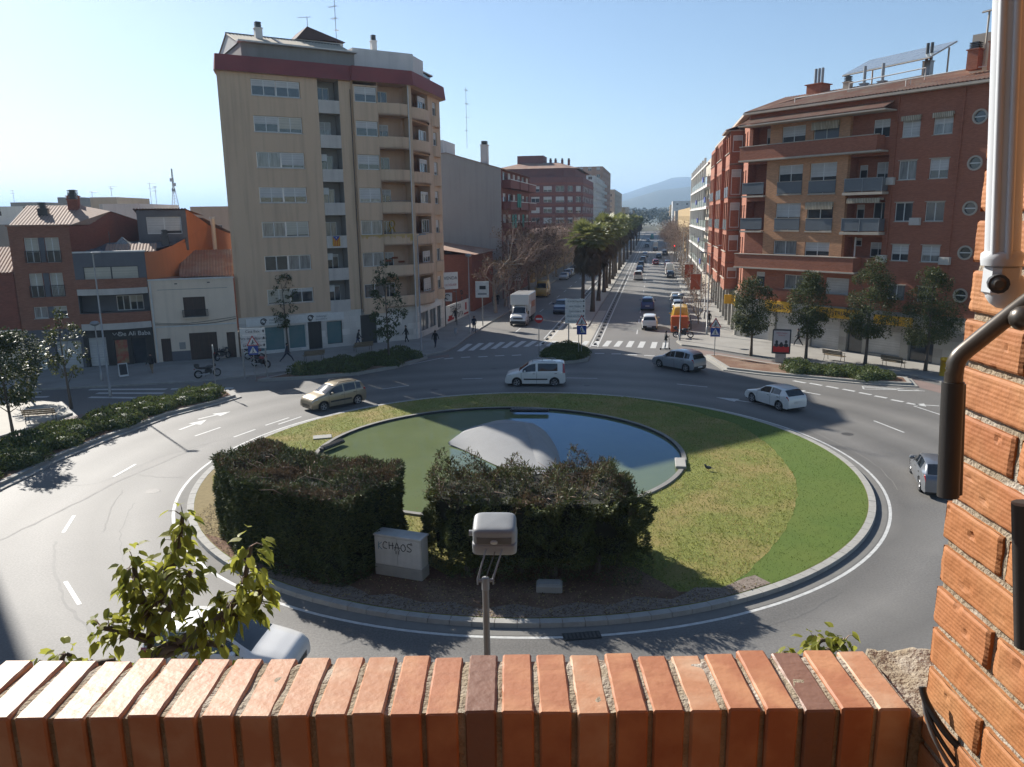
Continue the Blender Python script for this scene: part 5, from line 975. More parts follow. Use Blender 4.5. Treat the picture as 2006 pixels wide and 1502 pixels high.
# right side: white balcony block with blue awnings
t = thing('apartment_block', 'white framed apartment block with green glass balconies and blue awnings beyond the red brick building', 'apartment block', (*AV(178, 8.6)[:2], 0), R(-90) - AVA); b = MB(); F = Fac(t, b); L = 62.0; H = 20.5; WBL2 = mat('warm_white_block', (.52, .46, .38), (.44, .39, .32), rough=.9, scale=.4, streak=.2)
FE = Fac(t, b, (L, 0), R(90)); hs = [(1.5 + 6.2 * i, 4.6 + 6.2 * i, 4.0 + 3.1 * k, 6.3 + 3.1 * k) for i in range(10) for k in range(5)]
F.wall(0, L, 0, H, WBL2, hs)
GRN = mat('green_glass', (0.34, 0.41, 0.37), (0.40, 0.45, 0.42), rough=0.15, scale=1, spec=0.8)
for j, q in enumerate(hs):
    F.win(*q, 0.1, 3, (0, .3, .7)[j % 3])
    if q[0] > 8:
        u = q[0] - .6; F.pbox('balcony', [((u, -1.5, q[2] - .2), (u + 4.4, 0, q[2] - .02))], WBL); F.pbox('glass_balustrade', [((u, -1.5, q[2]), (u + 4.4, -1.46, q[2] + 1.0)), ((u + 4.36, -1.46, q[2]), (u + 4.4, 0, q[2] + 1.0))], GRN)
        if j % 4 == 0 and q[0] > 30: F.pbox('awning', [((u + .3, -1.62, q[2] + .5), (u + 3.0, -1.52, q[2] + 1.25))], BLUEA)
for i in range(8): F.box((9.2 + 6.2 * i, -1.55, 0), (9.55 + 6.2 * i, -1.2, H), WBL)
for k in range(6): F.box((8.6, -1.56, 3.55 + 3.1 * k), (L, -1.21, 3.78 + 3.1 * k), WBL)
FE.wall(0, 14, 0, H, TANB, [(2 + 4 * i, 3.6 + 4 * i, 4.5 + 3.1 * k, 6 + 3.1 * k) for i in range(3) for k in range(5)])
b.prism([(0, 0), (L, 0), (L, 14), (0, 14)], H, H + .5, TANB); b.quad((0, 14, 0), (0, 0, 0), (0, 0, H), (0, 14, H), WBL); b.box((20, 3, H + .5), (L - 4, 12, H + 3), OCHRE); b.build('wall', t)
block('ochre block above the far trees on the right of the avenue', (*AV(330, 9)[:2], 0), R(-90) - AVA, 120, 14, 14, OCHRE, seed=41, sides=(False, True), bay=5)
block('low dark block on the right of the avenue beside the bare tree row', (*AV(206, 9.5)[:2], 0), R(-90) - AVA, 24, 14, 12, SLATE, seed=42, sides=(True, True), bay=4)
for k in range(9):
    rr = random.Random(90 + k); s = 460 + 45 * k
    block('hazy far block, number %s from the front, at the end of the avenue left side' % ('one', 'two', 'three', 'four', 'five', 'six', 'seven', 'eight', 'nine')[k] if False else 'far pale block in the haze at the end of the avenue', (*AV(s, (LW - 14 if k % 2 == 0 else 12))[:2], 0), -AVA, 14, 30, 14 + rr.random() * 9, (WBL, TANB, OCHRE)[k % 3], seed=50 + k, sides=(k % 2 == 1, k % 2 == 0), bay=5, name='distant_block', cat='far building')['group'] = 'far pale blocks at the end of the avenue'
# painted hoarding and its lettering
a, c = G(873.8, 637), G(918, 617.5); d = (c - a).normalized(); rz = math.atan2(d.y, d.x); L = (c - a).length
t = thing('hoarding', 'white hoarding painted with a city name in black and red along the left pavement', 'hoarding', a, rz); b = MB(); b.box((0, -0.05, 0), (L, 0.05, 2.15), WFR); b.build('panel', t)
REDP = mat('red_paint', (0.42, 0.03, 0.03), rough=0.6); b = MB(); [b.box((0.2 + i * (L - .4) / 4 - .06, .05, 0), (0.2 + i * (L - .4) / 4 + .06, .15, 2.6), DFR) for i in range(5)]; b.build('frame', t)
text('lettering', 'TERRASSA', 0.95, INK, t, (L * .40, -.06, 1.55), (R(90), 0, 0)); text('lettering', 'OPTA', 0.85, INK, t, (L * .60, -.06, .62), (R(90), 0, 0))
b = MB(); b.bev((.5, -.075, .35), (2.9, -.052, .62), REDP, .01); b.bev((.9, -.075, .62), (2.2, -.052, .92), REDP, .01); b.bev((L - 1.6, -.075, .9), (L - 1.0, -.052, 1.8), REDP, .01); b.bev((L - 2.2, -.075, .35), (L - .3, -.052, .55), REDP, .01); b.build('red_shapes', t)
p = AV(97, LW + .6); t = thing('sale_sign', 'white VENDA board hung high on a post right of the tall beige block', 'sign', (*G(885, 640)[:2], 0), R(30)); bb = G(885, 640)
z1, z0 = HT(888, 533, bb), HT(888, 566, bb); b = MB(); b.box((-.9, -.04, z0), (.9, .04, z1), WFR); b.build('board', t); b = MB(); b.tube([(-.7, .08, 0), (-.7, .08, z1)], .05, DFR, 6); b.tube([(.7, .08, 0), (.7, .08, z1)], .05, DFR, 6); b.build('post', t)
text('lettering', 'VENDA', 0.50, INK, t, (0, -.05, z1 - (z1 - z0) * .35)); text('lettering', 'LLOGUER', 0.34, REDP, t, (0, -.05, z0 + (z1 - z0) * .25))
p = G(870, 640); t = thing('logo_sign', 'small projecting white sign with a black swirl at the shop corner', 'sign', loc(tb, 24.1, 6.6, 2.9), R(0)); b = MB(); b.box((-.5, -.05, 0), (.5, .05, .95), WFR); b.build('board', t)
b = MB(); b.tube([(0.27 * math.cos(.3 + .42 * i), -.06, .5 + .27 * math.sin(.3 + .42 * i)) for i in range(12)], .05, INK, 5); b.build('swirl', t)
# our own building behind and below the viewpoint, with the balcony floor
t = thing('apartment_block', 'brick building that carries the balcony of the viewpoint', 'apartment block', (0, 0, 0)); b = MB()
b.box((-14, -9, 0), (14, -1.4, 24), BROWND); b.build('wall', t); b = MB(); b.box((-8, -1.39, 9.9), (8, 0.985, 10.1), CONC); b.build('balcony_slab', t)
# ================================================================ VEGETATION
BARK = mat('bark', (0.13, 0.10, 0.075), (0.08, 0.065, 0.05), rough=0.95, scale=6, amount=0.8, bump=0.6, bscale=18, stretch=(1, 1, .25))
BARKP = mat('plane_bark', (0.40, 0.35, 0.29), (0.24, 0.20, 0.16), rough=0.95, scale=3, amount=0.6, bump=0.4, bscale=12)
TWIG = mat('twig', (0.36, 0.26, 0.20), (0.26, 0.18, 0.14), rough=0.95, scale=5)
LDARK = leafmat('dark_leaf', (0.036, 0.052, 0.018), (0.075, 0.092, 0.032), 0.15, 0.68, 0.9)
LMID = leafmat('olive_leaf', (0.075, 0.085, 0.022), (0.12, 0.125, 0.035), 0.28, 0.4, 0.8)
LHEDGE = leafmat('hedge_leaf', (0.044, 0.066, 0.026), (0.082, 0.105, 0.038), 0.10, 0.6, 1.2)
LHEDGE2 = leafmat('cypress_leaf', (0.084, 0.104, 0.033), (0.15, 0.158, 0.054), 0.12, 0.6, 1.0)
LBROWN = leafmat('dead_leaf', (0.16, 0.108, 0.06), (0.095, 0.066, 0.038), 0.15, 0.8, 2.0)
LSHRUB = leafmat('shrub_leaf', (0.085, 0.125, 0.035), (0.155, 0.185, 0.06), 0.25, 0.75, 1.4)
PALMG = leafmat('palm_leaf', (0.15, 0.175, 0.055), (0.25, 0.255, 0.095), 0.3, 0.45, 1.0)
PALMD = leafmat('dry_palm_leaf', (0.15, 0.11, 0.065), (0.09, 0.065, 0.04), 0.1, 0.8, 1.5)
def rv(rr):
    while True:
        v = Vector((rr.uniform(-1, 1), rr.uniform(-1, 1), rr.uniform(-1, 1)))
        if 0.05 < v.length < 1: return v
class Leaves:
    """many small leaf faces in one mesh"""
    def __init__(s): s.v = []; s.f = []; s.mi = []; s.mats = []
    def leaf(s, p, d, n, L, W, m, fold=0.25):
        if m not in s.mats: s.mats.append(m)
        k = s.mats.index(m); d = d.normalized(); a = d.cross(n)
        if a.length < 1e-3: a = d.orthogonal()
        a.normalize(); n = a.cross(d); o = len(s.v)
        q = p + d * L * .5 - n * (fold * W * .5)
        s.v += [tuple(p), tuple(q + a * W * .5 + n * fold * W * .5), tuple(p + d * L - n * .1 * L), tuple(q - a * W * .5 + n * fold * W * .5)]
        s.f += [(o, o + 1, o + 2), (o, o + 2, o + 3)]; s.mi += [k, k]
    def mesh(s, name):
        me = bpy.data.meshes.new(name); me.from_pydata(s.v, [], s.f)
        for m in s.mats: me.materials.append(m)
        me.polygons.foreach_set('material_index', s.mi); me.update(); return me
def crown(seed, H0, H1, rad, n, size, mats, clumps=60, cone=0.0, gap=0.9):
    """crown from leaf clumps spread over an ovoid between heights H0 and H1"""
    rr = random.Random(seed); L = Leaves(); cs = []
    hh = (H1 - H0) / 2
    for i in range(clumps):
        v = rv(rr); v = v.normalized() * (v.length ** 0.45)
        z = v.z; r = rad * (1 - cone * (z * .5 + .5)) * (0.85 + 0.3 * rr.random())
        cs.append((Vector((v.x * r, v.y * r, H0 + hh + z * hh * .93)), rr.uniform(.22, .46) * rad * gap))
    for i in range(n):
        c, r = rr.choice(cs); d = rv(rr); q = d.normalized() * r * (d.length ** .5); q.z *= .75
        p = c + q; out = (p - Vector((0, 0, H0 + hh * .8))).normalized()
        dr = (out * .7 + rv(rr) * .9 + Vector((0, 0, -.25))); nn = (Vector((0, 0, 1)) + rv(rr) * .8 + out * .4)
        L.leaf(p, dr, nn, size * rr.uniform(.7, 1.3), size * rr.uniform(.45, .7), rr.choice(mats))
    return L.mesh('crown'), cs
def trunk_mesh(seed, H0, cs, r0, m, lean=0.15, nl=9):
    rr = random.Random(seed); b = MB(); top = max(c[0].z for c in cs); pts = []
    for i in range(7): t = i / 6; pts.append((lean * math.sin(t * 2.1 + seed) * t, lean * math.cos(t * 1.7 + seed) * t, t * top * .9))
    b.tube(pts, [r0 * (1.25 if i == 0 else 1 - .85 * i / 6) for i in range(7)], m, 8)
    for c, r in rr.sample(cs, min(nl, len(cs))):
        z = max(H0 * .85, c.z - rr.uniform(.8, 1.6)); t = z / (top * .9); a = Vector((lean * math.sin(t * 2.1 + seed) * t, lean * math.cos(t * 1.7 + seed) * t, z)); mid = (a + c) / 2 + Vector((0, 0, -.12))
        b.tube([a, mid, c], [r0 * .32, r0 * .2, r0 * .08], m, 5)
    return b.mesh('trunk')
def tree(label, loc_, seed, H, H0, rad, n, size, mats, r0=.11, cone=.2, clumps=60, group=None, name='street_tree', gap=.9, m=None):
    t = thing(name, label, 'tree', loc_, seed * 1.3, group); cm, cs = crown(seed, H0, H, rad, n, size, mats, clumps, cone, gap)
    linkmesh('trunk', trunk_mesh(seed, H0, cs, r0, m or BARK), t); linkmesh('crown', cm, t); return t
# four clipped evergreens in front of the red brick building
for i, (px, py, H, rad, lb) in enumerate(((1471, 697, 6.8, 1.55, 'smallest round evergreen street tree, leftmost before the red brick building'), (1578, 705, 7.6, 1.65, 'evergreen street tree behind the lit advertising panel'), (1694, 718, 8.7, 1.8, 'tallest evergreen street tree, between the two benches'), (1812, 729, 8.0, 1.9, 'dark evergreen street tree beside the yellow post box'))):
    tree(lb, G(px, py), 11 + i, H, 1.95, rad * 1.22, 12500, .15, [LDARK, LDARK, LMID], .13, (.35, .6, .6, .6)[i], 75, 'evergreen trees by the red brick building', gap=.92)
for i, (px, py, H, rad, lb, n, h0, mt) in enumerate(((28, 862, 6.4, 1.7, 'dense dark evergreen tree at the far left edge by the bench', 3800, 1.9, [LDARK, LDARK, LMID]), (140, 800, 6.6, 1.5, 'thin broad leaved tree in front of the slate house', 1100, 1.9, [LMID, LMID, LDARK]), (60, 786, 5.0, 1.5, 'low evergreen tree shading the plaza behind the bench', 2600, 1.8, [LDARK]), (565, 692, 7.7, 1.35, 'slender dark tree in front of the teal shop windows', 1300, 2.2, [LDARK]), (762, 714, 8.6, 1.75, 'sparse dark tree on the planted strip before the beige block', 2300, 1.9, [LDARK]))):
    tree(lb, G(px, py), 31 + i, H, h0, rad, n, .20, mt, .10, .5, 46 if n < 2000 else 60, gap=.62 if n < 2400 else .85)
# shrubs in the beds
def shrub_mesh(seed, r, h, n, size, mats):
    rr = random.Random(seed); L = Leaves()
    for i in range(n):
        v = rv(rr); v.z = abs(v.z); v.normalize(); k = 1 + .18 * mnoise.noise(v * 2.2 + Vector((seed, 0, 0))); p = Vector((v.x * r * k, v.y * r * k, v.z * h * k + .05)) * rr.uniform(.8, 1.03)
        L.leaf(p, v * .8 + rv(rr) * .8 + Vector((0, 0, .25)), v + rv(rr) * .5, size * rr.uniform(.7, 1.3), size * .5, rr.choice(mats))
    b = MB(); b.sphere((0, 0, .0), (r * .80, r * .80, h * .82), LHEDGE, 10, 6); return L.mesh('foliage'), b.mesh('inner_twigs')
SHM = [shrub_mesh(60 + i, .95, .62, 900, .13, [LSHRUB, LSHRUB, LMID, LDARK]) for i in range(4)]
def in_poly(p, Q):
    c = False; n = len(Q)
    for i in range(n):
        a, d = Q[i], Q[(i + 1) % n]
        if (a[1] > p[1]) != (d[1] > p[1]) and p[0] < (d[0] - a[0]) * (p[1] - a[1]) / (d[1] - a[1]) + a[0]: c = not c
    return c
def fill(poly, label, group, step, seed, sc=1.0, keep=lambda p: True, mar=.7):
    rr = random.Random(seed); Q = offset_poly([(p[0], p[1]) for p in poly], mar); xs = [p[0] for p in Q]; ys = [p[1] for p in Q]; y = min(ys)
    while y < max(ys):
        x = min(xs) + rr.random() * step
        while x < max(xs):
            q = (x + rr.uniform(-.2, .2), y + rr.uniform(-.2, .2))
            if in_poly(q, Q) and keep(q):
                t = thing('shrub', label, 'shrub', (*q, .2), rr.random() * 6, group); k = sc * rr.uniform(.75, 1.25); t.scale = (k, k, k * rr.uniform(.8, 1.1))
                f, c = rr.choice(SHM); linkmesh('foliage', f, t); linkmesh('inner_twigs', c, t)
            x += step * rr.uniform(.85, 1.15)
        y += step * .85
fill(BED_L, 'low leafy green shrub packed into the long kerbed bed on the left', 'shrubs in the long left bed', 1.15, 3, keep=lambda p: p[1] > 27)
fill(BED_T, 'low dark shrub in the planted strip in front of the beige block', 'shrubs before the beige block', 1.2, 4, keep=lambda p: p[0] > -18.2, mar=.75)
fill(BED_R, 'rounded green shrub in the kerbed bed before the red brick building', 'shrubs before the red brick building', 1.35, 5, keep=lambda p: p[0] > 20.6, sc=1.12, mar=.6)
fill(BED_M, 'low dark shrub filling the traffic island at the avenue mouth', 'shrubs on the traffic island', .8, 6, .62, mar=.45)
# ---- clipped hedges on the island
def hedge(label, foot, H, n, mats, top, seed, core, z0=0.15, rough=.16, skirt=0.0):
    rr = random.Random(seed); t = thing('hedge', label, 'hedge', (foot[0][0], foot[0][1], 0.15)); ox, oy = foot[0][0], foot[0][1]
    Q = [(p[0] - ox, p[1] - oy) for p in foot]; L = Leaves(); m = len(Q); per = [math.hypot(Q[(i + 1) % m][0] - Q[i][0], Q[(i + 1) % m][1] - Q[i][1]) for i in range(m)]; tot = sum(per)
    A = sum(Q[i][0] * Q[(i + 1) % m][1] - Q[(i + 1) % m][0] * Q[i][1] for i in range(m)); sg = 1 if A > 0 else -1
    def bulge(x, y, z): return rough * 1.6 * mnoise.noise(Vector((x * .9 + seed, y * .9, z * 1.1))) + rough * .8 * mnoise.noise(Vector((x * 3 + seed, y * 3, z * 3)))
    for i in range(n):
        u = rr.random() * tot; k = 0
        while u > per[k]: u -= per[k]; k += 1
        a, c = Q[k], Q[(k + 1) % m]; f = u / per[k]; nx, ny = (c[1] - a[1]) / per[k] * sg, -(c[0] - a[0]) / per[k] * sg
        z = rr.random() ** .9 * H
        if z < skirt and rr.random() < .75: continue
        x, y = a[0] + (c[0] - a[0]) * f, a[1] + (c[1] - a[1]) * f; q = bulge(x, y, z) + .22 * (z / H - .5) * -0.5 - rr.random() * .12
        p = Vector((x + nx * q, y + ny * q, z)); d = Vector((nx, ny, .35)) + rv(rr) * .9
        L.leaf(p, d, Vector((nx, ny, .4)) + rv(rr) * .7, rr.uniform(.08, .19), rr.uniform(.025, .055), rr.choice(mats))
    xs = [p[0] for p in Q]; ys = [p[1] for p in Q]; k = 0
    while k < top:
        x, y = rr.uniform(min(xs), max(xs)), rr.uniform(min(ys), max(ys))
        if not in_poly((x, y), Q): continue
        k += 1; z = H + bulge(x, y, 9) * 1.6 - rr.random() * .10; dens = mnoise.noise(Vector((x * .8, y * .8, seed))) 
        mt = LBROWN if rr.random() < .50 + dens else rr.choice(mats)
        L.leaf(Vector((x, y, z)), rv(rr) + Vector((0, 0, .35)), Vector((0, 0, 1)) + rv(rr) * .8, rr.uniform(.08, .24), rr.uniform(.022, .05), mt)
    linkmesh('foliage', L.mesh('foliage'), t)
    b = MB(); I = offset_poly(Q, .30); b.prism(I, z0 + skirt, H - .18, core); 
    for i in range(60):
        x, y = rr.uniform(min(xs), max(xs)), rr.uniform(min(ys), max(ys))
        if in_poly((x, y), offset_poly(Q, .2)): a = rr.random() * 6; b.tube([(x, y, H - .25), (x + .35 * math.cos(a), y + .35 * math.sin(a), H + .02), (x + .8 * math.cos(a), y + .8 * math.sin(a), H + .12 * rr.random() + .04)], [.02, .014, .006], TWIG, 4)
    b.build('branches', t); return t
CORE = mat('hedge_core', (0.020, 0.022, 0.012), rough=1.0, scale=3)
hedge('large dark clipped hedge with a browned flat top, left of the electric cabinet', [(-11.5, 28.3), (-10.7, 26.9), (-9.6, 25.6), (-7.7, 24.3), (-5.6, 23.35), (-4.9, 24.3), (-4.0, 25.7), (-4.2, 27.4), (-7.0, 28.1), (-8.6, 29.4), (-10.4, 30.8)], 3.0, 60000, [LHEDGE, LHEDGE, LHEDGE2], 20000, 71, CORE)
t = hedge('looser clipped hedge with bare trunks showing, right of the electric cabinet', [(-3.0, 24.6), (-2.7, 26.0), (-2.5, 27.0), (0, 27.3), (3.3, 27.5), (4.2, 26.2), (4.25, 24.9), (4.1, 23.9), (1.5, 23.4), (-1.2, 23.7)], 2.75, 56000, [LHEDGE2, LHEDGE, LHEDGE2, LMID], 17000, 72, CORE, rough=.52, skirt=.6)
b = MB()
for x, y in ((.22, 24.3), (1.33, 23.95), (2.82, 24.25), (3.6, 24.6), (-1.6, 24.3), (2.0, 26), (.5, 26)): b.tube([(x + 3.0, y - 24.6, -.05), (x + 3.05, y - 24.55, .6), (x + 3.0, y - 24.4, 1.4)], [.13, .10, .09], BARK, 7)
b.build('trunk', t)
# ---- palms on the median
def palm_mesh(seed, H):
    rr = random.Random(seed); b = MB(); pts = []
    for i in range(10): t = i / 9; pts.append((.18 * math.sin(t * 2 + seed), .14 * math.sin(t * 1.6 + seed * 2), t * H))
    b.tube(pts, [.34, .27, .23, .21, .20, .20, .20, .21, .23, .26], BARK, 9); top = Vector(pts[-1]); tm = b.mesh('trunk')
    def fan(L, base, d, R_, m, droop):
        side = d.cross(Vector((0, 0, 1)));
        if side.length < .05: side = Vector((1, 0, 0))
        side.normalize(); up = side.cross(d); e = base + d * R_ * .9
        for k in range(-5, 6):
            a = k * .27; dd = (d * math.cos(a) + side * math.sin(a)).normalized(); ln = R_ * .85 * (1 - .025 * abs(k)); tip = e + dd * ln + Vector((0, 0, -droop * ln * (.35 + .3 * rr.random())))
            mid = e + dd * ln * .6; w_ = .075 * R_; nrm = up * .3 * (1 if k % 2 else -1)
            o = len(L.v); s2 = dd.cross(up).normalized() * w_
            if m not in L.mats: L.mats.append(m)
            L.v += [tuple(e), tuple(mid + s2 + nrm * .1), tuple(tip), tuple(mid - s2 - nrm * .1)]; L.f += [(o, o + 1, o + 2), (o, o + 2, o + 3)]; L.mi += [L.mats.index(m)] * 2
        o = len(L.v); s2 = side * .03; L.v += [tuple(base + s2), tuple(base - s2), tuple(e - s2 * .6), tuple(e + s2 * .6)]; L.f += [(o, o + 1, o + 2), (o, o + 2, o + 3)]; L.mi += [L.mats.index(m)] * 2
    G_ = Leaves(); D_ = Leaves()
    for i in range(38):
        a = i * 2.4; el = math.asin(max(-.98, min(.98, 1 - 1.5 * (i + .5) / 38))); d = Vector((math.cos(a) * math.cos(el), math.sin(a) * math.cos(el), math.sin(el))); fan(G_, top + Vector((0, 0, .2)), d, rr.uniform(1.15, 1.55), PALMG, .10 + .4 * i / 38)
    for i in range(60):
        a = i * 2.4 + .5; el = R(rr.uniform(-80, -45)); z = -rr.random() * 2.6; d = Vector((math.cos(a) * math.cos(el), math.sin(a) * math.cos(el), math.sin(el))); fan(D_, top + Vector((0, 0, z)), d, rr.uniform(.9, 1.25), PALMD, .6)
    return tm, G_.mesh('crown'), D_.mesh('dead_skirt')
PM = [palm_mesh(i, h) for i, h in ((1, 8.4), (2, 8.9), (3, 8.7), (4, 9.2))]
ords = ['nearest and lowest', 'second nearest', 'third', 'fourth', 'fifth', 'sixth', 'seventh', 'eighth', 'ninth', 'tenth']
for i, s in enumerate([98, 98.6, 111.2, 123.8, 131, 139.5, 150, 157, 166, 176, 186, 196, 208, 219, 232, 246, 262, 280, 300, 322, 346, 372, 400]):
    t_ = -7.75 if i != 1 else -9.0; p = AV(s, t_ + .25 * math.sin(i * 3.1)); m = PM[i % 4]
    t = thing('palm_tree', ('tall fan palm standing %s in the median row' % ords[i]) if i < 10 else 'fan palm far back in the long median row', 'palm', (p.x, p.y, .1), i * 1.9, 'fan palms on the avenue median'); k = 1.06 * (.93 if i == 1 else 1.0) * (1 + .05 * math.sin(i * 2.3)); t.scale = (k, k, k)
    for nm, me in zip(('trunk', 'crown', 'dead_skirt'), m): linkmesh(nm, me, t)
# ---- bare plane trees
def bare_mesh(seed, H, spread=.5, dry=0, m=None, r0=.17, depth=5, first=.28):
    rr = random.Random(seed); b = MB(); tw = MB(); L = Leaves(); tips = []
    def grow(p, d, ln, r, k):
        q = p; pts = [p]; n = 3 if k > 1 else 2
        for i in range(n): d = (d + rv(rr) * .16 + Vector((0, 0, .06))).normalized(); q = q + d * ln / n; pts.append(q)
        (b if k >= depth - 2 else tw).tube(pts, [r * (1 - .42 * i / n) for i in range(n + 1)], m or BARKP if k >= depth - 2 else TWIG, 7 if k >= depth - 1 else 5 if k > 2 else 3, cap=False)
        if k == 0: tips.append((q, d)); return
        nb = rr.choice((3, 3, 4)) if k > 1 else rr.choice((3, 4))
        for i in range(nb):
            f = rr.uniform(.45, 1.0) if i else 1.0; a = pts[min(n, int(f * n))]; side = rv(rr).normalized(); side = (side - d * side.dot(d)).normalized()
            grow(a, (d * (1 - spread * .7) + side * spread + Vector((0, 0, .12))).normalized(), ln * rr.uniform(.62, .82), r * (.56 if k > depth - 2 else .63), k - 1)
    grow(Vector((0, 0, 0)), Vector((0, 0, 1)), H * first, r0, depth)
    for q, d in rr.sample(tips, min(dry, len(tips))): L.leaf(q, d + rv(rr), rv(rr), .16, .12, LBROWN)
    return b.mesh('trunk'), tw.mesh('twigs'), L.mesh('dry_leaves') if dry else None
BT = [bare_mesh(200 + i, h, .60, 900, depth=6, first=.24) for i, h in ((1, 12.0), (2, 11.5), (4, 12.5))]
def bare(label, p, k, sc, rz, group='bare plane trees on the left pavement', ms=None, name='bare_tree'):
    t = thing(name, label, 'tree', p, rz, group); t.scale = (sc, sc, sc); ms = ms or BT[k]
    for nm, me in zip(('trunk', 'twigs', 'dry_leaves'), ms):
        if me: linkmesh(nm, me, t)
BSC = 1.48
for i, (s, tt, sc, lb) in enumerate(((95.5, -19.7, 1.0, 'nearest bare plane tree, beside the truck on the left pavement'), (103, -19.8, .95, 'bare plane tree standing just behind the white truck'), (113, -19.6, 1.02, 'bare plane tree before the grey gable wall'), (121, -19.4, .9, 'bare plane tree beside the ochre van'), (132, -19.6, 1.05, 'bare plane tree in front of the ochre house'), (144, -19.5, .98, 'bare plane tree at the parked car row on the left'))): p = AV(s, tt); bare(lb, (p.x, p.y, .1), i % 3, sc * BSC, i * 2.1)
for i in range(12): p = AV(156 + 15 * i, -19.5); bare('bare plane tree far along the left pavement', (p.x, p.y, .1), i % 3, BSC * (.95 + .1 * math.sin(i * 2)), i * 1.3)
for i in range(15): p = AV(178 + 15 * i, 6.2); bare('bare plane tree far along the right pavement', (p.x, p.y, .1), (i + 1) % 3, BSC * (.85 + .1 * math.sin(i)), i * 1.7, 'bare plane trees on the right pavement')
YT = [bare_mesh(300 + i, 6.4, .5, 260, r0=.09, depth=4, first=.36) for i in range(2)]
for i, (s, tt) in enumerate(((87.5, 5.0), (96.4, 5.2), (106, 5.4), (117, 5.3), (128, 5.4), (141, 5.4), (154, 5.4))): p = AV(s, tt); bare(('young bare tree right of the yellow van', 'young bare tree beside the parked dark cars on the right', 'young bare tree by the red banner')[i] if i < 3 else 'young bare tree in the row along the right pavement', (p.x, p.y, .1), 0, 1.0 + .1 * math.sin(i * 2.2), i * 1.1, 'young bare trees on the right pavement', YT[i % 2])
# ---- the broad leaved street tree just below the balcony
BIGL = leafmat('big_leaf', (0.27, 0.28, 0.04), (0.38, 0.37, 0.07), 0.58, 0.45, 3.0); BIGL2 = leafmat('big_dark_leaf', (0.15, 0.17, 0.028), (0.21, 0.22, 0.04), 0.5, 0.45, 3.0)
def heart(L, p, d, n, s, m):
    """pointed heart shaped leaf folded on its midrib, tip drooping"""
    if m not in L.mats: L.mats.append(m)
    k = L.mats.index(m); d = d.normalized(); a = d.cross(n)
    if a.length < 1e-3: a = d.orthogonal()
    a.normalize(); n = a.cross(d); o = len(L.v); D = Vector((0, 0, -1))
    mid = [p, p + d * s * .35 - n * .03 * s, p + d * s * .7 + D * s * .07, p + d * s * .92 + D * s * .16, p + d * s * 1.15 + D * s * .34]
    wd = [.0, .42, .34, .12, 0]; L.v += [tuple(q) for q in mid]
    for sgn in (1, -1):
        o2 = len(L.v); L.v += [tuple(p - d * s * .10 + a * sgn * .26 * s + n * .09 * s)] + [tuple(mid[i] + a * sgn * wd[i] * s + n * .14 * s * wd[i] / .42) for i in (1, 2, 3)]
        f = [(o, o2, o2 + 1, o + 1), (o + 1, o2 + 1, o2 + 2, o + 2), (o + 2, o2 + 2, o2 + 3, o + 3), (o + 3, o2 + 3, o + 4)]
        L.f += [q if sgn > 0 else tuple(reversed(q)) for q in f]; L.mi += [k] * 4
def near_tree(label, base, stems, seed):
    """stems: list of (points, number of leaves, spread)"""
    rr = random.Random(seed); t = thing('broadleaf_tree', label, 'tree', base); b = MB(); L = Leaves(); o = Vector(base)
    for pts, n, spread in stems:
        P_ = curve([Vector(q) - o for q in pts], 5); b.tube(P_, [.05 * (1 - .8 * i / len(P_)) + .008 for i in range(len(P_))], BARK, 6)
        for i in range(int(n * .44)):
            k = int((rr.random() ** .8) * (len(P_) - 1)); k = len(P_) - 1 - int(k * .85); c = P_[k]; v = rv(rr) * spread * .85; v.z *= 1.0; p = c + v
            if rr.random() < .22: b.tube([c, (c + p) / 2 + Vector((0, 0, .03)), p], [.010, .006, .003], TWIG, 3)
            out = Vector((v.x, v.y, v.z * .3)); heart(L, p, out.normalized() * .8 + rv(rr) * .7 + Vector((0, 0, -.5)), Vector((0, 0, 1)) + rv(rr) * .8, rr.uniform(.085, .145), BIGL if rr.random() < .7 else BIGL2)
    b.build('branch', t); linkmesh('foliage', L.mesh('foliage'), t); return t
def A8(px, py, Y=8.0): return AT(px, py, Y)
TBASE = (-4.1, 8.2, .13)
near_tree('large leaved green tree rising in front of the parapet on the left', TBASE, [
    ([TBASE, (-4.05, 8.2, 4), A8(296, 1290, 8.2), A8(312, 1180, 8.2), A8(330, 1090, 8.1)], 400, .33), ([A8(312, 1180, 8.2), A8(345, 1085, 8.1), A8(358, 1010, 8.0)], 130, .20),
    ([A8(300, 1230, 8.2), A8(270, 1150, 8.3), A8(262, 1100, 8.4)], 210, .26), ([A8(300, 1240, 8.2), A8(360, 1150, 8.0), A8(372, 1120, 7.9)], 150, .24), ([A8(298, 1255, 8.2), A8(235, 1235, 8.1), A8(196, 1230, 8.0)], 120, .24),
    ([A8(300, 1280, 8.2), A8(420, 1215, 7.8), A8(470, 1160, 7.7), A8(492, 1070, 7.6)], 300, .25), ([A8(420, 1215, 7.8), A8(500, 1190, 7.8), A8(512, 1140, 7.8)], 150, .20), ([A8(300, 1290, 8.2), A8(400, 1260, 7.9), A8(450, 1275, 7.8)], 70, .16), ([A8(300, 1310, 8.2), A8(330, 1270, 8.0), A8(380, 1275, 8.0)], 110, .24)], 401)
near_tree('small leafy tree top showing over the left end of the parapet', (-5.6, 8.4, .13), [([(-5.6, 8.4, .13), (-5.6, 8.4, 5), A8(120, 1310, 8.3), A8(140, 1283, 8.3)], 90, .2), ([A8(120, 1330, 8.3), A8(75, 1295, 8.3)], 36, .14), ([A8(140, 1310, 8.3), A8(225, 1292, 8.3)], 26, .12)], 402)
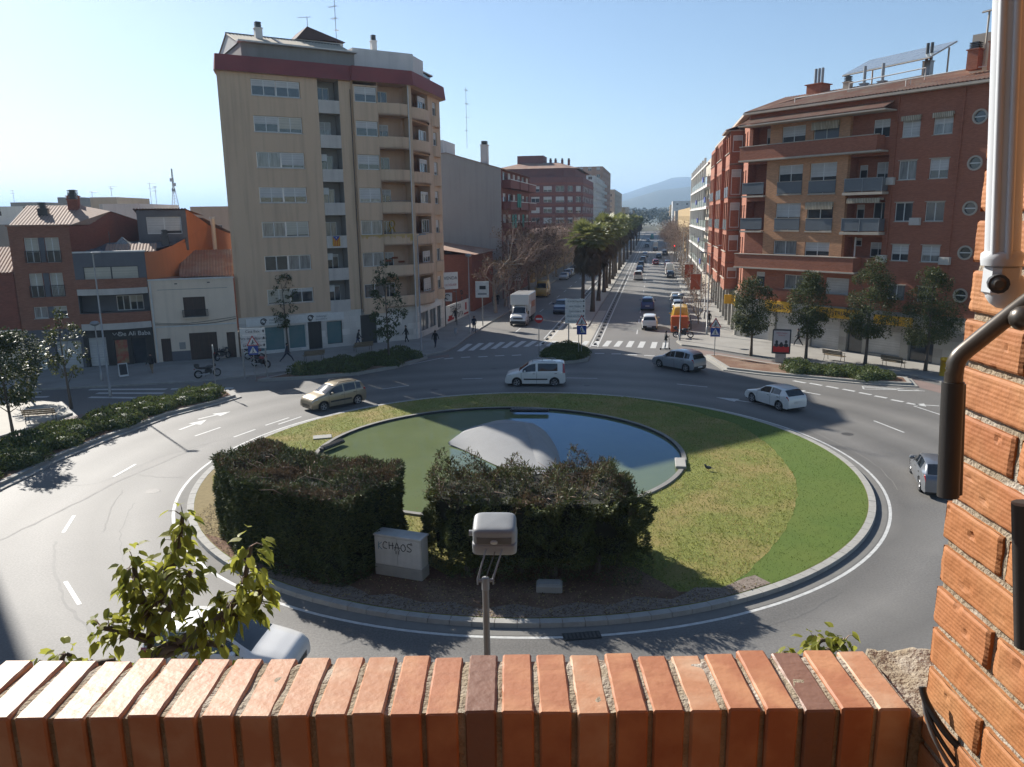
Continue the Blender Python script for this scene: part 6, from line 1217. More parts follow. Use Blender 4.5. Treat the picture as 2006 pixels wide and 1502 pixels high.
near_tree('leafy tree top peeping over the right part of the parapet', (3.3, 8.3, .13), [([(3.3, 8.3, .13), (3.4, 8.3, 5), A8(1590, 1290, 8.3), A8(1620, 1252, 8.3)], 120, .22), ([A8(1590, 1300, 8.3), A8(1535, 1280, 8.3)], 40, .14), ([A8(1600, 1290, 8.3), A8(1655, 1255, 8.3)], 50, .15)], 403)

# ---- short grass on the lawn, litter on the earth
GB = [leafmat('grass_blade_' + n, c, c2, .3, .8, 2) for n, c, c2 in (('green', (.20, .23, .045), (.27, .28, .06)), ('straw', (.44, .35, .15), (.36, .27, .11)), ('olive', (.15, .17, .035), (.21, .21, .05)))]
rr = random.Random(77); L = Leaves(); TP = [(p.x, p.y) for p in TI]; k = 0
TQ = TP + [(ICX + (IRX - .9) * math.cos(a0 + (a1 - a0) * i / 20), ICY + (IRY - .9) * math.sin(a0 + (a1 - a0) * i / 20)) for i in range(21)]
SOILP = arcpts(160, 302, .9) + [(p[0], p[1]) for p in P((1330, 1168), (1240, 1118), (1100, 1112), (940, 1118), (880, 1138), (830, 1110), (560, 1085), (440, 1000), (415, 940))]
TURFT = Leaves(); GT = leafmat('turf_blade', (.085, .125, .010), (.06, .095, .008), .2, .8, 2)
while k < 52000:
    x, y = rr.uniform(ICX - IRX, ICX + IRX), ICY + IRY * (rr.random() ** 1.25 * 2 - 1)
    if ((x - ICX) / (IRX - 1)) ** 2 + ((y - ICY) / (IRY - 1)) ** 2 > 1 or ((x - PCX) / (PRX + .28)) ** 2 + ((y - PCY) / (PRY + .28)) ** 2 < 1: continue
    k += 1
    if in_poly((x, y), TQ):
        if rr.random() < .5: TURFT.leaf(Vector((x, y, .16)), rv(rr) * .8 + Vector((0, 0, .8)), rv(rr), rr.uniform(.03, .06), .02, GT)
        continue
    if in_poly((x, y), SOILP): continue
    q = mnoise.noise(Vector((x * .42, y * .42, 3))) + .5 * mnoise.noise(Vector((x * 1.7, y * 1.7, 9))); m = GB[1] if rr.random() < .16 + .55 * q else GB[2] if rr.random() < .35 - .3 * q else GB[0]
    L.leaf(Vector((x, y, .155)), rv(rr) * .9 + Vector((0, 0, .7)), rv(rr), rr.uniform(.05, .12), rr.uniform(.02, .035), m)
struct(linkmesh('grass', L.mesh('grass')), 'stuff'); struct(linkmesh('turf_fibres', TURFT.mesh('turf_fibres')), 'stuff')
L = Leaves(); k = 0; SP2 = arcpts(196, 300, .95) + [(p[0], p[1]) for p in P((1330, 1168), (1240, 1110), (1100, 1100), (940, 1105), (880, 1130), (700, 1100), (480, 1060), (430, 980))]
while k < 9000:
    x, y = rr.uniform(-13, 9), rr.uniform(20, 31)
    if not in_poly((x, y), SP2): continue
    k += 1; L.leaf(Vector((x, y, .175)), Vector((rr.uniform(-1, 1), rr.uniform(-1, 1), .15)), Vector((0, 0, 1)) + rv(rr) * .5, rr.uniform(.04, .11), rr.uniform(.02, .05), LBROWN if rr.random() < .75 else GB[1])
struct(linkmesh('leaf_litter', L.mesh('leaf_litter')), 'stuff')

# ---- wooded rise closing the view at the end of the avenue
FARL = leafmat('far_foliage', (.035, .05, .028), (.07, .075, .05), .1, .8, .05); L = Leaves(); rr = random.Random(88)
for i in range(700):
    s = rr.uniform(430, 1150); c = AV(s, rr.choice((-1, 1)) * rr.uniform(7 if s > 640 else 16, 70) if s < 700 else rr.uniform(-90, 90)); h = rr.uniform(8, 13) + max(0, (s - 520) * .017); r = rr.uniform(3, 5.5)
    for k in range(34): v = rv(rr).normalized(); L.leaf(Vector((c.x + v.x * r, c.y + v.y * r, max(.2, h - r + v.z * r * 1.1))), rv(rr), v + rv(rr) * .4, rr.uniform(1.2, 2.6), rr.uniform(.8, 1.8), FARL)
struct(linkmesh('far_trees', L.mesh('far_trees')), 'stuff')
# ================================================================ VEHICLES
TYRE = mat('tyre', (0.018, 0.018, 0.018), rough=0.8); RIM = mat('alloy_rim', (0.42, 0.42, 0.43), (0.3, 0.3, 0.31), rough=0.3, metal=0.7, scale=6)
CGLASS = mat('car_glass', (0.012, 0.014, 0.016), rough=0.03, spec=0.9); BPLAST = mat('black_plastic', (0.028, 0.028, 0.03), rough=0.5)
HLAMP = mat('headlamp', (0.60, 0.60, 0.60), (0.35, 0.36, 0.37), rough=0.08, scale=14, spec=0.9); TLAMP = mat('tail_lamp', (0.36, 0.012, 0.012), (0.22, 0.008, 0.01), rough=0.1, scale=14, spec=0.8); PLATE = mat('number_plate', (0.68, 0.68, 0.66), rough=0.5)
def paint(n, c, metal=0.0, rough=0.3): return mat('paint_' + n, c, tuple(x * .93 for x in c), rough=rough, metal=metal, coat=0.8, scale=1.2, spec=0.5)
P_WHITE = paint('white', (0.66, 0.66, 0.64)); P_CHAMP = paint('champagne', (0.34, 0.285, 0.20), .45, .35); P_SILV = paint('silver', (0.36, 0.38, 0.41), .5, .32); P_GREY = paint('grey', (0.20, 0.215, 0.24), .5, .32); P_NAVY = paint('navy', (0.018, 0.03, 0.085), .2); P_BLUE = paint('blue', (0.03, 0.045, 0.16), .2); P_BLACK = paint('black', (0.02, 0.02, 0.022)); P_RED = paint('red', (0.22, 0.016, 0.016)); P_YEL = paint('yellow', (0.62, 0.36, 0.015)); P_OCH = paint('ochre', (0.42, 0.26, 0.02)); P_DK = paint('dark_grey', (0.07, 0.075, 0.08), .4)
CT = {  # length, width, top profile (x from the nose, z), belt profile, side glass spans, windscreen span, rear window span, wheel centres, wheel radius
    'mpv': (4.08, 1.74, [(0, .50), (.04, .70), (.18, .86), (.55, .98), (.98, 1.07), (1.78, 1.52), (2.2, 1.61), (2.9, 1.63), (3.6, 1.58), (3.84, 1.48), (4.02, 1.08), (4.07, .85), (4.08, .5)], [(0, .62), (.2, .80), (1.0, .98), (2.5, 1.03), (4.08, 1.08)], [(1.30, 2.30), (2.38, 3.22), (3.30, 3.66)], (1.02, 1.74), (3.86, 4.01), (.82, 3.36), .32),
    'hatch': (4.05, 1.70, [(0, .46), (.04, .62), (.2, .74), (.6, .84), (1.12, .93), (1.85, 1.34), (2.2, 1.42), (2.7, 1.44), (3.3, 1.38), (3.55, 1.32), (3.95, .98), (4.03, .80), (4.05, .48)], [(0, .56), (.2, .70), (1.1, .88), (2.5, .95), (4.05, 1.02)], [(1.42, 2.45), (2.55, 3.30)], (1.16, 1.80), (3.50, 3.93), (.80, 3.26), .31),
    'scenic': (4.26, 1.81, [(0, .48), (.04, .66), (.2, .80), (.6, .93), (1.0, 1.02), (1.85, 1.51), (2.3, 1.60), (3.0, 1.62), (3.55, 1.56), (3.95, 1.44), (4.18, 1.02), (4.25, .8), (4.26, .5)], [(0, .60), (.2, .76), (1.0, .95), (2.6, 1.01), (4.26, 1.06)], [(1.30, 2.35), (2.43, 3.25), (3.33, 3.78)], (1.06, 1.80), (3.97, 4.16), (.84, 3.52), .32),
    'sedan': (4.35, 1.76, [(0, .46), (.05, .62), (.2, .74), (.7, .85), (1.25, .93), (2.0, 1.36), (2.4, 1.44), (2.9, 1.45), (3.4, 1.39), (3.65, 1.32), (4.2, .99), (4.32, .82), (4.35, .48)], [(0, .56), (.2, .70), (1.2, .89), (2.6, .95), (4.35, 1.0)], [(1.52, 2.45), (2.53, 3.35)], (1.28, 1.95), (3.6, 4.16), (.84, 3.46), .32),
    'van': (4.38, 1.81, [(0, .50), (.05, .70), (.2, .90), (.55, 1.00), (.98, 1.10), (1.75, 1.66), (2.0, 1.76), (2.6, 1.80), (4.1, 1.78), (4.30, 1.70), (4.36, 1.0), (4.38, .5)], [(0, .64), (.2, .84), (1.0, 1.02), (2.4, 1.08), (4.38, 1.10)], [(1.28, 2.22), (2.38, 3.80)], (1.02, 1.70), (4.31, 4.355), (.86, 3.58), .32),
    'suv': (4.4, 1.82, [(0, .55), (.05, .78), (.2, .93), (.7, 1.02), (1.2, 1.08), (1.9, 1.56), (2.3, 1.66), (3.0, 1.68), (3.7, 1.62), (4.0, 1.52), (4.3, 1.1), (4.38, .9), (4.4, .55)], [(0, .70), (.2, .86), (1.2, 1.02), (2.6, 1.07), (4.4, 1.12)], [(1.42, 2.4), (2.48, 3.35), (3.43, 3.9)], (1.24, 1.86), (4.02, 4.28), (.86, 3.56), .35),
    'cab': (2.3, 1.95, [(0, .55), (.05, .85), (.2, 1.10), (.5, 1.22), (.85, 1.32), (1.40, 2.06), (1.6, 2.18), (2.0, 2.22), (2.28, 2.20), (2.3, 2.18)], [(0, .7), (.2, .98), (.9, 1.22), (2.3, 1.25)], [(1.08, 1.78)], (.90, 1.38), (9, 9.1), (.80, 9.0), .34),
    'bigvan': (5.3, 1.98, [(0, .55), (.05, .85), (.2, 1.10), (.5, 1.22), (.85, 1.32), (1.45, 2.08), (1.75, 2.36), (2.2, 2.48), (4.9, 2.48), (5.2, 2.42), (5.27, 1.4), (5.3, .6)], [(0, .7), (.2, .98), (.9, 1.22), (2.3, 1.25), (5.3, 1.3)], [(1.12, 1.85)], (.90, 1.46), (9, 9.1), (.95, 4.25), .35)}
def lerp(P_, x):
    if x <= P_[0][0]: return P_[0][1]
    for (a, u), (c, v) in zip(P_, P_[1:]):
        if x <= c: return u + (v - u) * (x - a) / (c - a)
    return P_[-1][1]
def smooth(P_):
    """finer profile, corners rounded"""
    q = [Vector((a, c, 0)) for a, c in P_]; r = [q[0]]
    for i in range(1, len(q) - 1):
        a, c, d = q[i - 1], q[i], q[i + 1]; k = min(.09, (c - a).length * .3, (d - c).length * .3); p0 = c + (a - c).normalized() * k; p2 = c + (d - c).normalized() * k; r += [p0, p0 * .25 + c * .5 + p2 * .25, p2]
    r.append(q[-1]); return [(v.x, v.y) for v in r]
CARM = {}
def car_meshes(kind):
    if kind in CARM: return CARM[kind]
    L, W, top, belt, sgl, ws, rw, wc, wr = CT[kind]; top = smooth(top); hw = W / 2; ra = wr + .055; clear = .22
    xs = {0.0, L, *[p[0] for p in top], ws[0], ws[1], *[q for s_ in sgl for q in s_]}
    if rw[0] < L: xs |= set(rw)
    for c in wc:
        if c < L: xs |= {c + ra * math.cos(PI * i / 10) for i in range(11)}
    x = 0
    while x < L: xs.add(x); x += .14
    gaps = [sgl[0][0] - .10, *[(sgl[i][1] + sgl[i + 1][0]) / 2 for i in range(len(sgl) - 1)]] + ([sgl[-1][1] + .03] if len(sgl) == 1 or sgl[-1][1] - sgl[0][0] < 2.2 else [])
    xs = {q for q in xs if all(abs(q - g) > .02 for g in gaps)}
    for g in gaps: xs |= {g - .009, g + .009}
    xs |= {.05, .10, .38, .44, L - .22, L - .05}
    xs = sorted(q for q in xs if 0 <= q <= L); out = [xs[0]]
    for q in xs[1:]:
        if q - out[-1] > .012: out.append(q)
    xs = out; rings = []
    for x in xs:
        zt = lerp(top, x); zb = min(lerp(belt, x), zt - .015); e = abs(x - L / 2) / (L / 2); w_ = hw * (1 - .13 * e ** 5 - .025 * e ** 2); zs = clear + (.06 if x < .1 or x > L - .1 else 0)
        for c in wc:
            if abs(x - c) < ra: zs = max(zs, wr + math.sqrt(max(0, ra * ra - (x - c) ** 2)) * .98)
        k = max(0.0, min(1.0, (zt - zb) / .40)); wr_ = w_ * (.94 * (1 - k) + .76 * k); z1 = max(zs + .02, min(.56, zb - .1)); z2 = max(z1 + .02, zb * .78 + z1 * .22); zr = zb + (zt - zb) * (.45 * (1 - k) + .88 * k); lp = lambda a, c, t: a + (c - a) * t
        R_ = [(w_ * .95, zs), (w_ * 1.0, z1), (w_ * .995, z2), (w_ * .975, zb), (lp(w_ * .965, wr_, .08), lp(zb, zr, .08)), (lp(w_ * .965, wr_, .94), lp(zb, zr, .93)), (wr_, zr), (wr_ * .90, lp(zr, zt, .62)), (wr_ * .5, lp(zr, zt, .95)), (0, zt)]
        rings.append([(x, y, z) for y, z in R_] + [(x, -y, z) for y, z in reversed(R_[:-1])])
    n = len(rings[0]); V = [p for r in rings for p in r]; B = MB(); parts = {k: MB() for k in ('windscreen', 'rear_window', 'side_window_l', 'side_window_r', 'headlight_l', 'headlight_r', 'tail_light_l', 'tail_light_r')}; PM_ = Ellipsis
    gapf = []; body, glass = [], {k: [] for k in parts}; van = kind in ('van', 'bigvan', 'cab')
    for i in range(len(xs) - 1):
        xm = (xs[i] + xs[i + 1]) / 2
        for j in range(n - 1):
            f = (i * n + j, i * n + j + 1, (i + 1) * n + j + 1, (i + 1) * n + j); jj = min(j, n - 2 - j); sd = 'l' if j < n // 2 else 'r'; key = None
            zc_ = sum(V[q][2] for q in f) / 4
            if jj == 4 and any(a < xm < c for a, c in sgl): key = 'side_window_' + sd
            elif jj >= 7 and ws[0] < xm < ws[1]: key = 'windscreen'
            elif jj >= 7 and rw[0] < xm < rw[1]: key = 'rear_window'
            elif jj in (2,) and .04 < xm < .44 and zc_ > .5: key = 'headlight_' + sd
            elif jj in ((2, 3, 4, 5) if kind in ('van',) else (2, 3)) and xm > L - .24 and kind != 'cab' and (zc_ > .66): key = 'tail_light_' + sd
            if not key and any(abs(xm - g) < .008 for g in gaps) and jj <= 3 and zc_ > .30: gapf.append(f); continue
            (glass[key] if key else body).append(f)
    def sub(fs, m):
        b = MB(); ids = sorted({q for f in fs for q in f}); mp = {q: k for k, q in enumerate(ids)}; b.add([V[q] for q in ids], [tuple(mp[q] for q in f) for f in fs], m, True); return b
    caps = [tuple(range(n - 1, -1, -1)), tuple((len(xs) - 1) * n + q for q in range(n))]
    PB = mat('paint_base', (.5, .5, .5)); bb = sub(body + caps, PB); ng = len(bb.v); bb.v += [V[q] for f in gapf for q in f]; bb.f += [tuple(ng + 4 * i + q for q in range(4)) for i in range(len(gapf))]; kk = bb.slot(BPLAST); bb.mi += [kk] * len(gapf); bb.sm += [False] * len(gapf)
    under = MB(); under.box((.12, -hw * .80, .16), (L - .12, hw * .80, .5 if not van else .6), BPLAST)
    res = {'body': bb.mesh('body', 38), 'underbody': under.mesh('underbody')}
    for k, fs in glass.items():
        if fs: res[k] = sub(fs, CGLASS if 'window' in k or 'windscreen' in k else HLAMP if 'head' in k else TLAMP).mesh(k)
    t = MB(); t.lathe([(wr * .62, -.10), (wr * .96, -.105), (wr, -.07), (wr, .07), (wr * .96, .105), (wr * .62, .10)], (0, 0, 0), TYRE, 20, 'y', cap=False); t.lathe([(.001, .02), (wr * .62, .05)], (0, 0, 0), TYRE, 20, 'y', cap=False); t.lathe([(.001, -.02), (wr * .62, -.05)], (0, 0, 0), TYRE, 20, 'y', cap=False); res['tyre'] = t.mesh('tyre', 40)
    r = MB(); r.lathe([(wr * .60, .10), (wr * .66, .108), (wr * .68, .10)], (0, 0, 0), RIM, 20, 'y', cap=False)
    for k in range(5):
        a = k * 2 * PI / 5; M = Matrix.Rotation(a, 4, 'Y'); r.bev((.03, .07, -.032), (wr * .63, .098, .032), RIM, .008, M)
    r.lathe([(.07, .06), (.07, .105), (.001, .108)], (0, 0, 0), RIM, 10, 'y', cap=False); res['rim'] = r.mesh('rim', 30)
    m = MB(); m.bev((-.07, -.10, -.07), (.07, .10, .07), PB, .03); res['mirror'] = m.mesh('mirror')
    p = MB(); p.box((-.012, -.26, -.055), (.012, .26, .055), PLATE); res['plate'] = p.mesh('number_plate')
    g = MB(); g.bev((-.02, -hw * .55, .30), (.06, hw * .55, .52), BPLAST, .02); res['grille'] = g.mesh('grille')
    h = MB(); h.bev((-.09, -.015, -.015), (.09, .015, .015), BPLAST, .006); res['handle'] = h.mesh('door_handle')
    br = MB(); br.bev((L - .10, -hw * .82, .26), (L + .015, hw * .82, .52), BPLAST, .03); res['bumper'] = br.mesh('bumper')
    CARM[kind] = res; return res
def car(kind, pm, label, pos, heading, cat='car', group=None, rails=False, dark_bumper=False, detail=True, name=None, strip=None, driver=False):
    """pos: ground point under the middle of the car; heading: direction of its nose (radians from +X)"""
    L, W, top, belt, sgl, ws, rw, wc, wr = CT[kind]; hw = W / 2; M = car_meshes(kind)
    t = thing(name or ('van' if cat == 'van' else 'car'), label, cat, (pos[0], pos[1], 0.004), heading + PI, group)
    def put(nm, me, x=0, y=0, z=0, rz=0.0, par=None, painted=False):
        if painted: me = paintcopy(me, pm)
        o = linkmesh(nm, me, par or t, (x - (L / 2 if par is None else 0), y, z), rz); return o
    put('body', M['body'], painted=True); put('underbody', M['underbody'])
    for k in ('windscreen', 'rear_window', 'side_window_l', 'side_window_r', 'headlight_l', 'headlight_r', 'tail_light_l', 'tail_light_r'):
        if k in M: put(k[:-2] if k.endswith(('_l', '_r')) else k, M[k])
    for c in wc:
        if c > L: continue
        for s_ in (-1, 1):
            w_ = put('wheel', M['tyre'], c, s_ * (hw * .965 - .12), wr, 0 if s_ > 0 else PI); linkmesh('rim', M['rim'], w_)
    if detail:
        for s_ in (-1, 1):
            put('mirror', M['mirror'], ws[0] + .42, s_ * (hw + .06), lerp(belt, ws[0] + .4) + .10, painted=True)
            for a, c in sgl[:2]: put('door_handle', M['handle'], c - .12, s_ * (hw * .992), lerp(belt, c) - .12)
        put('grille', M['grille'], .02)
        if dark_bumper: put('bumper', M['bumper'])
    put('number_plate', M['plate'], -.005 + .02, 0, .42); put('number_plate', M['plate'], L - .0 + (.012 if dark_bumper else .004), 0, .62 if not dark_bumper else .42)
    if rails:
        for s_ in (-1, 1): b = MB(); b.tube([(ws[1] + .25 - L / 2, s_ * hw * .66, lerp(top, ws[1] + .3) - .01), (ws[1] + .4 - L / 2, s_ * hw * .66, lerp(top, ws[1] + .5) + .06), (L * .80 - L / 2, s_ * hw * .64, lerp(top, L * .8) + .05), (L * .84 - L / 2, s_ * hw * .64, lerp(top, L * .84) - .02)], .022, BPLAST if rails == 1 else RIM, 6); b.build('roof_rail', t)
    if rails == 2: b = MB(); [b.tube([(x - L / 2, -hw * .72, lerp(top, x) + .09), (x - L / 2, hw * .72, lerp(top, x) + .09)], .02, BPLAST, 6) for x in (2.0, 2.7, 3.4)]; b.build('roof_rack', t)
    if strip:
        for s_ in (-1, 1): b = MB(); b.bev((wc[0] + .5 - L / 2, s_ * hw - .02, .50), (wc[1] - .5 - L / 2, s_ * hw + .012, .60), BPLAST, .01); b.build('side_strip', t)
    return t
PC = {}
def paintcopy(me, pm):
    k = (me.name, pm.name)
    if k not in PC: c = me.copy(); c.name = me.name; c.materials[0] = pm; PC[k] = c
    return PC[k]
def between(p, q): a, c = G(*p), G(*q); d = c - a; return (a + c) / 2, math.atan2(d.y, d.x)
def side_car(rear, front, off, *a, **k):
    """car whose near side wheels touch the road at two pixels; off moves it sideways (away from us)"""
    m, h = between(rear, front); n = Vector((-math.sin(h), math.cos(h), 0)); m = m + n * off; return m, h
m, h = side_car((702, 792), (632, 806), -.80); car('mpv', P_CHAMP, 'champagne people carrier with roof rails driving round the left of the roundabout', m, h, rails=1, strip=True)
m, h = side_car((1090, 757), (1007, 757), -.82); car('van', P_WHITE, 'small white passenger van with a roof rack passing the far side of the pond', m, h, 'van', rails=2, dark_bumper=True, strip=True)
m, h = side_car((1343, 729), (1289, 719), -.84); car('scenic', P_SILV, 'silver blue people carrier in the shade entering the avenue mouth', m, h, dark_bumper=True)
m, h = side_car((1524, 804), (1473, 788), -.78); car('hatch', P_WHITE, 'white three door hatchback on the ring road, right of the turf', m, h)
m, h = side_car((1800, 963), (1782, 925), -.82); car('sedan', P_GREY, 'silver grey hatchback half hidden behind the awning arm at the right', m, h)
a, c = G(455, 1262, .9), G(600, 1290, .6); d = c - a; car('mpv', paint('pale_silver', (0.74, 0.72, 0.68), .0, .35), 'pale silver car passing directly below the balcony behind the leafy tree', ((a.x + c.x) / 2 - 1.22, (a.y + c.y) / 2 + .25), math.atan2(d.y, d.x) + .02)
AH = PI / 2 - AVA                                       # heading up the avenue
def av_car(kind, pm, label, s, t, up=True, **k): p = AV(s, t); return car(kind, pm, label, p, AH if up else AH + PI, **k)
av_car('mpv', P_WHITE, 'white compact car with dark bumper driving away up the avenue, nearest', 84.7, -.35, dark_bumper=True); av_car('suv', P_BLUE, 'blue car driving away in the palm shadow on the avenue', 102.5, -.75); av_car('suv', P_NAVY, 'dark navy car coming towards us left of the palms', 98.0, -11.6, up=False)
av_car('van', P_WHITE, 'small white van driving away beside the median palms', 150.5, -3.0, cat='van', detail=False); av_car('sedan', P_NAVY, 'dark car ahead of the small white van by the palms', 171, -3.1, detail=False); av_car('hatch', P_BLACK, 'black car in the queue two ahead of the white van', 189, -3.2, detail=False); av_car('suv', P_DK, 'dark high car at the front of the queue by the far crossing', 207, -3.0, detail=False)
av_car('hatch', P_RED, 'red car driving away in the middle of the avenue', 197.5, .3, detail=False); av_car('sedan', P_DK, 'dark car crossing the far junction behind the red car', 228, 1.2, detail=False); av_car('sedan', P_SILV, 'grey car past the first far crossing', 236, -2.8, detail=False)
av_car('bigvan', P_WHITE, 'pale box van far up the avenue past the crossings', 300, .2, cat='van', detail=False); av_car('hatch', P_BLACK, 'black car just behind the far pale box van', 276, .2, detail=False); av_car('suv', P_BLACK, 'black high car far up the avenue left of the pale van', 306, -3.0, detail=False); av_car('bigvan', paint('teal', (0.03, .22, .2)), 'teal vehicle farthest up the avenue', 420, -1.5, cat='van', detail=False); av_car('sedan', P_SILV, 'silver car far away under the palm row end', 372, -3.2, detail=False)
for s, kind, pm, lb in ((89.6, 'hatch', P_SILV, 'silver parked car hidden behind the yellow van'), (94.6, 'mpv', P_DK, 'dark grey parked car, second behind the yellow van'), (100.0, 'mpv', P_SILV, 'silver parked people carrier, third behind the yellow van'), (105.4, 'suv', P_DK, 'dark parked off-roader with black windows on the right kerb'), (111.5, 'sedan', paint('cream', (.5, .48, .42)), 'pale cream parked car ahead of the dark off-roader'), (156.0, 'hatch', P_BLACK, 'black parked car before the white parked van'), (164.5, 'bigvan', P_WHITE, 'white parked van on the right side of the avenue'), (172, 'sedan', P_SILV, 'silver parked car beyond the white parked van'), (178, 'suv', P_DK, 'dark parked car, second beyond the white parked van'), (184, 'hatch', P_RED, 'dark red parked car by the far crossing'), (190, 'mpv', P_SILV, 'last silver parked car before the far crossing'), (244, 'mpv', P_DK, 'dark parked car past the far junction on the right'), (251, 'sedan', P_WHITE, 'white parked car past the far junction on the right')):
    av_car(kind, pm, lb, s, 3.15, detail=s < 112, cat='van' if kind == 'bigvan' else 'car')
for i, (s, kind, pm, lb) in enumerate(((150.5, 'hatch', P_SILV, 'silver parked car at the near end of the left row'), (156.3, 'mpv', P_NAVY, 'navy parked car second in the left row'), (162, 'sedan', P_WHITE, 'white parked car third in the left row'), (168, 'suv', P_BLACK, 'black parked car fourth in the left row'), (174, 'hatch', P_GREY, 'grey parked car fifth in the left row'), (181, 'sedan', P_SILV, 'silver parked car at the far end of the left row'))): av_car(kind, pm, lb, s, -17.3, False, detail=False)
# yellow vans and the box truck
t = av_car('bigvan', P_YEL, 'bright yellow delivery van parked at the right kerb of the avenue mouth', 86.0, 2.9, cat='van'); b = MB(); b.bev((2.655, -.8, 1.45), (2.672, -.03, 2.15), CGLASS, .005) if False else None
b = MB(); b.box((2.652, -.95, .62), (2.668, .95, .98), TLAMP); b.build('hazard_stripe', t)
text('lettering', 'correo', .26, paint('marker', (.35, .12, .01)), t, (2.665, 0, 1.75), (R(90), 0, R(90)))
av_car('bigvan', P_OCH, 'ochre delivery van parked under the bare trees on the left', 118.5, -16.9, False, cat='van')
CAR_ORANGE = mat('orange_box', (0.50, 0.085, 0.012), (0.42, 0.07, 0.012), rough=0.5); p = G(1331, 652); t = thing('delivery_box', 'orange red cabinet standing behind the yellow van beside the black motorcycle', 'cabinet', (p.x, p.y + .2, 0), -AVA); b = MB(); b.bev((-.85, -.45, .12), (.85, .45, 1.75), CAR_ORANGE, .04); b.build('body', t); b = MB(); b.box((-.7, -.4, 0), (.7, .4, .13), BPLAST); b.build('base', t); b = MB(); b.box((-.01, -.462, .2), (.01, -.449, 1.7), BPLAST); b.build('door_gap', t)
m = G(1013, 640); t = thing('box_truck', 'white box truck with orange lettering leaving the avenue towards the roundabout', 'truck', (*AV(87.6, -14.9)[:2], 0.004), AH); M = car_meshes('cab'); L = 2.3
# nose at the front (towards us): local +x runs from nose to tail up the avenue
o = t
for nm in ('body', 'windscreen', 'side_window_l', 'side_window_r', 'headlight_l', 'headlight_r'): linkmesh(nm[:-2] if nm[-2:] in ('_l', '_r') else nm, paintcopy(M[nm], P_WHITE) if nm == 'body' else M[nm], t, (-3.2, 0, 0))
linkmesh('number_plate', M['plate'], t, (-3.21, 0, .45)); b = MB(); b.bev((-3.24, -.9, .28), (-3.0, .9, .62), BPLAST, .05); b.build('bumper', t); b = MB(); b.bev((-3.21, -.55, .80), (-3.12, .55, .96), BPLAST, .02); b.build('grille', t)
b = MB(); b.bev((-.95, -1.08, .85), (3.2, 1.08, 3.45), P_WHITE, .05); b.bev((-1.9, -1.06, 2.25), (-.94, 1.06, 3.44), P_WHITE, .05); b.build('box', t); b = MB(); b.box((-1.2, -.5, .45), (3.0, .5, .85), BPLAST); b.box((1.0, -1.0, .4), (2.6, 1.0, .84), BPLAST); b.build('chassis', t)
for x in (-2.4, 1.8):
    for s_ in (-1, 1): w_ = linkmesh('wheel', M['tyre'], t, (x, s_ * .86, .34), 0 if s_ > 0 else PI); linkmesh('rim', M['rim'], w_)
for s_ in (-1, 1): b = MB(); b.bev((-2.15, s_ * 1.05 - .06, 1.25), (-1.98, s_ * 1.05 + .06, 1.65), BPLAST, .03); b.build('mirror', t)
ORG = mat('orange_lettering', (.50, .16, .03), rough=.5)
o = text('lettering', 'URBED', 1.0, ORG, t, (1.1, -1.09, 2.1), (R(90), 0, 0), sx=.9)
# ---- motorcycles
def motorcycle(label, pos, rz, pm):
    t = thing('motorcycle', label, 'motorcycle', (pos[0], pos[1], .13), rz); lean = Matrix.Rotation(R(8), 4, 'X')
    for x, nm in ((-.70, 0), (.70, 1)):
        b = MB(); b.lathe([(.22, -.05), (.30, -.055), (.32, 0), (.30, .055), (.22, .05)], (x, 0, .32), TYRE, 20, 'y', cap=False); w_ = b.build('wheel', t); b = MB(); b.lathe([(.21, -.03), (.225, 0), (.21, .03)], (x, 0, .32), RIM, 20, 'y', cap=False)
        for k in range(6): a = k * PI / 3; b.tube([(x, 0, .32), (x + .21 * math.cos(a), 0, .32 + .21 * math.sin(a))], .012, RIM, 4)
        b.build('rim', w_)
    b = MB(); b.tube([(.70, .07, .32), (.48, .07, .92)], .028, RIM, 6); b.tube([(.70, -.07, .32), (.48, -.07, .92)], .028, RIM, 6); b.tube([(.46, -.36, 1.04), (.44, -.12, 1.0), (.44, .12, 1.0), (.46, .36, 1.04)], .018, BPLAST, 6); b.build('fork', t)
    b = MB(); b.sphere((.16, 0, .82), (.30, .16, .15), pm, 12, 8); b.build('fuel_tank', t); b = MB(); b.bev((-.66, -.14, .74), (-.08, .14, .85), BPLAST, .05); b.build('seat', t)
    b = MB(); b.bev((-.18, -.16, .28), (.32, .16, .66), BPLAST, .05); b.tube([(.1, -.18, .35), (-.3, -.2, .28), (-.9, -.2, .38)], .05, RIM, 8); b.build('engine', t); b = MB(); b.tube([(.44, 0, .92), (.1, 0, .70), (-.4, 0, .70), (-.85, 0, .82)], .035, BPLAST, 6); b.tube([(-.1, 0, .45), (-.70, 0, .32)], .035, BPLAST, 6); b.build('frame', t)
    b = MB(); b.sphere((.58, 0, .92), (.11, .12, .12), pm, 10, 6); b.build('headlight', t); b = MB(); b.bev((-.95, -.17, .86), (-.60, .17, 1.14), BPLAST, .05); b.build('top_case', t)
    b = MB(); b.bev((-1.0, -.05, .70), (-.93, .05, .78), TLAMP, .01); b.build('tail_light', t); b = MB(); b.tube([(-.1, .1, .3), (-.15, .32, -.01)], .015, BPLAST, 5); b.build('kickstand', t); return t
p = G(408, 742); motorcycle('black motorcycle parked at the kerb before the cream house', p, R(35), P_BLACK); p = G(512, 722); motorcycle('red and black motorcycle parked behind the warning sign', p, R(-25), P_RED); p = G(500, 708); motorcycle('second red motorcycle parked closest to the teal shop windows', p, R(-15), P_RED); p = G(1338, 664); motorcycle('black motorcycle parked in front of the orange cabinet', p, R(-12), P_BLACK); p = G(437, 707); motorcycle('dark motorcycle standing against the wall of the cream house', p, R(70), P_BLACK)
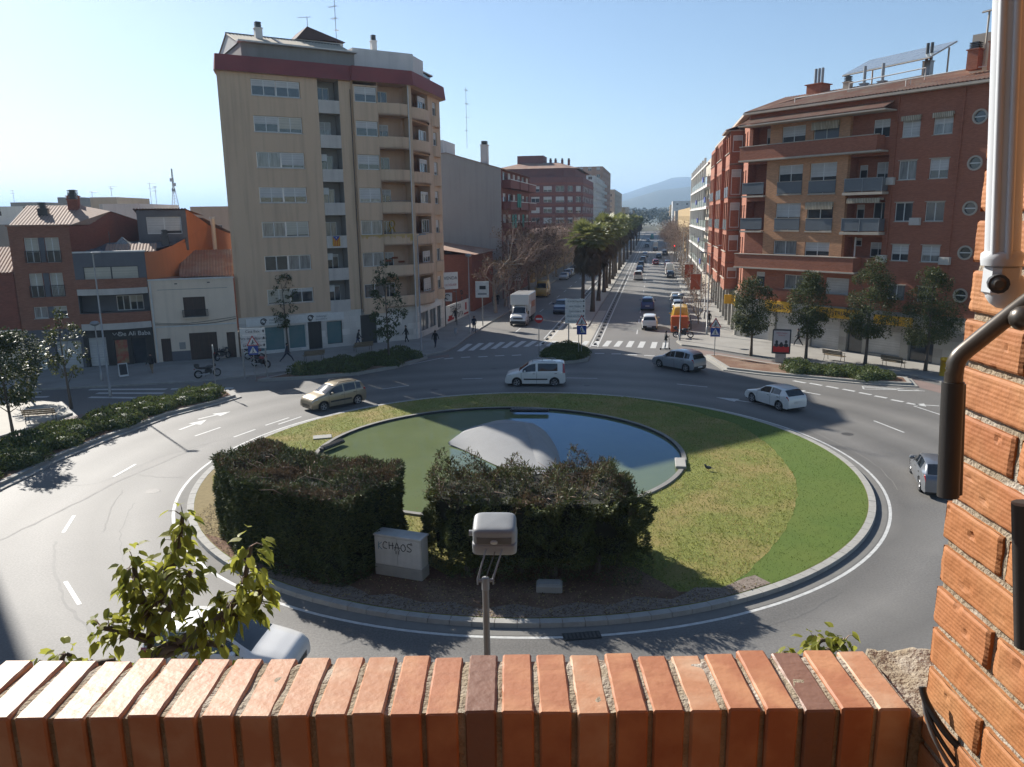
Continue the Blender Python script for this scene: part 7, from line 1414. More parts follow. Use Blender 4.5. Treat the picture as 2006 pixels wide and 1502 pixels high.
# ================================================================ PEOPLE
SKIN = mat('skin', (0.42, 0.24, 0.17), rough=.6); HAIRD = mat('dark_hair', (0.02, 0.015, 0.012), rough=.7); SHOE = mat('shoe', (0.03, 0.028, 0.027), rough=.6)
def cloth(n, c): return mat('cloth_' + n, c, tuple(x * .7 for x in c), rough=.9, scale=9, amount=.6)
def person(label, pos, face, top, legs, stride=.25, swing=.3, hold=None, bend=0.0, H=1.70, hair=HAIRD, bare_arms=False):
    """one skinned figure; face: direction it looks (radians from +X)"""
    t = thing('person', label, 'person', (pos[0], pos[1], pos[2] if len(pos) > 2 else .13), face); k = H / 1.70; V = []; E = []; Rr = []
    def j(p, r, par=None): V.append(Vector(p) * k); Rr.append(r * k); (E.append((par, len(V) - 1)) if par is not None else None); return len(V) - 1
    fx = bend
    pel = j((0, 0, .93), .145); ab = j((.02 + fx * .3, 0, 1.10), .135, pel); ch = j((.03 + fx * .8, 0, 1.30), .155, ab); nk = j((.04 + fx, 0, 1.46), .058, ch); hd = j((.07 + fx * 1.15, 0, 1.56), .088, nk); ht = j((.07 + fx * 1.2, 0, 1.66), .075, hd)
    for s_ in (1, -1):
        st = stride * s_; h = j((0, .09 * s_, .88), .095, pel); kn = j((st * .55 + .04, .095 * s_, .48), .062, h); an = j((st * .9 - (.08 if st < 0 else 0), .095 * s_, .09 + (.05 if st < 0 else 0)), .042, kn); toe = j((st * .9 + .15, .10 * s_, .035), .035, an)
        sh = j((.03 + fx * .85, .19 * s_, 1.38), .062, ch)
        if hold: el = j((.06 + fx + .02, .25 * s_, 1.12), .046, sh); wr = j((.27 + fx, .14 * s_, 1.16), .034, el); hn = j((.34 + fx, .11 * s_, 1.20), .036, wr)
        else: el = j((.02 + fx - swing * .35 * s_, .26 * s_, 1.10), .046, sh); wr = j((.08 + fx - swing * .8 * s_, .26 * s_, .87), .034, el); hn = j((.11 + fx - swing * .9 * s_, .25 * s_, .79), .038, wr)
    me = bpy.data.meshes.new('body'); me.from_pydata([tuple(v) for v in V], E, []); o = bpy.data.objects.new('tmp', me); COL.objects.link(o)
    m = o.modifiers.new('s', 'SKIN'); sv = me.skin_vertices[0].data
    for i, r in enumerate(Rr): sv[i].radius = (r, r)
    sv[0].use_root = True
    sb = o.modifiers.new('u', 'SUBSURF'); sb.levels = 1; sb.render_levels = 1
    bpy.context.view_layer.update(); me2 = bpy.data.meshes.new_from_object(o.evaluated_get(bpy.context.evaluated_depsgraph_get())); bpy.data.objects.remove(o); me2.name = 'body'
    me2.materials.clear()
    for q in (SKIN, top, legs, SHOE): me2.materials.append(q)
    for p in me2.polygons:
        c = p.center / k; r = math.hypot(c.y, 0); z = c.z
        arm = abs(c.y) > .19 or (hold and c.x > .2 + fx)
        p.material_index = 0 if z > 1.485 or (z < .86 and abs(c.y) > .20) or (hold and c.x > .30 + fx and z > 1.0) or (bare_arms and arm and z < 1.2) else 1 if z > .90 or arm else 2 if z > .085 else 3; p.use_smooth = True
    linkmesh('body', me2, t)
    b = MB(); b.sphere((.055 + fx * 1.18, 0, 1.635), (.10, .088, .085), hair, 10, 6); b.sphere((.02 + fx * 1.15, 0, 1.58), (.075, .084, .10), hair, 10, 6); h_ = b.build('hair', t); h_.scale = (k, k, k)
    b = MB(); b.sphere((.168 + fx * 1.15, 0, 1.56), (.022, .014, .02), SKIN, 6, 4); b.build('nose', t).scale = (k, k, k)
    b = MB(); b.bev((-.10 + fx, -.175, .80), (.155 + fx * .9, .175, .95), top, .05); b.build('jacket_hem', t).scale = (k, k, k)
    if hold == 'phone': b = MB(); b.bev((.36 + fx, -.04, 1.20), (.375 + fx, .04, 1.34), BPLAST, .004); b.build('phone', t).scale = (k, k, k)
    return t
BLK_C, NAVY_C, GREY_C, TAN_C, WHITE_C, JEAN = cloth('black', (.02, .02, .022)), cloth('navy', (.02, .025, .05)), cloth('grey', (.12, .12, .125)), cloth('tan', (.30, .22, .14)), cloth('white', (.55, .55, .54)), cloth('jeans', (.05, .07, .13))
for px, py, f, tp, lg, st, kw, lb in ((701, 680, R(20), BLK_C, JEAN, .3, dict(bend=.12), 'person in black leaning forward before the dark doorway of the beige block'), (797, 672, R(200), BLK_C, BLK_C, .15, dict(H=1.78), 'person in a black jacket standing under the sparse tree by the white wall'), (853, 682, R(75), BLK_C, NAVY_C, .35, {}, 'person in dark clothes walking near the corner of the beige block'), (563, 710, R(10), NAVY_C, NAVY_C, .6, {}, 'person striding past the teal shop windows'), (437, 703, R(-60), NAVY_C, BLK_C, .1, {}, 'person standing by the brown door of the cream house'), (299, 733, R(-90), BLK_C, TAN_C, .2, dict(H=1.75), 'person in tan trousers outside the black restaurant front'), (929, 651, R(-70), NAVY_C, NAVY_C, .12, dict(H=1.75), 'person in navy standing on the sunny kerb behind the truck'), (893, 632, R(250), BLK_C, GREY_C, .35, {}, 'person walking in front of the painted hoarding'), (975, 598, R(80), BLK_C, BLK_C, .2, {}, 'person in black far along the left pavement'), (967, 601, R(80), GREY_C, BLK_C, .2, {}, 'person in grey far along the left pavement'), (1388, 640, R(-95), BLK_C, BLK_C, .25, dict(H=1.72), 'person in a long black coat walking on the right pavement'), (1563, 679, R(150), BLK_C, BLK_C, .4, {}, 'person in black walking past the shutters behind the advertising panel')):
    person(lb, G(px, py), f, tp, lg, st, **kw)
person('young person in white trousers standing at the crossing and looking at a phone', G(1303, 684), R(10), BLK_C, WHITE_C, .08, hold='phone', bare_arms=False)
p = G(1303, 684.5); t = thing('scooter', 'dark kick scooter under the feet of the young person at the crossing', 'scooter', (p.x, p.y, .005), R(10)); b = MB(); b.bev((-.38, -.08, .07), (.30, .08, .11), BPLAST, .01); b.build('deck', t)
for x in (-.45, .42): b = MB(); b.lathe([(.02, -.02), (.08, -.02), (.08, .02), (.02, .02)], (x, 0, .08), TYRE, 14, 'y'); b.build('wheel', t)
b = MB(); b.tube([(.42, 0, .1), (.36, 0, 1.0)], .018, BPLAST, 6); b.tube([(.36, -.2, 1.0), (.36, .2, 1.0)], .016, BPLAST, 6); b.build('steering_column', t)

# ================================================================ STREET FURNITURE
SRED = mat('sign_red', (.50, .02, .02), rough=.4); SBLUE = mat('sign_blue', (.015, .06, .30), rough=.4); SWHT = mat('sign_white', (.66, .66, .64), rough=.4)
def disc(b, r, y, z, m, n=24, th=.02): b.lathe([(.001, y), (r, y), (r, y + th), (.001, y + th)], (0, 0, z), m, n, 'y', smooth=False, cap=False)
def tri(b, r, y, z, m, th=.02):
    a = [(r * math.sin(i * 2 * PI / 3), z + r * math.cos(i * 2 * PI / 3)) for i in range(3)]; b.add([(x, y, q) for x, q in a] + [(x, y + th, q) for x, q in a], [(0, 1, 2), (5, 4, 3), (0, 3, 4, 1), (1, 4, 5, 2), (2, 5, 3, 0)], m)
def face(p, extra=0.0): return math.atan2(-p.x, p.y) * -1 * -1 + extra if False else -math.atan2(p.x, p.y) + extra
def post(t, h, r=.035, m=STEEL): b = MB(); b.tube([(0, .04, 0), (0, .04, h)], r, m, 8); return b.build('post', t)
def warn_sign(label, p, h, sc=1.0, cyc=False):
    t = thing('traffic_sign', label, 'traffic sign', (p.x, p.y, .1), face(p)); post(t, h); b = MB(); zt = h - .40 * sc
    tri(b, .52 * sc, 0, zt, SRED); o = b.build('warning_triangle', t); b = MB(); tri(b, .40 * sc, -.012, zt - .01, SWHT, .01); b.build('white_field', o)
    b = MB(); b.sphere((.02 * sc, -.02, zt + .10 * sc), .05 * sc, INK, 8, 5); b.tube([(0.02, -.02, zt + .05 * sc), (-.04 * sc, -.02, zt - .07 * sc)], .035 * sc, INK, 6); b.tube([(-.04 * sc, -.02, zt - .07 * sc), (.06 * sc, -.02, zt - .19 * sc)], .022 * sc, INK, 5); b.tube([(-.04 * sc, -.02, zt - .07 * sc), (-.12 * sc, -.02, zt - .19 * sc)], .022 * sc, INK, 5); b.tube([(0, -.02, zt + .02), (.13 * sc, -.02, zt - .04 * sc)], .02 * sc, INK, 5); b.build('walker_symbol', o)
    z2 = zt - .62 * sc; b = MB(); b.bev((-.36 * sc, 0, z2 - .36 * sc), (.36 * sc, .02, z2 + .33 * sc), SBLUE, .008); q = b.build('crossing_plate', t); b = MB(); tri(b, .34 * sc, -.012, z2 - .05 * sc, SWHT, .01); b.build('white_triangle', q)
    b = MB(); b.sphere((0, -.022, z2 + .10 * sc), .04 * sc, INK, 8, 5); b.tube([(0, -.022, z2 + .05 * sc), (-.01, -.022, z2 - .06 * sc)], .03 * sc, INK, 6); b.tube([(0, -.022, z2 - .05 * sc), (.08 * sc, -.022, z2 - .19 * sc)], .02 * sc, INK, 5); b.tube([(0, -.022, z2 - .05 * sc), (-.08 * sc, -.022, z2 - .19 * sc)], .02 * sc, INK, 5); b.build('walker_symbol', q); return t
warn_sign('red edged warning triangle over a blue crossing sign beside the big direction board', G(1139, 700), 3.5, 1.15); warn_sign('red edged warning triangle over a blue crossing sign on the right pavement', G(1399, 702), 3.3, 1.1); warn_sign('red edged warning triangle over a blue crossing sign before the motorcycles on the left', G(501, 746), 3.3, 1.0)
p = G(1056, 702); t = thing('traffic_sign', 'round red no entry sign at the left end of the traffic island', 'traffic sign', (p.x, p.y, .1), face(p)); post(t, 3.7); b = MB(); disc(b, .36, 0, 3.35, SRED); o = b.build('disc', t); b = MB(); b.bev((-.26, -.02, 3.28), (.26, 0, 3.42), SWHT, .004); b.build('bar', o)
p = G(1134, 701); t = thing('traffic_sign', 'small round sign on a thin post in the traffic island', 'traffic sign', (p.x, p.y, .1), face(p, .9)); post(t, 2.4, .03); b = MB(); disc(b, .24, 0, 2.2, SBLUE); b.build('disc', t)
p = G(425, 768); t = thing('traffic_sign', 'round sign seen edge on at the tip of the long left bed', 'traffic sign', (p.x, p.y, .1), R(118)); post(t, 3.3); b = MB(); disc(b, .33, 0, 3.05, SWHT); b.build('disc', t)
def board(label, p, u0, u1, z0, rows, posts, h=.42, tilt=0.0, sz=.24):
    t = thing('direction_sign', label, 'direction sign', (p.x, p.y, .1), face(p, tilt))
    for i, (tx) in enumerate(reversed(rows)):
        b = MB(); z = z0 + i * (h + .03); b.bev((u0, 0, z), (u1, .03, z + h), SWHT, .006); o = b.build('panel', t); text('lettering', tx, sz, INK, o, ((u0 + u1) / 2, -.004, z + h / 2)); 
        b = MB(); b.add([(u1 - .22, -.005, z + h * .55), (u1 - .14, -.005, z + h * .8), (u1 - .06, -.005, z + h * .55), (u1 - .14, -.005, z + h * .25)], [(3, 2, 1, 0)], INK); b.build('arrow', o)
    for u in posts: b = MB(); b.tube([(u, .08, 0), (u, .08, z0 + len(rows) * (h + .03))], .06, STEEL, 8); b.build('post', t)
    return t
p = G(1114, 675); board('large white direction board of five rows at the end of the avenue median', p, -.35, 1.55, 1.95, ['Pl. de les Magnolies', 'Ansa. Olimpica', 'Centre historic', 'Museu de la Ciencia', 'Estacions de Nord'], (.0, 1.25), .44, .05, .185)
p = G(478, 745); board('white direction sign of three rows before the teal shop on the left', p, 0.0, 1.85, 2.35, ['Casa Baix', 'Parc de Vallparadis', 'La Seu d Egara'], (.06, 1.75), .50, -.2, .27)
p = G(1528, 713); t = thing('billboard', 'free standing advertising panel with a red lower half before the shutters', 'advertising panel', (p.x, p.y, .12), face(p)); b = MB(); b.bev((-.72, -.12, .75), (.72, .14, 2.75), BPLAST, .03); b.build('case', t); b = MB(); b.bev((-.42, -.08, 0), (.42, .10, .75), STEEL, .02); b.build('foot', t)
POST1 = mat('poster_light', (.36, .33, .34), (.46, .44, .44), rough=.3, scale=2); b = MB(); b.box((-.62, -.135, .9), (.62, -.121, 2.65), POST1); o = b.build('poster', t); b = MB(); b.box((-.62, -.14, .9), (.62, -.136, 1.38), SRED); b.build('red_band', o)
b = MB()
for x, s_ in ((-.36, 1), (0, .92), (.36, 1.02)): b.sphere((x, -.14, 1.72 * s_), (.11, .012, .14), INK, 10, 6); b.sphere((x, -.14, 1.46), (.18, .012, .16), INK, 10, 6)
b.build('figures', o); text('lettering', 'ESPECTACLE', .15, REDP, o, (0, -.142, 2.45)); text('lettering', 'MUSICAL', .13, REDP, o, (0, -.142, 2.27))
BINY = mat('post_box_yellow', (.58, .36, .01), (.48, .29, .01), rough=.45, scale=3)
p = G(1848, 739); t = thing('post_box', 'yellow cylindrical post box on the pavement by the awning arm', 'post box', (p.x, p.y, .12), 0); b = MB(); b.lathe([(.30, 0), (.30, 1.15), (.33, 1.15), (.33, 1.28), (.28, 1.36), (.001, 1.40)], (0, 0, 0), BINY, 18); b.build('body', t); b = MB(); b.box((-.18, -.345, 1.0), (.18, -.29, 1.06), BPLAST); b.build('slot', t)
WOODB = mat('bench_wood', (.22, .16, .085), (.15, .105, .06), rough=.7, scale=4, stretch=(.4, 3, 3))
def bench(label, pos, rz):
    t = thing('bench', label, 'bench', (pos.x, pos.y, .13), rz); b = MB()
    for k in range(4): b.bev((-.9, -.22 + .125 * k, .43), (.9, -.12 + .125 * k, .465), WOODB, .006)
    b.build('seat', t); b = MB(); M = T3(0, .30, .5) @ Matrix.Rotation(R(-14), 4, 'X')
    for k in range(3): b.bev((-.9, 0, .06 + .125 * k), (.9, .03, .165 + .125 * k), WOODB, .006, M)
    b.build('backrest', t)
    for x in (-.75, .75): b = MB(); b.tube([(x, -.28, 0), (x, -.2, .43), (x, .26, .43), (x, .34, 0)], .022, IRON, 6); b.tube([(x, .26, .43), (x, .40, .92)], .022, IRON, 6); b.tube([(x, -.2, .43), (x, -.24, .66), (x, .28, .68)], .02, IRON, 6); b.build('leg', t)
    return t
p = G(82, 830); bench('wooden bench standing in the sun on the plaza at the left', p, R(195)); p = G(1634, 709); bench('bench left of the tallest evergreen tree', p, RB_A + R(180)); p = G(1750, 722); bench('bench right of the tallest evergreen tree', p, RB_A + R(180))
p = G(663, 704); YG = mat('olive_bench', (.20, .18, .05), rough=.6)
t = bench('olive slatted bench behind the planted strip, left of the dark doorway', G(615, 708), TB_A + R(180)); t = bench('olive slatted bench just left of the sparse tree before the beige block', G(711, 690), TB_A + R(180))
p = G(243, 741); t = thing('menu_board', 'white framed chalkboard on the pavement outside the restaurant', 'chalkboard', (p.x, p.y, .13), R(35))
for sg in (-1, 1): b = MB(); M = Matrix.Rotation(R(14 * sg), 4, 'X'); b.box((-.33, sg * .26 - .015, .0), (.33, sg * .26 + .015, 1.05), SWHT, M); b.box((-.27, sg * .26 - (.02 if sg < 0 else -.01), .14), (.27, sg * .26 + (.01 if sg < 0 else .02), .98), INK, M); b.build('leaf', t)
p = G(893, 662); t = thing('litter_bin', 'grey litter bin on a post at the left pavement corner', 'litter bin', (p.x, p.y, .13)); b = MB(); b.lathe([(.17, .35), (.21, .9), (.19, .9), (.15, .4)], (0, 0, 0), ALU, 14); b.build('basket', t); b = MB(); b.tube([(0, .22, 0), (0, .22, 1.0)], .03, STEEL, 6); b.build('post', t)
for x, y, lb in ((1055, 618, 'grey-green lidded waste container behind the truck'), (1048, 622, 'second waste container, closer to the truck')):
    p = AV(107 if x > 1050 else 105, -17.4); t = thing('waste_container', lb, 'waste container', (p.x, p.y, .02), -AVA); b = MB(); b.bev((-.75, -.6, .1), (.75, .6, 1.3), ALU, .06); b.build('body', t); b = MB(); b.sphere((0, 0, 1.3), (.78, .62, .28), mat('container_lid', (.10, .16, .10), rough=.5), 12, 6); b.build('lid', t)
# street lamps
def lamp(label, p, h, arm=.9, rz=0.0, double=False, globe=False, group=None, pm=STEEL):
    t = thing('street_lamp', label, 'street lamp', (p.x, p.y, .1), rz, group); b = MB(); b.tube([(0, 0, 0), (0, 0, .8), (0, 0, .82), (0, 0, h)], [.11, .10, .075, .045], pm, 8); b.build('pole', t)
    for s_ in ((1, -1) if double else (1,)):
        b = MB()
        if not globe: b.tube([(0, 0, h - .05), (s_ * arm * .5, 0, h + .03), (s_ * arm, 0, h + .05)], .035, pm, 6); b.bev((s_ * arm - .32, -.14, h + .02), (s_ * arm + .32, .14, h + .13), ALU, .04)
        else: b.lathe([(.05, h), (.30, h + .12), (.34, h + .25), (.22, h + .36), (.001, h + .40)], (0, 0, 0), ALU, 14)
        b.build('lamp_head', t)
    return t
p = G(217, 780); lamp('tall street lamp with a flat head before the slate house', p, HT(190, 500, p), .25, 0); p = G(200, 748); lamp('shorter street lamp with a small head left of the restaurant sign', p, HT(190, 641, p), globe=True); p = G(826, 690); lamp('tall slim street lamp with a flat head at the corner of the beige block', p, HT(822, 463, p), .5, R(30))
p = G(1398, 660) if False else AV(79.5, 5.4); lamp('tall lamp on the right pavement, nearest to the red brick building', p, 8.2, .7, R(170)); p = AV(75.6, 2.6); lamp('short globe lamp post beside the black motorcycle', p, 4.2, globe=True)
p = G(921, 655); lamp('globe lamp post beside the person on the sunny kerb', p, HT(921, 506, p), globe=True)
for i in range(8): p = AV(92 + 19 * i, 5.9); lamp('twin armed street lamp in the row along the right pavement', p, 8.4, 1.6, R(-10), group='twin armed lamps on the right pavement')
for i in range(6): p = AV(101 + 24 * i, -19.0); lamp('slim street lamp among the bare trees on the left pavement', p, 9.0, 1.0, R(-10), group='lamps on the left pavement')
ORB = mat('orange_banner', (.42, .10, .035), (.34, .08, .03), rough=.8)
for s, tt, lb, mm in ((93.5, 5.5, 'larger orange red banner hung on a lamp post at right', ORB), (112, 5.5, 'smaller orange red banner farther up the right pavement', ORB)):
    p = AV(s, tt); t = thing('banner', lb, 'banner', (p.x, p.y, 0), -AVA); b = MB(); b.box((-1.25, -.02, 3.4), (-.1, .02, 5.2), mm); b.build('cloth', t); b = MB(); b.tube([(-1.3, 0, 5.22), (0, 0, 5.22)], .02, STEEL, 5); b.tube([(0, 0, 0), (0, 0, 5.4)], .05, STEEL, 6); b.build('pole', t)
for px, py, lb, dy in ((946, 640, 'small white advertising board on a post by the hoarding', 0), (1010, 595, 'white square advertising board between the bare trees on the left', 0)):
    p = G(px, py); t = thing('advert_board', lb, 'advertising board', (p.x, p.y, .1), face(p)); b = MB(); b.box((-.75, -.05, 3.2), (.75, .05, 5.0), SWHT); o = b.build('board', t); b = MB(); b.box((-.5, -.06, 3.5), (.5, -.051, 3.7), GREYINK); b.box((-.3, -.06, 4.1), (.4, -.051, 4.5), INK); b.build('print', o); post(t, 5.0, .06)
for s, tt, up in ((199, -8.6, 0), (199, 4.8, 0)):
    p = AV(s, tt); t = thing('traffic_light', 'traffic light on the %s side of the far crossing' % ('median' if tt < 0 else 'right'), 'traffic light', (p.x, p.y, .1), -AVA); b = MB(); b.tube([(0, 0, 0), (0, 0, 4.6)], .06, BPLAST, 6); b.build('pole', t); b = MB(); b.bev((-.25, -.15, 3.6), (.25, .1, 4.7), BPLAST, .03); o = b.build('housing', t); b = MB(); disc(b, .15, -.18, 4.45, mat('red_signal', (.6, .02, .02), emit=3.0)); b.build('red_signal', o)
# ================================================================ ON THE ISLAND
CABM = mat('cabinet_paint', (.58, .56, .52), (.46, .445, .41), rough=.7, scale=3, streak=.3)
p = G(737, 1133); q = G(827, 1148); d = q - p; rz = math.atan2(d.y, d.x); L = d.length
t = thing('electric_cabinet', 'white double door electric cabinet sprayed with graffiti between the two hedges', 'electric cabinet', (p.x, p.y, .16), rz); b = MB(); b.bev((-.02, 0, 0), (L + .02, .55, .40), CONC, .02); b.build('base', t); b = MB(); b.bev((0, .01, .40), (L, .53, 1.42), CABM, .012); b.bev((-.03, -.02, 1.42), (L + .03, .58, 1.49), CABM, .012); b.build('body', t)
b = MB(); b.box((.03, -.012, .44), (L / 2 - .008, .009, 1.40), CABM); b.build('door', t); b = MB(); b.box((L / 2 + .008, -.012, .44), (L - .03, .009, 1.40), CABM); b.build('door', t)
for x in (L / 2 - .06, L / 2 + .04): b = MB(); b.bev((x, -.03, .86), (x + .025, -.012, .98), BPLAST, .005); b.build('door_handle', t)
SPRAY = mat('spray_paint', (.03, .032, .035), rough=.6); SPRAYB = mat('blue_spray', (.08, .22, .27), rough=.6); b = MB()
LT = {'C': [[(.9, .9), (.4, 1), (.05, .6), (.15, .15), (.8, .05)]], 'H': [[(.1, 1), (.1, 0)], [(.8, .95), (.8, 0)], [(.0, .5), (1.0, .55)]], 'A': [[(0, 0), (.45, 1.1), (.9, 0)], [(-.1, .4), (1.1, .45)]], 'O': [[(.5, 1), (.1, .7), (.1, .25), (.5, 0), (.9, .3), (.85, .75), (.5, 1)]], 'S': [[(.95, .95), (.4, 1.05), (.1, .75), (.5, .5), (.9, .25), (.6, -.05), (0, .05)]]}
for i, ch in enumerate('CHAOS'):
    for st in LT[ch]:
        P_ = [Vector((.33 + i * .225 + x * .19, -.016, 1.0 + z * .25 + .02 * math.sin(i * 2))) for x, z in st]; b.tube(curve(P_, 4) if len(P_) > 2 else P_, .014, SPRAY, 5)
b.tube(curve([Vector(q) for q in ((1.36, -.016, 1.27), (1.40, -.016, 1.33), (1.44, -.016, 1.25))], 3), .009, SPRAY, 5); b.build('graffiti', t)
b = MB(); [b.tube(curve([Vector((.14 + x * .17, -.016, .96 + z * .26)) for x, z in st], 4) if len(st) > 2 else [Vector((.14 + x * .17, -.016, .96 + z * .26)) for x, z in st], .011, SPRAYB, 5) for st in ([(.2, 1), (.15, 0)], [(.9, 1), (.2, .5), (.95, 0)])]; b.build('graffiti', t)
p = G(786, 1058); t = thing('post', 'thin bare metal post rising behind the electric cabinet', 'post', (p.x, p.y, .15)); b = MB(); b.tube([(0, 0, 0), (0, 0, HT(783, 930, p) + .3)], .04, STEEL, 8); b.build('pole', t); b = MB(); b.lathe([(.05, HT(783, 930, p) + .3), (.05, HT(783, 930, p) + .36), (.001, HT(783, 930, p) + .38)], (0, 0, 0), STEEL, 8); b.build('cap', t)
p = G(1076, 1172); t = thing('inspection_box', 'weathered concrete inspection box in the earth under the right hedge', 'inspection box', (p.x, p.y, .16), R(-4)); b = MB(); b.bev((-.42, 0, 0), (.42, .5, .26), CONC, .03); b.build('body', t); b = MB(); b.bev((-.36, .06, .262), (.36, .44, .30), KERB, .01); b.build('lid', t)
def flood(label, p, rz, L=1.5):
    t = thing('floodlight', label, 'floodlight', (p.x, p.y, .24), rz); b = MB(); b.bev((-L / 2, -.20, -.02), (L / 2, .20, .17), BPLAST, .06); b.build('housing', t); b = MB(); b.box((-L / 2 + .1, -.215, .03), (L / 2 - .1, -.201, .12), CGLASS); b.build('lens', t); b = MB(); [b.box((-L / 2 + .1 + (L - .2) * k / 11, -.16, .17), (-L / 2 + .13 + (L - .2) * k / 11, .16, .20), BPLAST) for k in range(12)]; b.build('cooling_fins', t)
flood('long black underwater floodlight on the left rim of the pond', G(651, 872, .3), R(62), 1.7); flood('long black floodlight on the far rim of the pond', G(1037, 804, .3), R(-5), 2.4)
p = G(632, 862); t = thing('paving_slab', 'pale square slab in the grass beside the left rim floodlight', 'slab', (p.x, p.y, .158), R(15)); b = MB(); b.bev((-.5, -.35, 0), (.5, .35, .06), CONC, .01); b.build('slab', t)
p = G(1333, 908, .25); t = thing('rim_block', 'raised stone block on the right rim of the pond', 'stone block', (p.x, p.y, .2), R(80)); b = MB(); b.bev((-.7, -.25, 0), (.7, .25, .14), KERB, .02); b.build('stone', t)
PG = mat('pigeon_grey', (.06, .065, .075), rough=.7); p = G(1387, 928); t = thing('pigeon', 'dark pigeon walking on the dry grass right of the pond', 'bird', (p.x, p.y, .16), R(160)); b = MB(); b.sphere((0, 0, .16), (.15, .075, .08), PG, 10, 6); b.sphere((.12, 0, .22), (.05, .045, .07), PG, 8, 6); b.sphere((.16, 0, .28), (.042, .036, .036), PG, 8, 6); b.add([(-.10, -.05, .17), (-.10, .05, .17), (-.30, .03, .12), (-.30, -.03, .12), (-.28, 0, .14)], [(0, 1, 2, 4, 3)], PG); b.build('body', t); b = MB(); b.tube([(.195, 0, .28), (.225, 0, .275)], [.012, .003], BPLAST, 5); b.build('beak', t)
for s_ in (-1, 1): b = MB(); b.tube([(0, s_ * .03, .1), (.01, s_ * .035, 0)], .008, SRED, 4); b.build('leg', t)
# sculpture: a folded white sail lying in the water
SC = mat('white_concrete', (.27, .27, .268), (.23, .23, .228), rough=.85, scale=1.2, streak=.0)
def patch(b, A, Bc, m, n=16, k=8, sag=0.0, th=.06):
    """curved shell between two edge curves, given thickness"""
    A = [Vector(p) for p in A]; Bc = [Vector(p) for p in Bc]; a = curve(A, n // (len(A) - 1)); c = curve(Bc, n // (len(Bc) - 1)); N_ = min(len(a), len(c)); V = []
    for i in range(N_):
        for j in range(k + 1): t_ = j / k; p = a[i].lerp(c[i], t_); p = p + Vector((0, 0, sag * math.sin(PI * t_) * math.sin(PI * i / (N_ - 1)))); V.append(p)
    m_ = len(V); F_ = [(i * (k + 1) + j, i * (k + 1) + j + 1, (i + 1) * (k + 1) + j + 1, (i + 1) * (k + 1) + j) for i in range(N_ - 1) for j in range(k)]
    b.add(V + [v - Vector((0, 0, th)) for v in V], F_ + [tuple(q + m_ for q in reversed(f)) for f in F_], m, True)
t = thing('sculpture', 'white sail shaped sculpture with a pointed tip lying in the pond', 'sculpture', (0, 0, 0)); b = MB()
tip = G(878, 866, .30); top0 = G(960, 832, .85); top1 = G(1026, 829, 1.0); lowr = G(1098, 914, .14)
patch(b, [tip, G(905, 848, .55), G(945, 834, .85), G(985, 828, 1.0), top1], [tip + Vector((.05, -.05, -.08)), G(915, 884, .16), G(965, 908, .16), G(1010, 925, .16), G(1062, 938, .16)], SC, 32, 12, .07); b.build('left_shell', t)
b = MB(); patch(b, [top1, G(1050, 846, .90), G(1078, 878, .58), lowr], [top1.lerp(G(1062, 938, .16), i_ / 3) for i_ in range(4)], SC, 27, 8, .10); b.build('right_shell', t)
b = MB(); patch(b, [tip, G(905, 848, .55), G(945, 834, .85), G(985, 828, 1.0), top1], [tip + Vector((.1, .1, -.1)), G(910, 843, .1), G(950, 829, .1), G(990, 822, .1), G(1045, 829, .1)], SC, 32, 4, 0); b.build('rear_face', t)
b = MB(); patch(b, [top1, G(1050, 846, .90), G(1078, 878, .58), lowr], [G(1045, 829, .1), G(1070, 846, .1), G(1092, 880, .1), lowr + Vector((.05, 0, -.03))], SC, 27, 4, 0); b.build('side_face', t)

L = Leaves(); rr = random.Random(99); ALG = leafmat('algae', (.07, .085, .025), (.05, .06, .02), .1, .8, 3); k = 0
while k < 900:
    x, y = rr.uniform(-10, 8), rr.uniform(29.5, 47)
    if ((x - PCX) / (PRX - .15)) ** 2 + ((y - PCY) / (PRY - .15)) ** 2 > 1 or mnoise.noise(Vector((x * .5, y * .3, 2))) + (.25 if x < 0 else -.1) < rr.random() * .6: continue
    k += 1; L.leaf(Vector((x, y, .123)), Vector((rr.uniform(-1, 1), rr.uniform(-1, 1), 0)), Vector((0, 0, 1)), rr.uniform(.05, .16), rr.uniform(.03, .09), ALG if rr.random() < .8 else LBROWN, 0)
struct(linkmesh('floating_algae', L.mesh('floating_algae')), 'stuff')
# ================================================================ FOREGROUND: parapet, pier, awning frame, lamp
PB1 = mat('coping_brick', (0.40, 0.17, 0.085), (0.31, 0.115, 0.055), rough=0.60, scale=9, amount=0.9, bump=0.5, bscale=90, bdist=0.002, spec=0.35, patch=((0.54, 0.28, 0.14), 14.0, 0.55))
PB2 = mat('coping_brick_pale', (0.47, 0.24, 0.13), (0.38, 0.17, 0.085), rough=0.52, scale=9, amount=0.9, bump=0.5, bscale=90, bdist=0.002, spec=0.35, patch=((0.56, 0.38, 0.25), 14.0, 0.6))
PB3 = mat('coping_brick_dark', (0.23, 0.115, 0.07), (0.17, 0.085, 0.055), rough=0.5, scale=9, amount=0.9, bump=0.5, bscale=60, bdist=0.004)
MORT = mat('mortar', (0.34, 0.275, 0.19), (0.22, 0.175, 0.12), rough=0.95, scale=40, amount=0.9, bump=1.0, bscale=160, bdist=0.006, patch=((.46, .42, .36), 14, .7))
PF1 = mat('face_brick', (0.42, 0.125, 0.05), (0.34, 0.095, 0.04), rough=0.7, scale=10, amount=0.8, bump=0.4, bscale=80, bdist=0.003)
D0 = 0.70; ZP = EYE - D0; YN, YF = 0.985, 1.135
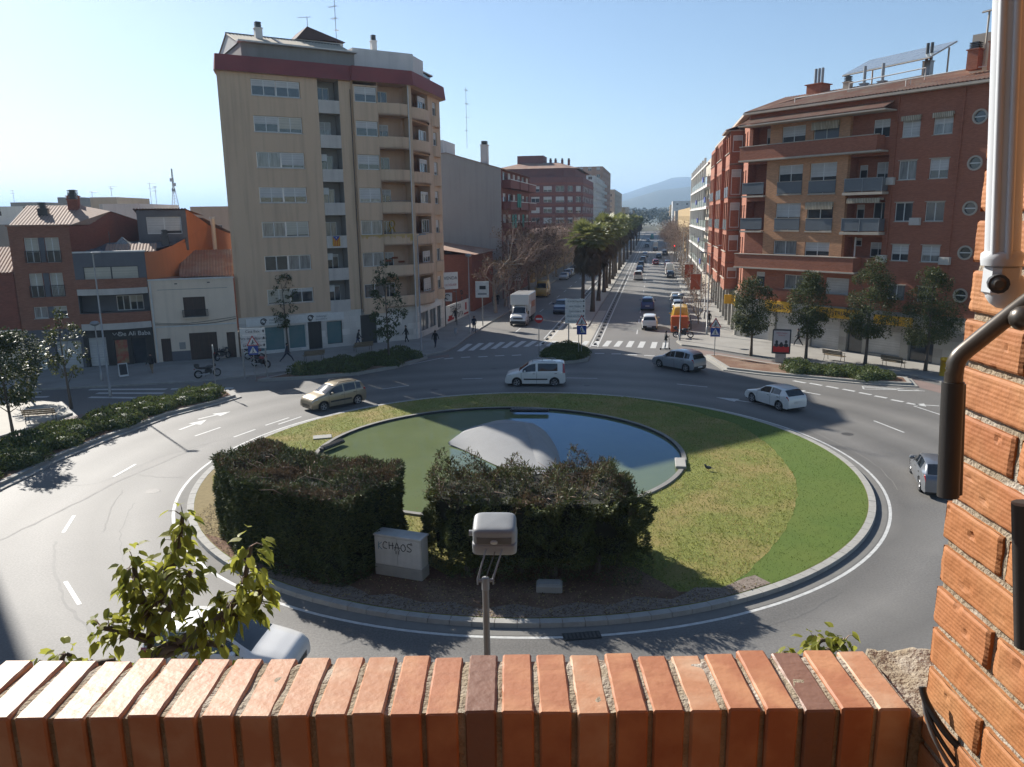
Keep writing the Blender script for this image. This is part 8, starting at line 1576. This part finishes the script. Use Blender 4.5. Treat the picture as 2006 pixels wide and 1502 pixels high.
def ubrick(b, lo, hi, m, rr, r=.004, wob=.002, cuts=3):
    """brick with slightly uneven chipped edges"""
    x0, y0, z0 = lo; x1, y1, z1 = hi; n = cuts; xs = [x0, x0 + r, x1 - r, x1]; zs = [z0, z0 + r, z1 - r, z1]; ys = [y0] + [y0 + (y1 - y0) * i / n for i in range(1, n)] + [y1]; V = []; F = []
    ring = [(x0 + r, z0), (x1 - r, z0), (x1, z0 + r), (x1, z1 - r), (x1 - r, z1), (x0 + r, z1), (x0, z1 - r), (x0, z0 + r)]
    K = []
    for i, y in enumerate([y0, y0 + r] + ys[1:-1] + [y1 - r, y1]):
        s_ = r if i in (0, len(ys) + 1) else 0
        for x, z in ring:
            cx_, cz_ = (x0 + x1) / 2, (z0 + z1) / 2; V.append((x + (s_ if x < cx_ else -s_) + rr.uniform(-wob, wob), y + rr.uniform(-wob, wob) * .6, z + (s_ if z < cz_ else -s_) + rr.uniform(-wob, wob)))
    k = len(V) // 8
    for i in range(k - 1):
        for j in range(8): q = (j + 1) % 8; F.append((i * 8 + j, (i + 1) * 8 + j, (i + 1) * 8 + q, i * 8 + q))
    F.append(tuple(range(8))); F.append(tuple(range((k - 1) * 8 + 7, (k - 1) * 8 - 1, -1))); b.add(V, F, m)
rr = random.Random(5)
t = thing('parapet', 'brick balcony parapet with a soldier course coping across the bottom of the picture', 'parapet', (0, 0, 0)); pitch = .0545; x = .572 - 40 * pitch; i = 0; CB = MB(); ms = [PB1, PB1, PB2, PB1, PB2, PB1]
pal = {3: PB3}
xs = []
x1 = .572; k = 0
while x1 > -1.6:
    x0 = x1 - .0455; m = PB3 if k in (2, 11, 27) else PB2 if (k > 13 and rr.random() < .8) else rr.choice(ms); dz = rr.uniform(-.003, .002); b = MB(); ubrick(b, (x0 + rr.uniform(-.001, .001), YN + rr.uniform(-.003, .003), ZP - .28), (x1, YF + rr.uniform(-.006, .006), ZP + dz), m, rr, .0028, .00045, 10); b.build('coping_brick', t); x1 -= pitch + rr.uniform(-.0012, .0012); k += 1
b = MB(); n = 150; V = []
for i in range(n + 1):
    X = -1.62 + (.575 + 1.62) * i / n
    for j, (yy, zz) in enumerate(((YN + .006, ZP - .30), (YN + .006, ZP - .10), (YN + .007, ZP - .005), (YN + .03, ZP - .0035), (YN + .075, ZP - .004), (YN + .12, ZP - .004), (YF - .008, ZP - .006), (YF - .006, ZP - .30))): V.append((X, yy + rr.uniform(-.0015, .0015), zz + rr.uniform(-.0022, .0020)))
b.add(V, [(i * 8 + j, (i + 1) * 8 + j, (i + 1) * 8 + j + 1, i * 8 + j + 1) for i in range(n) for j in range(7)], MORT, False); b.build('mortar_joint', t)
b = MB(); b.box((-4, YN + .004, 9.9), (.60, YF - .004, ZP - .285), PF1); b.build('wall', t)
# rough mortar cap where parapet meets pier
b = MB(); V = []; nx, ny = 40, 36
for j in range(ny + 1):
    for i in range(nx + 1):
        u, v = i / nx, j / ny; X = .578 + .22 * u; Y = .99 + .17 * v; e = min(u, 1 - u, v, 1 - v); z = ZP - .012 + .007 * mnoise.noise(Vector((X * 22, Y * 22, 1))) + .004 * mnoise.noise(Vector((X * 90, Y * 90, 3))) + .002 * mnoise.noise(Vector((X * 240, Y * 240, 5))) - (.05 if e < .01 else 0) - .012 * (1 - v)
        V.append((X + .004 * mnoise.noise(Vector((X * 60, Y * 60, 7))), Y, z))
b.add(V, [(j * (nx + 1) + i, j * (nx + 1) + i + 1, (j + 1) * (nx + 1) + i + 1, (j + 1) * (nx + 1) + i) for j in range(ny) for i in range(nx)], MORT, True); b.box((.578, .992, 10), (.80, 1.155, ZP - .05), MORT); b.build('mortar_cap', t)
# pier: courses of ridged bricks, mortar raked back
PIER = [mat('pier_brick_' + str(i), c, c2, rough=.75, scale=12, amount=.8, bump=.5, bscale=70, bdist=.004, patch=(pc, 9, .5)) for i, (c, c2, pc) in enumerate((((.36, .138, .042), (.30, .11, .034), (.42, .21, .085)), ((.38, .15, .052), (.32, .12, .042), (.44, .235, .10)), ((.34, .12, .036), (.28, .095, .03), (.38, .185, .07))))]
t = thing('brick_pier', 'rough orange brick pier at the right edge beside the balcony', 'pier', (0, 0, 0)); PX = .590; course = .0625
def ridged(b, y0, y1, z0, z1, m, rr, dx=0.0):
    """brick whose visible face (towards -X) has shallow horizontal ridges"""
    n = 9; V = []; ny = 24; sd_ = rr.random() * 50
    for i in range(2 * n + 1):
        z = z0 + (z1 - z0) * i / (2 * n); d = (.00038 if i % 2 else 0) * rr.uniform(.5, 1.2) + (.0025 if i in (0, 2 * n) else 0)
        for j in range(ny + 1): y = y0 + (y1 - y0) * j / ny; V.append((PX + dx + d + .0012 * mnoise.noise(Vector((y * 40, z * 40, sd_))) + max(0, .012 * (mnoise.noise(Vector((y * 55, z * 55, sd_ + 9))) - .48)) + (.003 if j in (0, ny) else 0), y + (.0022 * mnoise.noise(Vector((z * 60, sd_, 1))) if j in (0, ny) else 0), z + .0004 * mnoise.noise(Vector((y * 30, i, sd_)))))
    k = ny + 1; F = [(i * k + j, (i + 1) * k + j, (i + 1) * k + j + 1, i * k + j + 1) for i in range(2 * n) for j in range(ny)]; b.add(V, F, m)
    b.add([(PX + dx + .003, y1, z0), (PX + .12, y1, z0), (PX + .12, y1, z1), (PX + dx + .003, y1, z1)], [(0, 3, 2, 1)], m); b.add([(PX + dx + .003, y0, z0), (PX + .12, y0, z0), (PX + .12, y0, z1), (PX + dx + .003, y0, z1)], [(0, 1, 2, 3)], m)
    b.add([(PX + dx + .003, y0, z1), (PX + .12, y0, z1), (PX + .12, y1, z1), (PX + dx + .003, y1, z1)], [(0, 1, 2, 3)], m); b.add([(PX + dx + .003, y0, z0), (PX + .12, y0, z0), (PX + .12, y1, z0), (PX + dx + .003, y1, z0)], [(0, 3, 2, 1)], m)
z = ZP - 1.3; k = 0
while z < EYE + 1.0:
    ye = .992 + rr.uniform(-.004, .004); first = .135 if k % 2 else .285; y1 = ye
    for ln in (first, .285, .285):
        b = MB(); y0 = y1 - ln + .012; ridged(b, y0, y1, z, z + .0515, PIER[rr.randrange(3)], rr, rr.uniform(-.0015, .0015))
        if y0 < 1.2 and y1 > .45: b.build('brick', t)
        y1 = y0 - .012
    z += course; k += 1
b = MB(); V = []; ny, nz = 40, 220
for i in range(nz + 1):
    for j in range(ny + 1): y = .3 + .686 * j / ny; zz = ZP - 1.3 + (2.3 + D0) * i / nz; V.append((PX + .007 + .004 * mnoise.noise(Vector((y * 70, zz * 70, 0))), y, zz))
b.add(V, [(i * (ny + 1) + j, (i + 1) * (ny + 1) + j, (i + 1) * (ny + 1) + j + 1, i * (ny + 1) + j + 1) for i in range(nz) for j in range(ny)], MORT, True)
b.box((PX + .012, .3, ZP - 1.3), (PX + .118, .984, EYE + 1.0), MORT); b.build('mortar_joint', t)
b = MB(); b.box((PX + .121, -.2, ZP - 1.3), (PX + .6, .98, EYE + 1.0), PF1); b.build('core', t)
# awning: white guide tube with a bottom joint, folded steel arm
AWH = mat('awning_white', (.58, .60, .62), (.50, .52, .54), rough=.4, scale=6); GALV = mat('arm_steel', (.12, .105, .09), (.08, .07, .06), rough=.38, metal=.7, scale=14); SLEEVE = mat('black_sleeve', (.022, .02, .019), (.035, .032, .03), rough=.45, scale=10)
def AP(px, py, Y): return AT(px, py, Y)
t = thing('awning_frame', 'white awning guide tube with a bent steel arm in a black sleeve on the pier', 'awning', (0, 0, 0)); YA = .80
top_, bot = AP(1984, -60, YA), AP(1963, 505, YA); b = MB(); d = (bot - top_)
wv = .0165
for k, (off, r_) in enumerate(((0, .0150),)): b.tube([top_, bot], r_ + .001, AWH, 14)
b.bev((-.006, -.018, 0), (.006, -.012, 1), AWH, .001, Matrix.Identity(4)) if False else None
b.tube([top_ + Vector((-.0125, -.008, 0)), bot + Vector((-.0125, -.008, 0))], .0042, AWH, 6); b.tube([top_ + Vector((-.004, -.0165, 0)), bot + Vector((-.004, -.0165, 0))], .0035, AWH, 6); b.build('guide_tube', t)
b = MB(); c = AP(1962, 512, YA); b.lathe([(.0185, -.004), (.0195, .002), (.0195, .008), (.016, .011)], c, AWH, 16); e = AP(1968, 560, YA); b.bev((c.x - .013, c.y - .014, e.z - .012), (c.x + .017, c.y + .014, c.z), AWH, .006); b.sphere(e + Vector((.002, 0, -.004)), (.020, .018, .020), AWH, 12, 8); b.build('tube_end', t)
b = MB(); k = AP(1948, 556, YA - .02); b.tube([k + Vector((.012, .015, 0)), k + Vector((-.004, -.014, .001))], .0095, BPLAST, 12); b.tube([k + Vector((-.003, -.012, .001)), k + Vector((-.005, -.016, .001))], [.0095, .004], GALV, 12); b.build('pivot_bolt', t)
pts = [AP(2030, 578, .74), AP(1985, 612, .745), AP(1915, 668, .752), AP(1890, 688, .755), AP(1877, 702, .756), AP(1870, 722, .757), AP(1867, 760, .758)]; b = MB(); b.tube(curve(pts, 4), .0087, GALV, 12); b.build('arm', t)
b = MB(); b.tube([AP(1867, 748, .758), AP(1863, 830, .756), AP(1857, 972, .752)], .0105, SLEEVE, 14); b.tube([AP(1880, 752, .765), AP(1873, 968, .76)], .006, SLEEVE, 8); b.build('sleeve', t)
b = MB(); b.tube([AP(2003, 985, .72), AP(2008, 1265, .72)], .010, SLEEVE, 10); b.build('sleeve', t)
b = MB(); b.sphere(AP(2003, 623, .73), (.012, .012, .012), GALV, 10, 6); b.build('pivot_bolt', t)
# cables clipped down the pier by the parapet
CABL = mat('black_cable', (.025, .024, .024), rough=.4); CABG = mat('grey_cable', (.16, .15, .14), rough=.6)
for r_, m, P_, lb in ((.0048, CABL, [(1806, 1345, .955), (1815, 1375, .945), (1850, 1432, .92), (1890, 1475, .90), (1935, 1520, .88)], 'thick black cable running down the foot of the brick pier'), (.0030, CABG, [(1808, 1350, .955), (1814, 1400, .94), (1835, 1455, .92), (1875, 1520, .90)], 'thin grey cable beside the thick black one on the pier'), (.0030, CABL, [(1809, 1352, .952), (1822, 1408, .935), (1850, 1460, .915), (1900, 1530, .89)], 'thin black cable between the other two on the pier')):
    b = MB(); b.tube(curve([AP(x, y, yy) for x, y, yy in P_], 5), r_, m, 8); tag(b.build('cable'), lb, 'cable')
# floodlight post in front of the balcony
LG = mat('lamp_grey', (.27, .278, .282), (.22, .227, .232), rough=.5, scale=6, spec=.5, bump=.05); POLE = mat('lamp_pole', (.25, .24, .225), (.18, .172, .16), rough=.5, scale=3, stretch=(1, 1, .3))
LB = AT(951, 1132, 8.0); t = thing('street_lamp', 'grey floodlight lamp seen from behind on its pole just beyond the parapet', 'street lamp', (LB.x, LB.y, .13), R(2)); zt = LB.z - .13
b = MB(); b.tube([(0, 0, 0), (0, 0, zt - .12)], [.075, .036], POLE, 12); b.build('pole', t); b = MB(); b.tube([(0, 0, zt - .14), (0, 0, zt)], .043, LG, 12); b.sphere((0, 0, zt), (.043, .043, .012), LG, 12, 4); b.tube([(-.085, 0, zt - .03), (.085, 0, zt - .03)], .020, LG, 8); b.build('pole_cap', t)
hc = Vector((.115, .30, zt + .40)); M = T3(*hc) @ Matrix.Rotation(R(-4), 4, 'Z') @ Matrix.Rotation(R(14), 4, 'X') @ Matrix.Scale(.92, 4)
def rbox(b, lo, hi, m, e=.35, M=None, n=32, k=16):
    """rounded box as a superellipsoid"""
    c = [(lo[i] + hi[i]) / 2 for i in range(3)]; h = [(hi[i] - lo[i]) / 2 for i in range(3)]; pw = lambda x, q: math.copysign(abs(x) ** q, x); V = []; F = []
    for i in range(k + 1):
        a = -PI / 2 + PI * i / k
        for j in range(n): t_ = 2 * PI * j / n; p = Vector((c[0] + h[0] * pw(math.cos(a), e) * pw(math.cos(t_), e), c[1] + h[1] * pw(math.cos(a), e) * pw(math.sin(t_), e), c[2] + h[2] * pw(math.sin(a), e))); V.append(M @ p if M else p)
    for i in range(k):
        for j in range(n): q = (j + 1) % n; F.append((i * n + j, i * n + q, (i + 1) * n + q, (i + 1) * n + j))
    b.add(V, F, m, True)
b = MB(); rbox(b, (-.272, -.165, -.12), (.272, .27, .165), LG, .33, M); rbox(b, (-.28, -.18, -.21), (.28, .275, -.035), LG, .26, M); b.build('lamp_head', t)
RIBM = mat('lamp_ribs', (.16, .157, .15), rough=.5); b = MB()
for k in range(8): b.box((-.215, -.172, -.028 + k * .0115), (.215, -.150, -.021 + k * .0115), RIBM, M)
b.build('cooling_ribs', t); b = MB(); b.lathe([(.001, -.19), (.045, -.19), (.045, -.165)], (0, 0, 0), CABM, 16, 'y', cap=False); o = b.build('badge', t); o.matrix_basis = M @ T3(0, 0, .005) @ Matrix.Diagonal((1, 1, .6, 1))
b = MB(); b.tube([M @ Vector((-.27, .03, -.01)), M @ Vector((-.325, .03, -.01))], .035, LG, 10); b.build('sensor', t)
for s_ in (-1, 1):
    b = MB(); a0 = Vector((s_ * .088, 0, zt - .03)); a1 = M @ Vector((s_ * .10, -.18, -.10)); b.tube([a0 + Vector((0, 0, -.05)), a0 + Vector((0, .01, .02)), a1], .0115, LG, 6); b.tube([a0 + Vector((s_ * -.01, .05, -.01)), a0.lerp(a1, .55) + Vector((0, .06, 0))], .008, LG, 6); b.build('bracket', t)
b = MB(); b.tube(curve([Vector((.012, 0, zt)), Vector((.03, .02, zt + .07)), M @ Vector((.01, -.17, -.14)), M @ Vector((.02, -.15, -.07))], 5), .006, CABG, 6); b.build('lamp_cable', t)
# ================================================================ air
hz = bpy.data.materials.new('haze'); hz.use_nodes = True; N = hz.node_tree.nodes; N.remove(N['Principled BSDF'])
vol = N.new('ShaderNodeVolumePrincipled'); vol.inputs['Color'].default_value = (0.45, 0.68, 1.0, 1); vol.inputs['Density'].default_value = 0.00019; vol.inputs['Anisotropy'].default_value = 0.2
hz.node_tree.links.new(vol.outputs[0], N['Material Output'].inputs['Volume'])
b = MB(); b.box((-9100, -450, -1.5), (9100, 14100, 330), hz); struct(b.build('haze'), 'stuff')
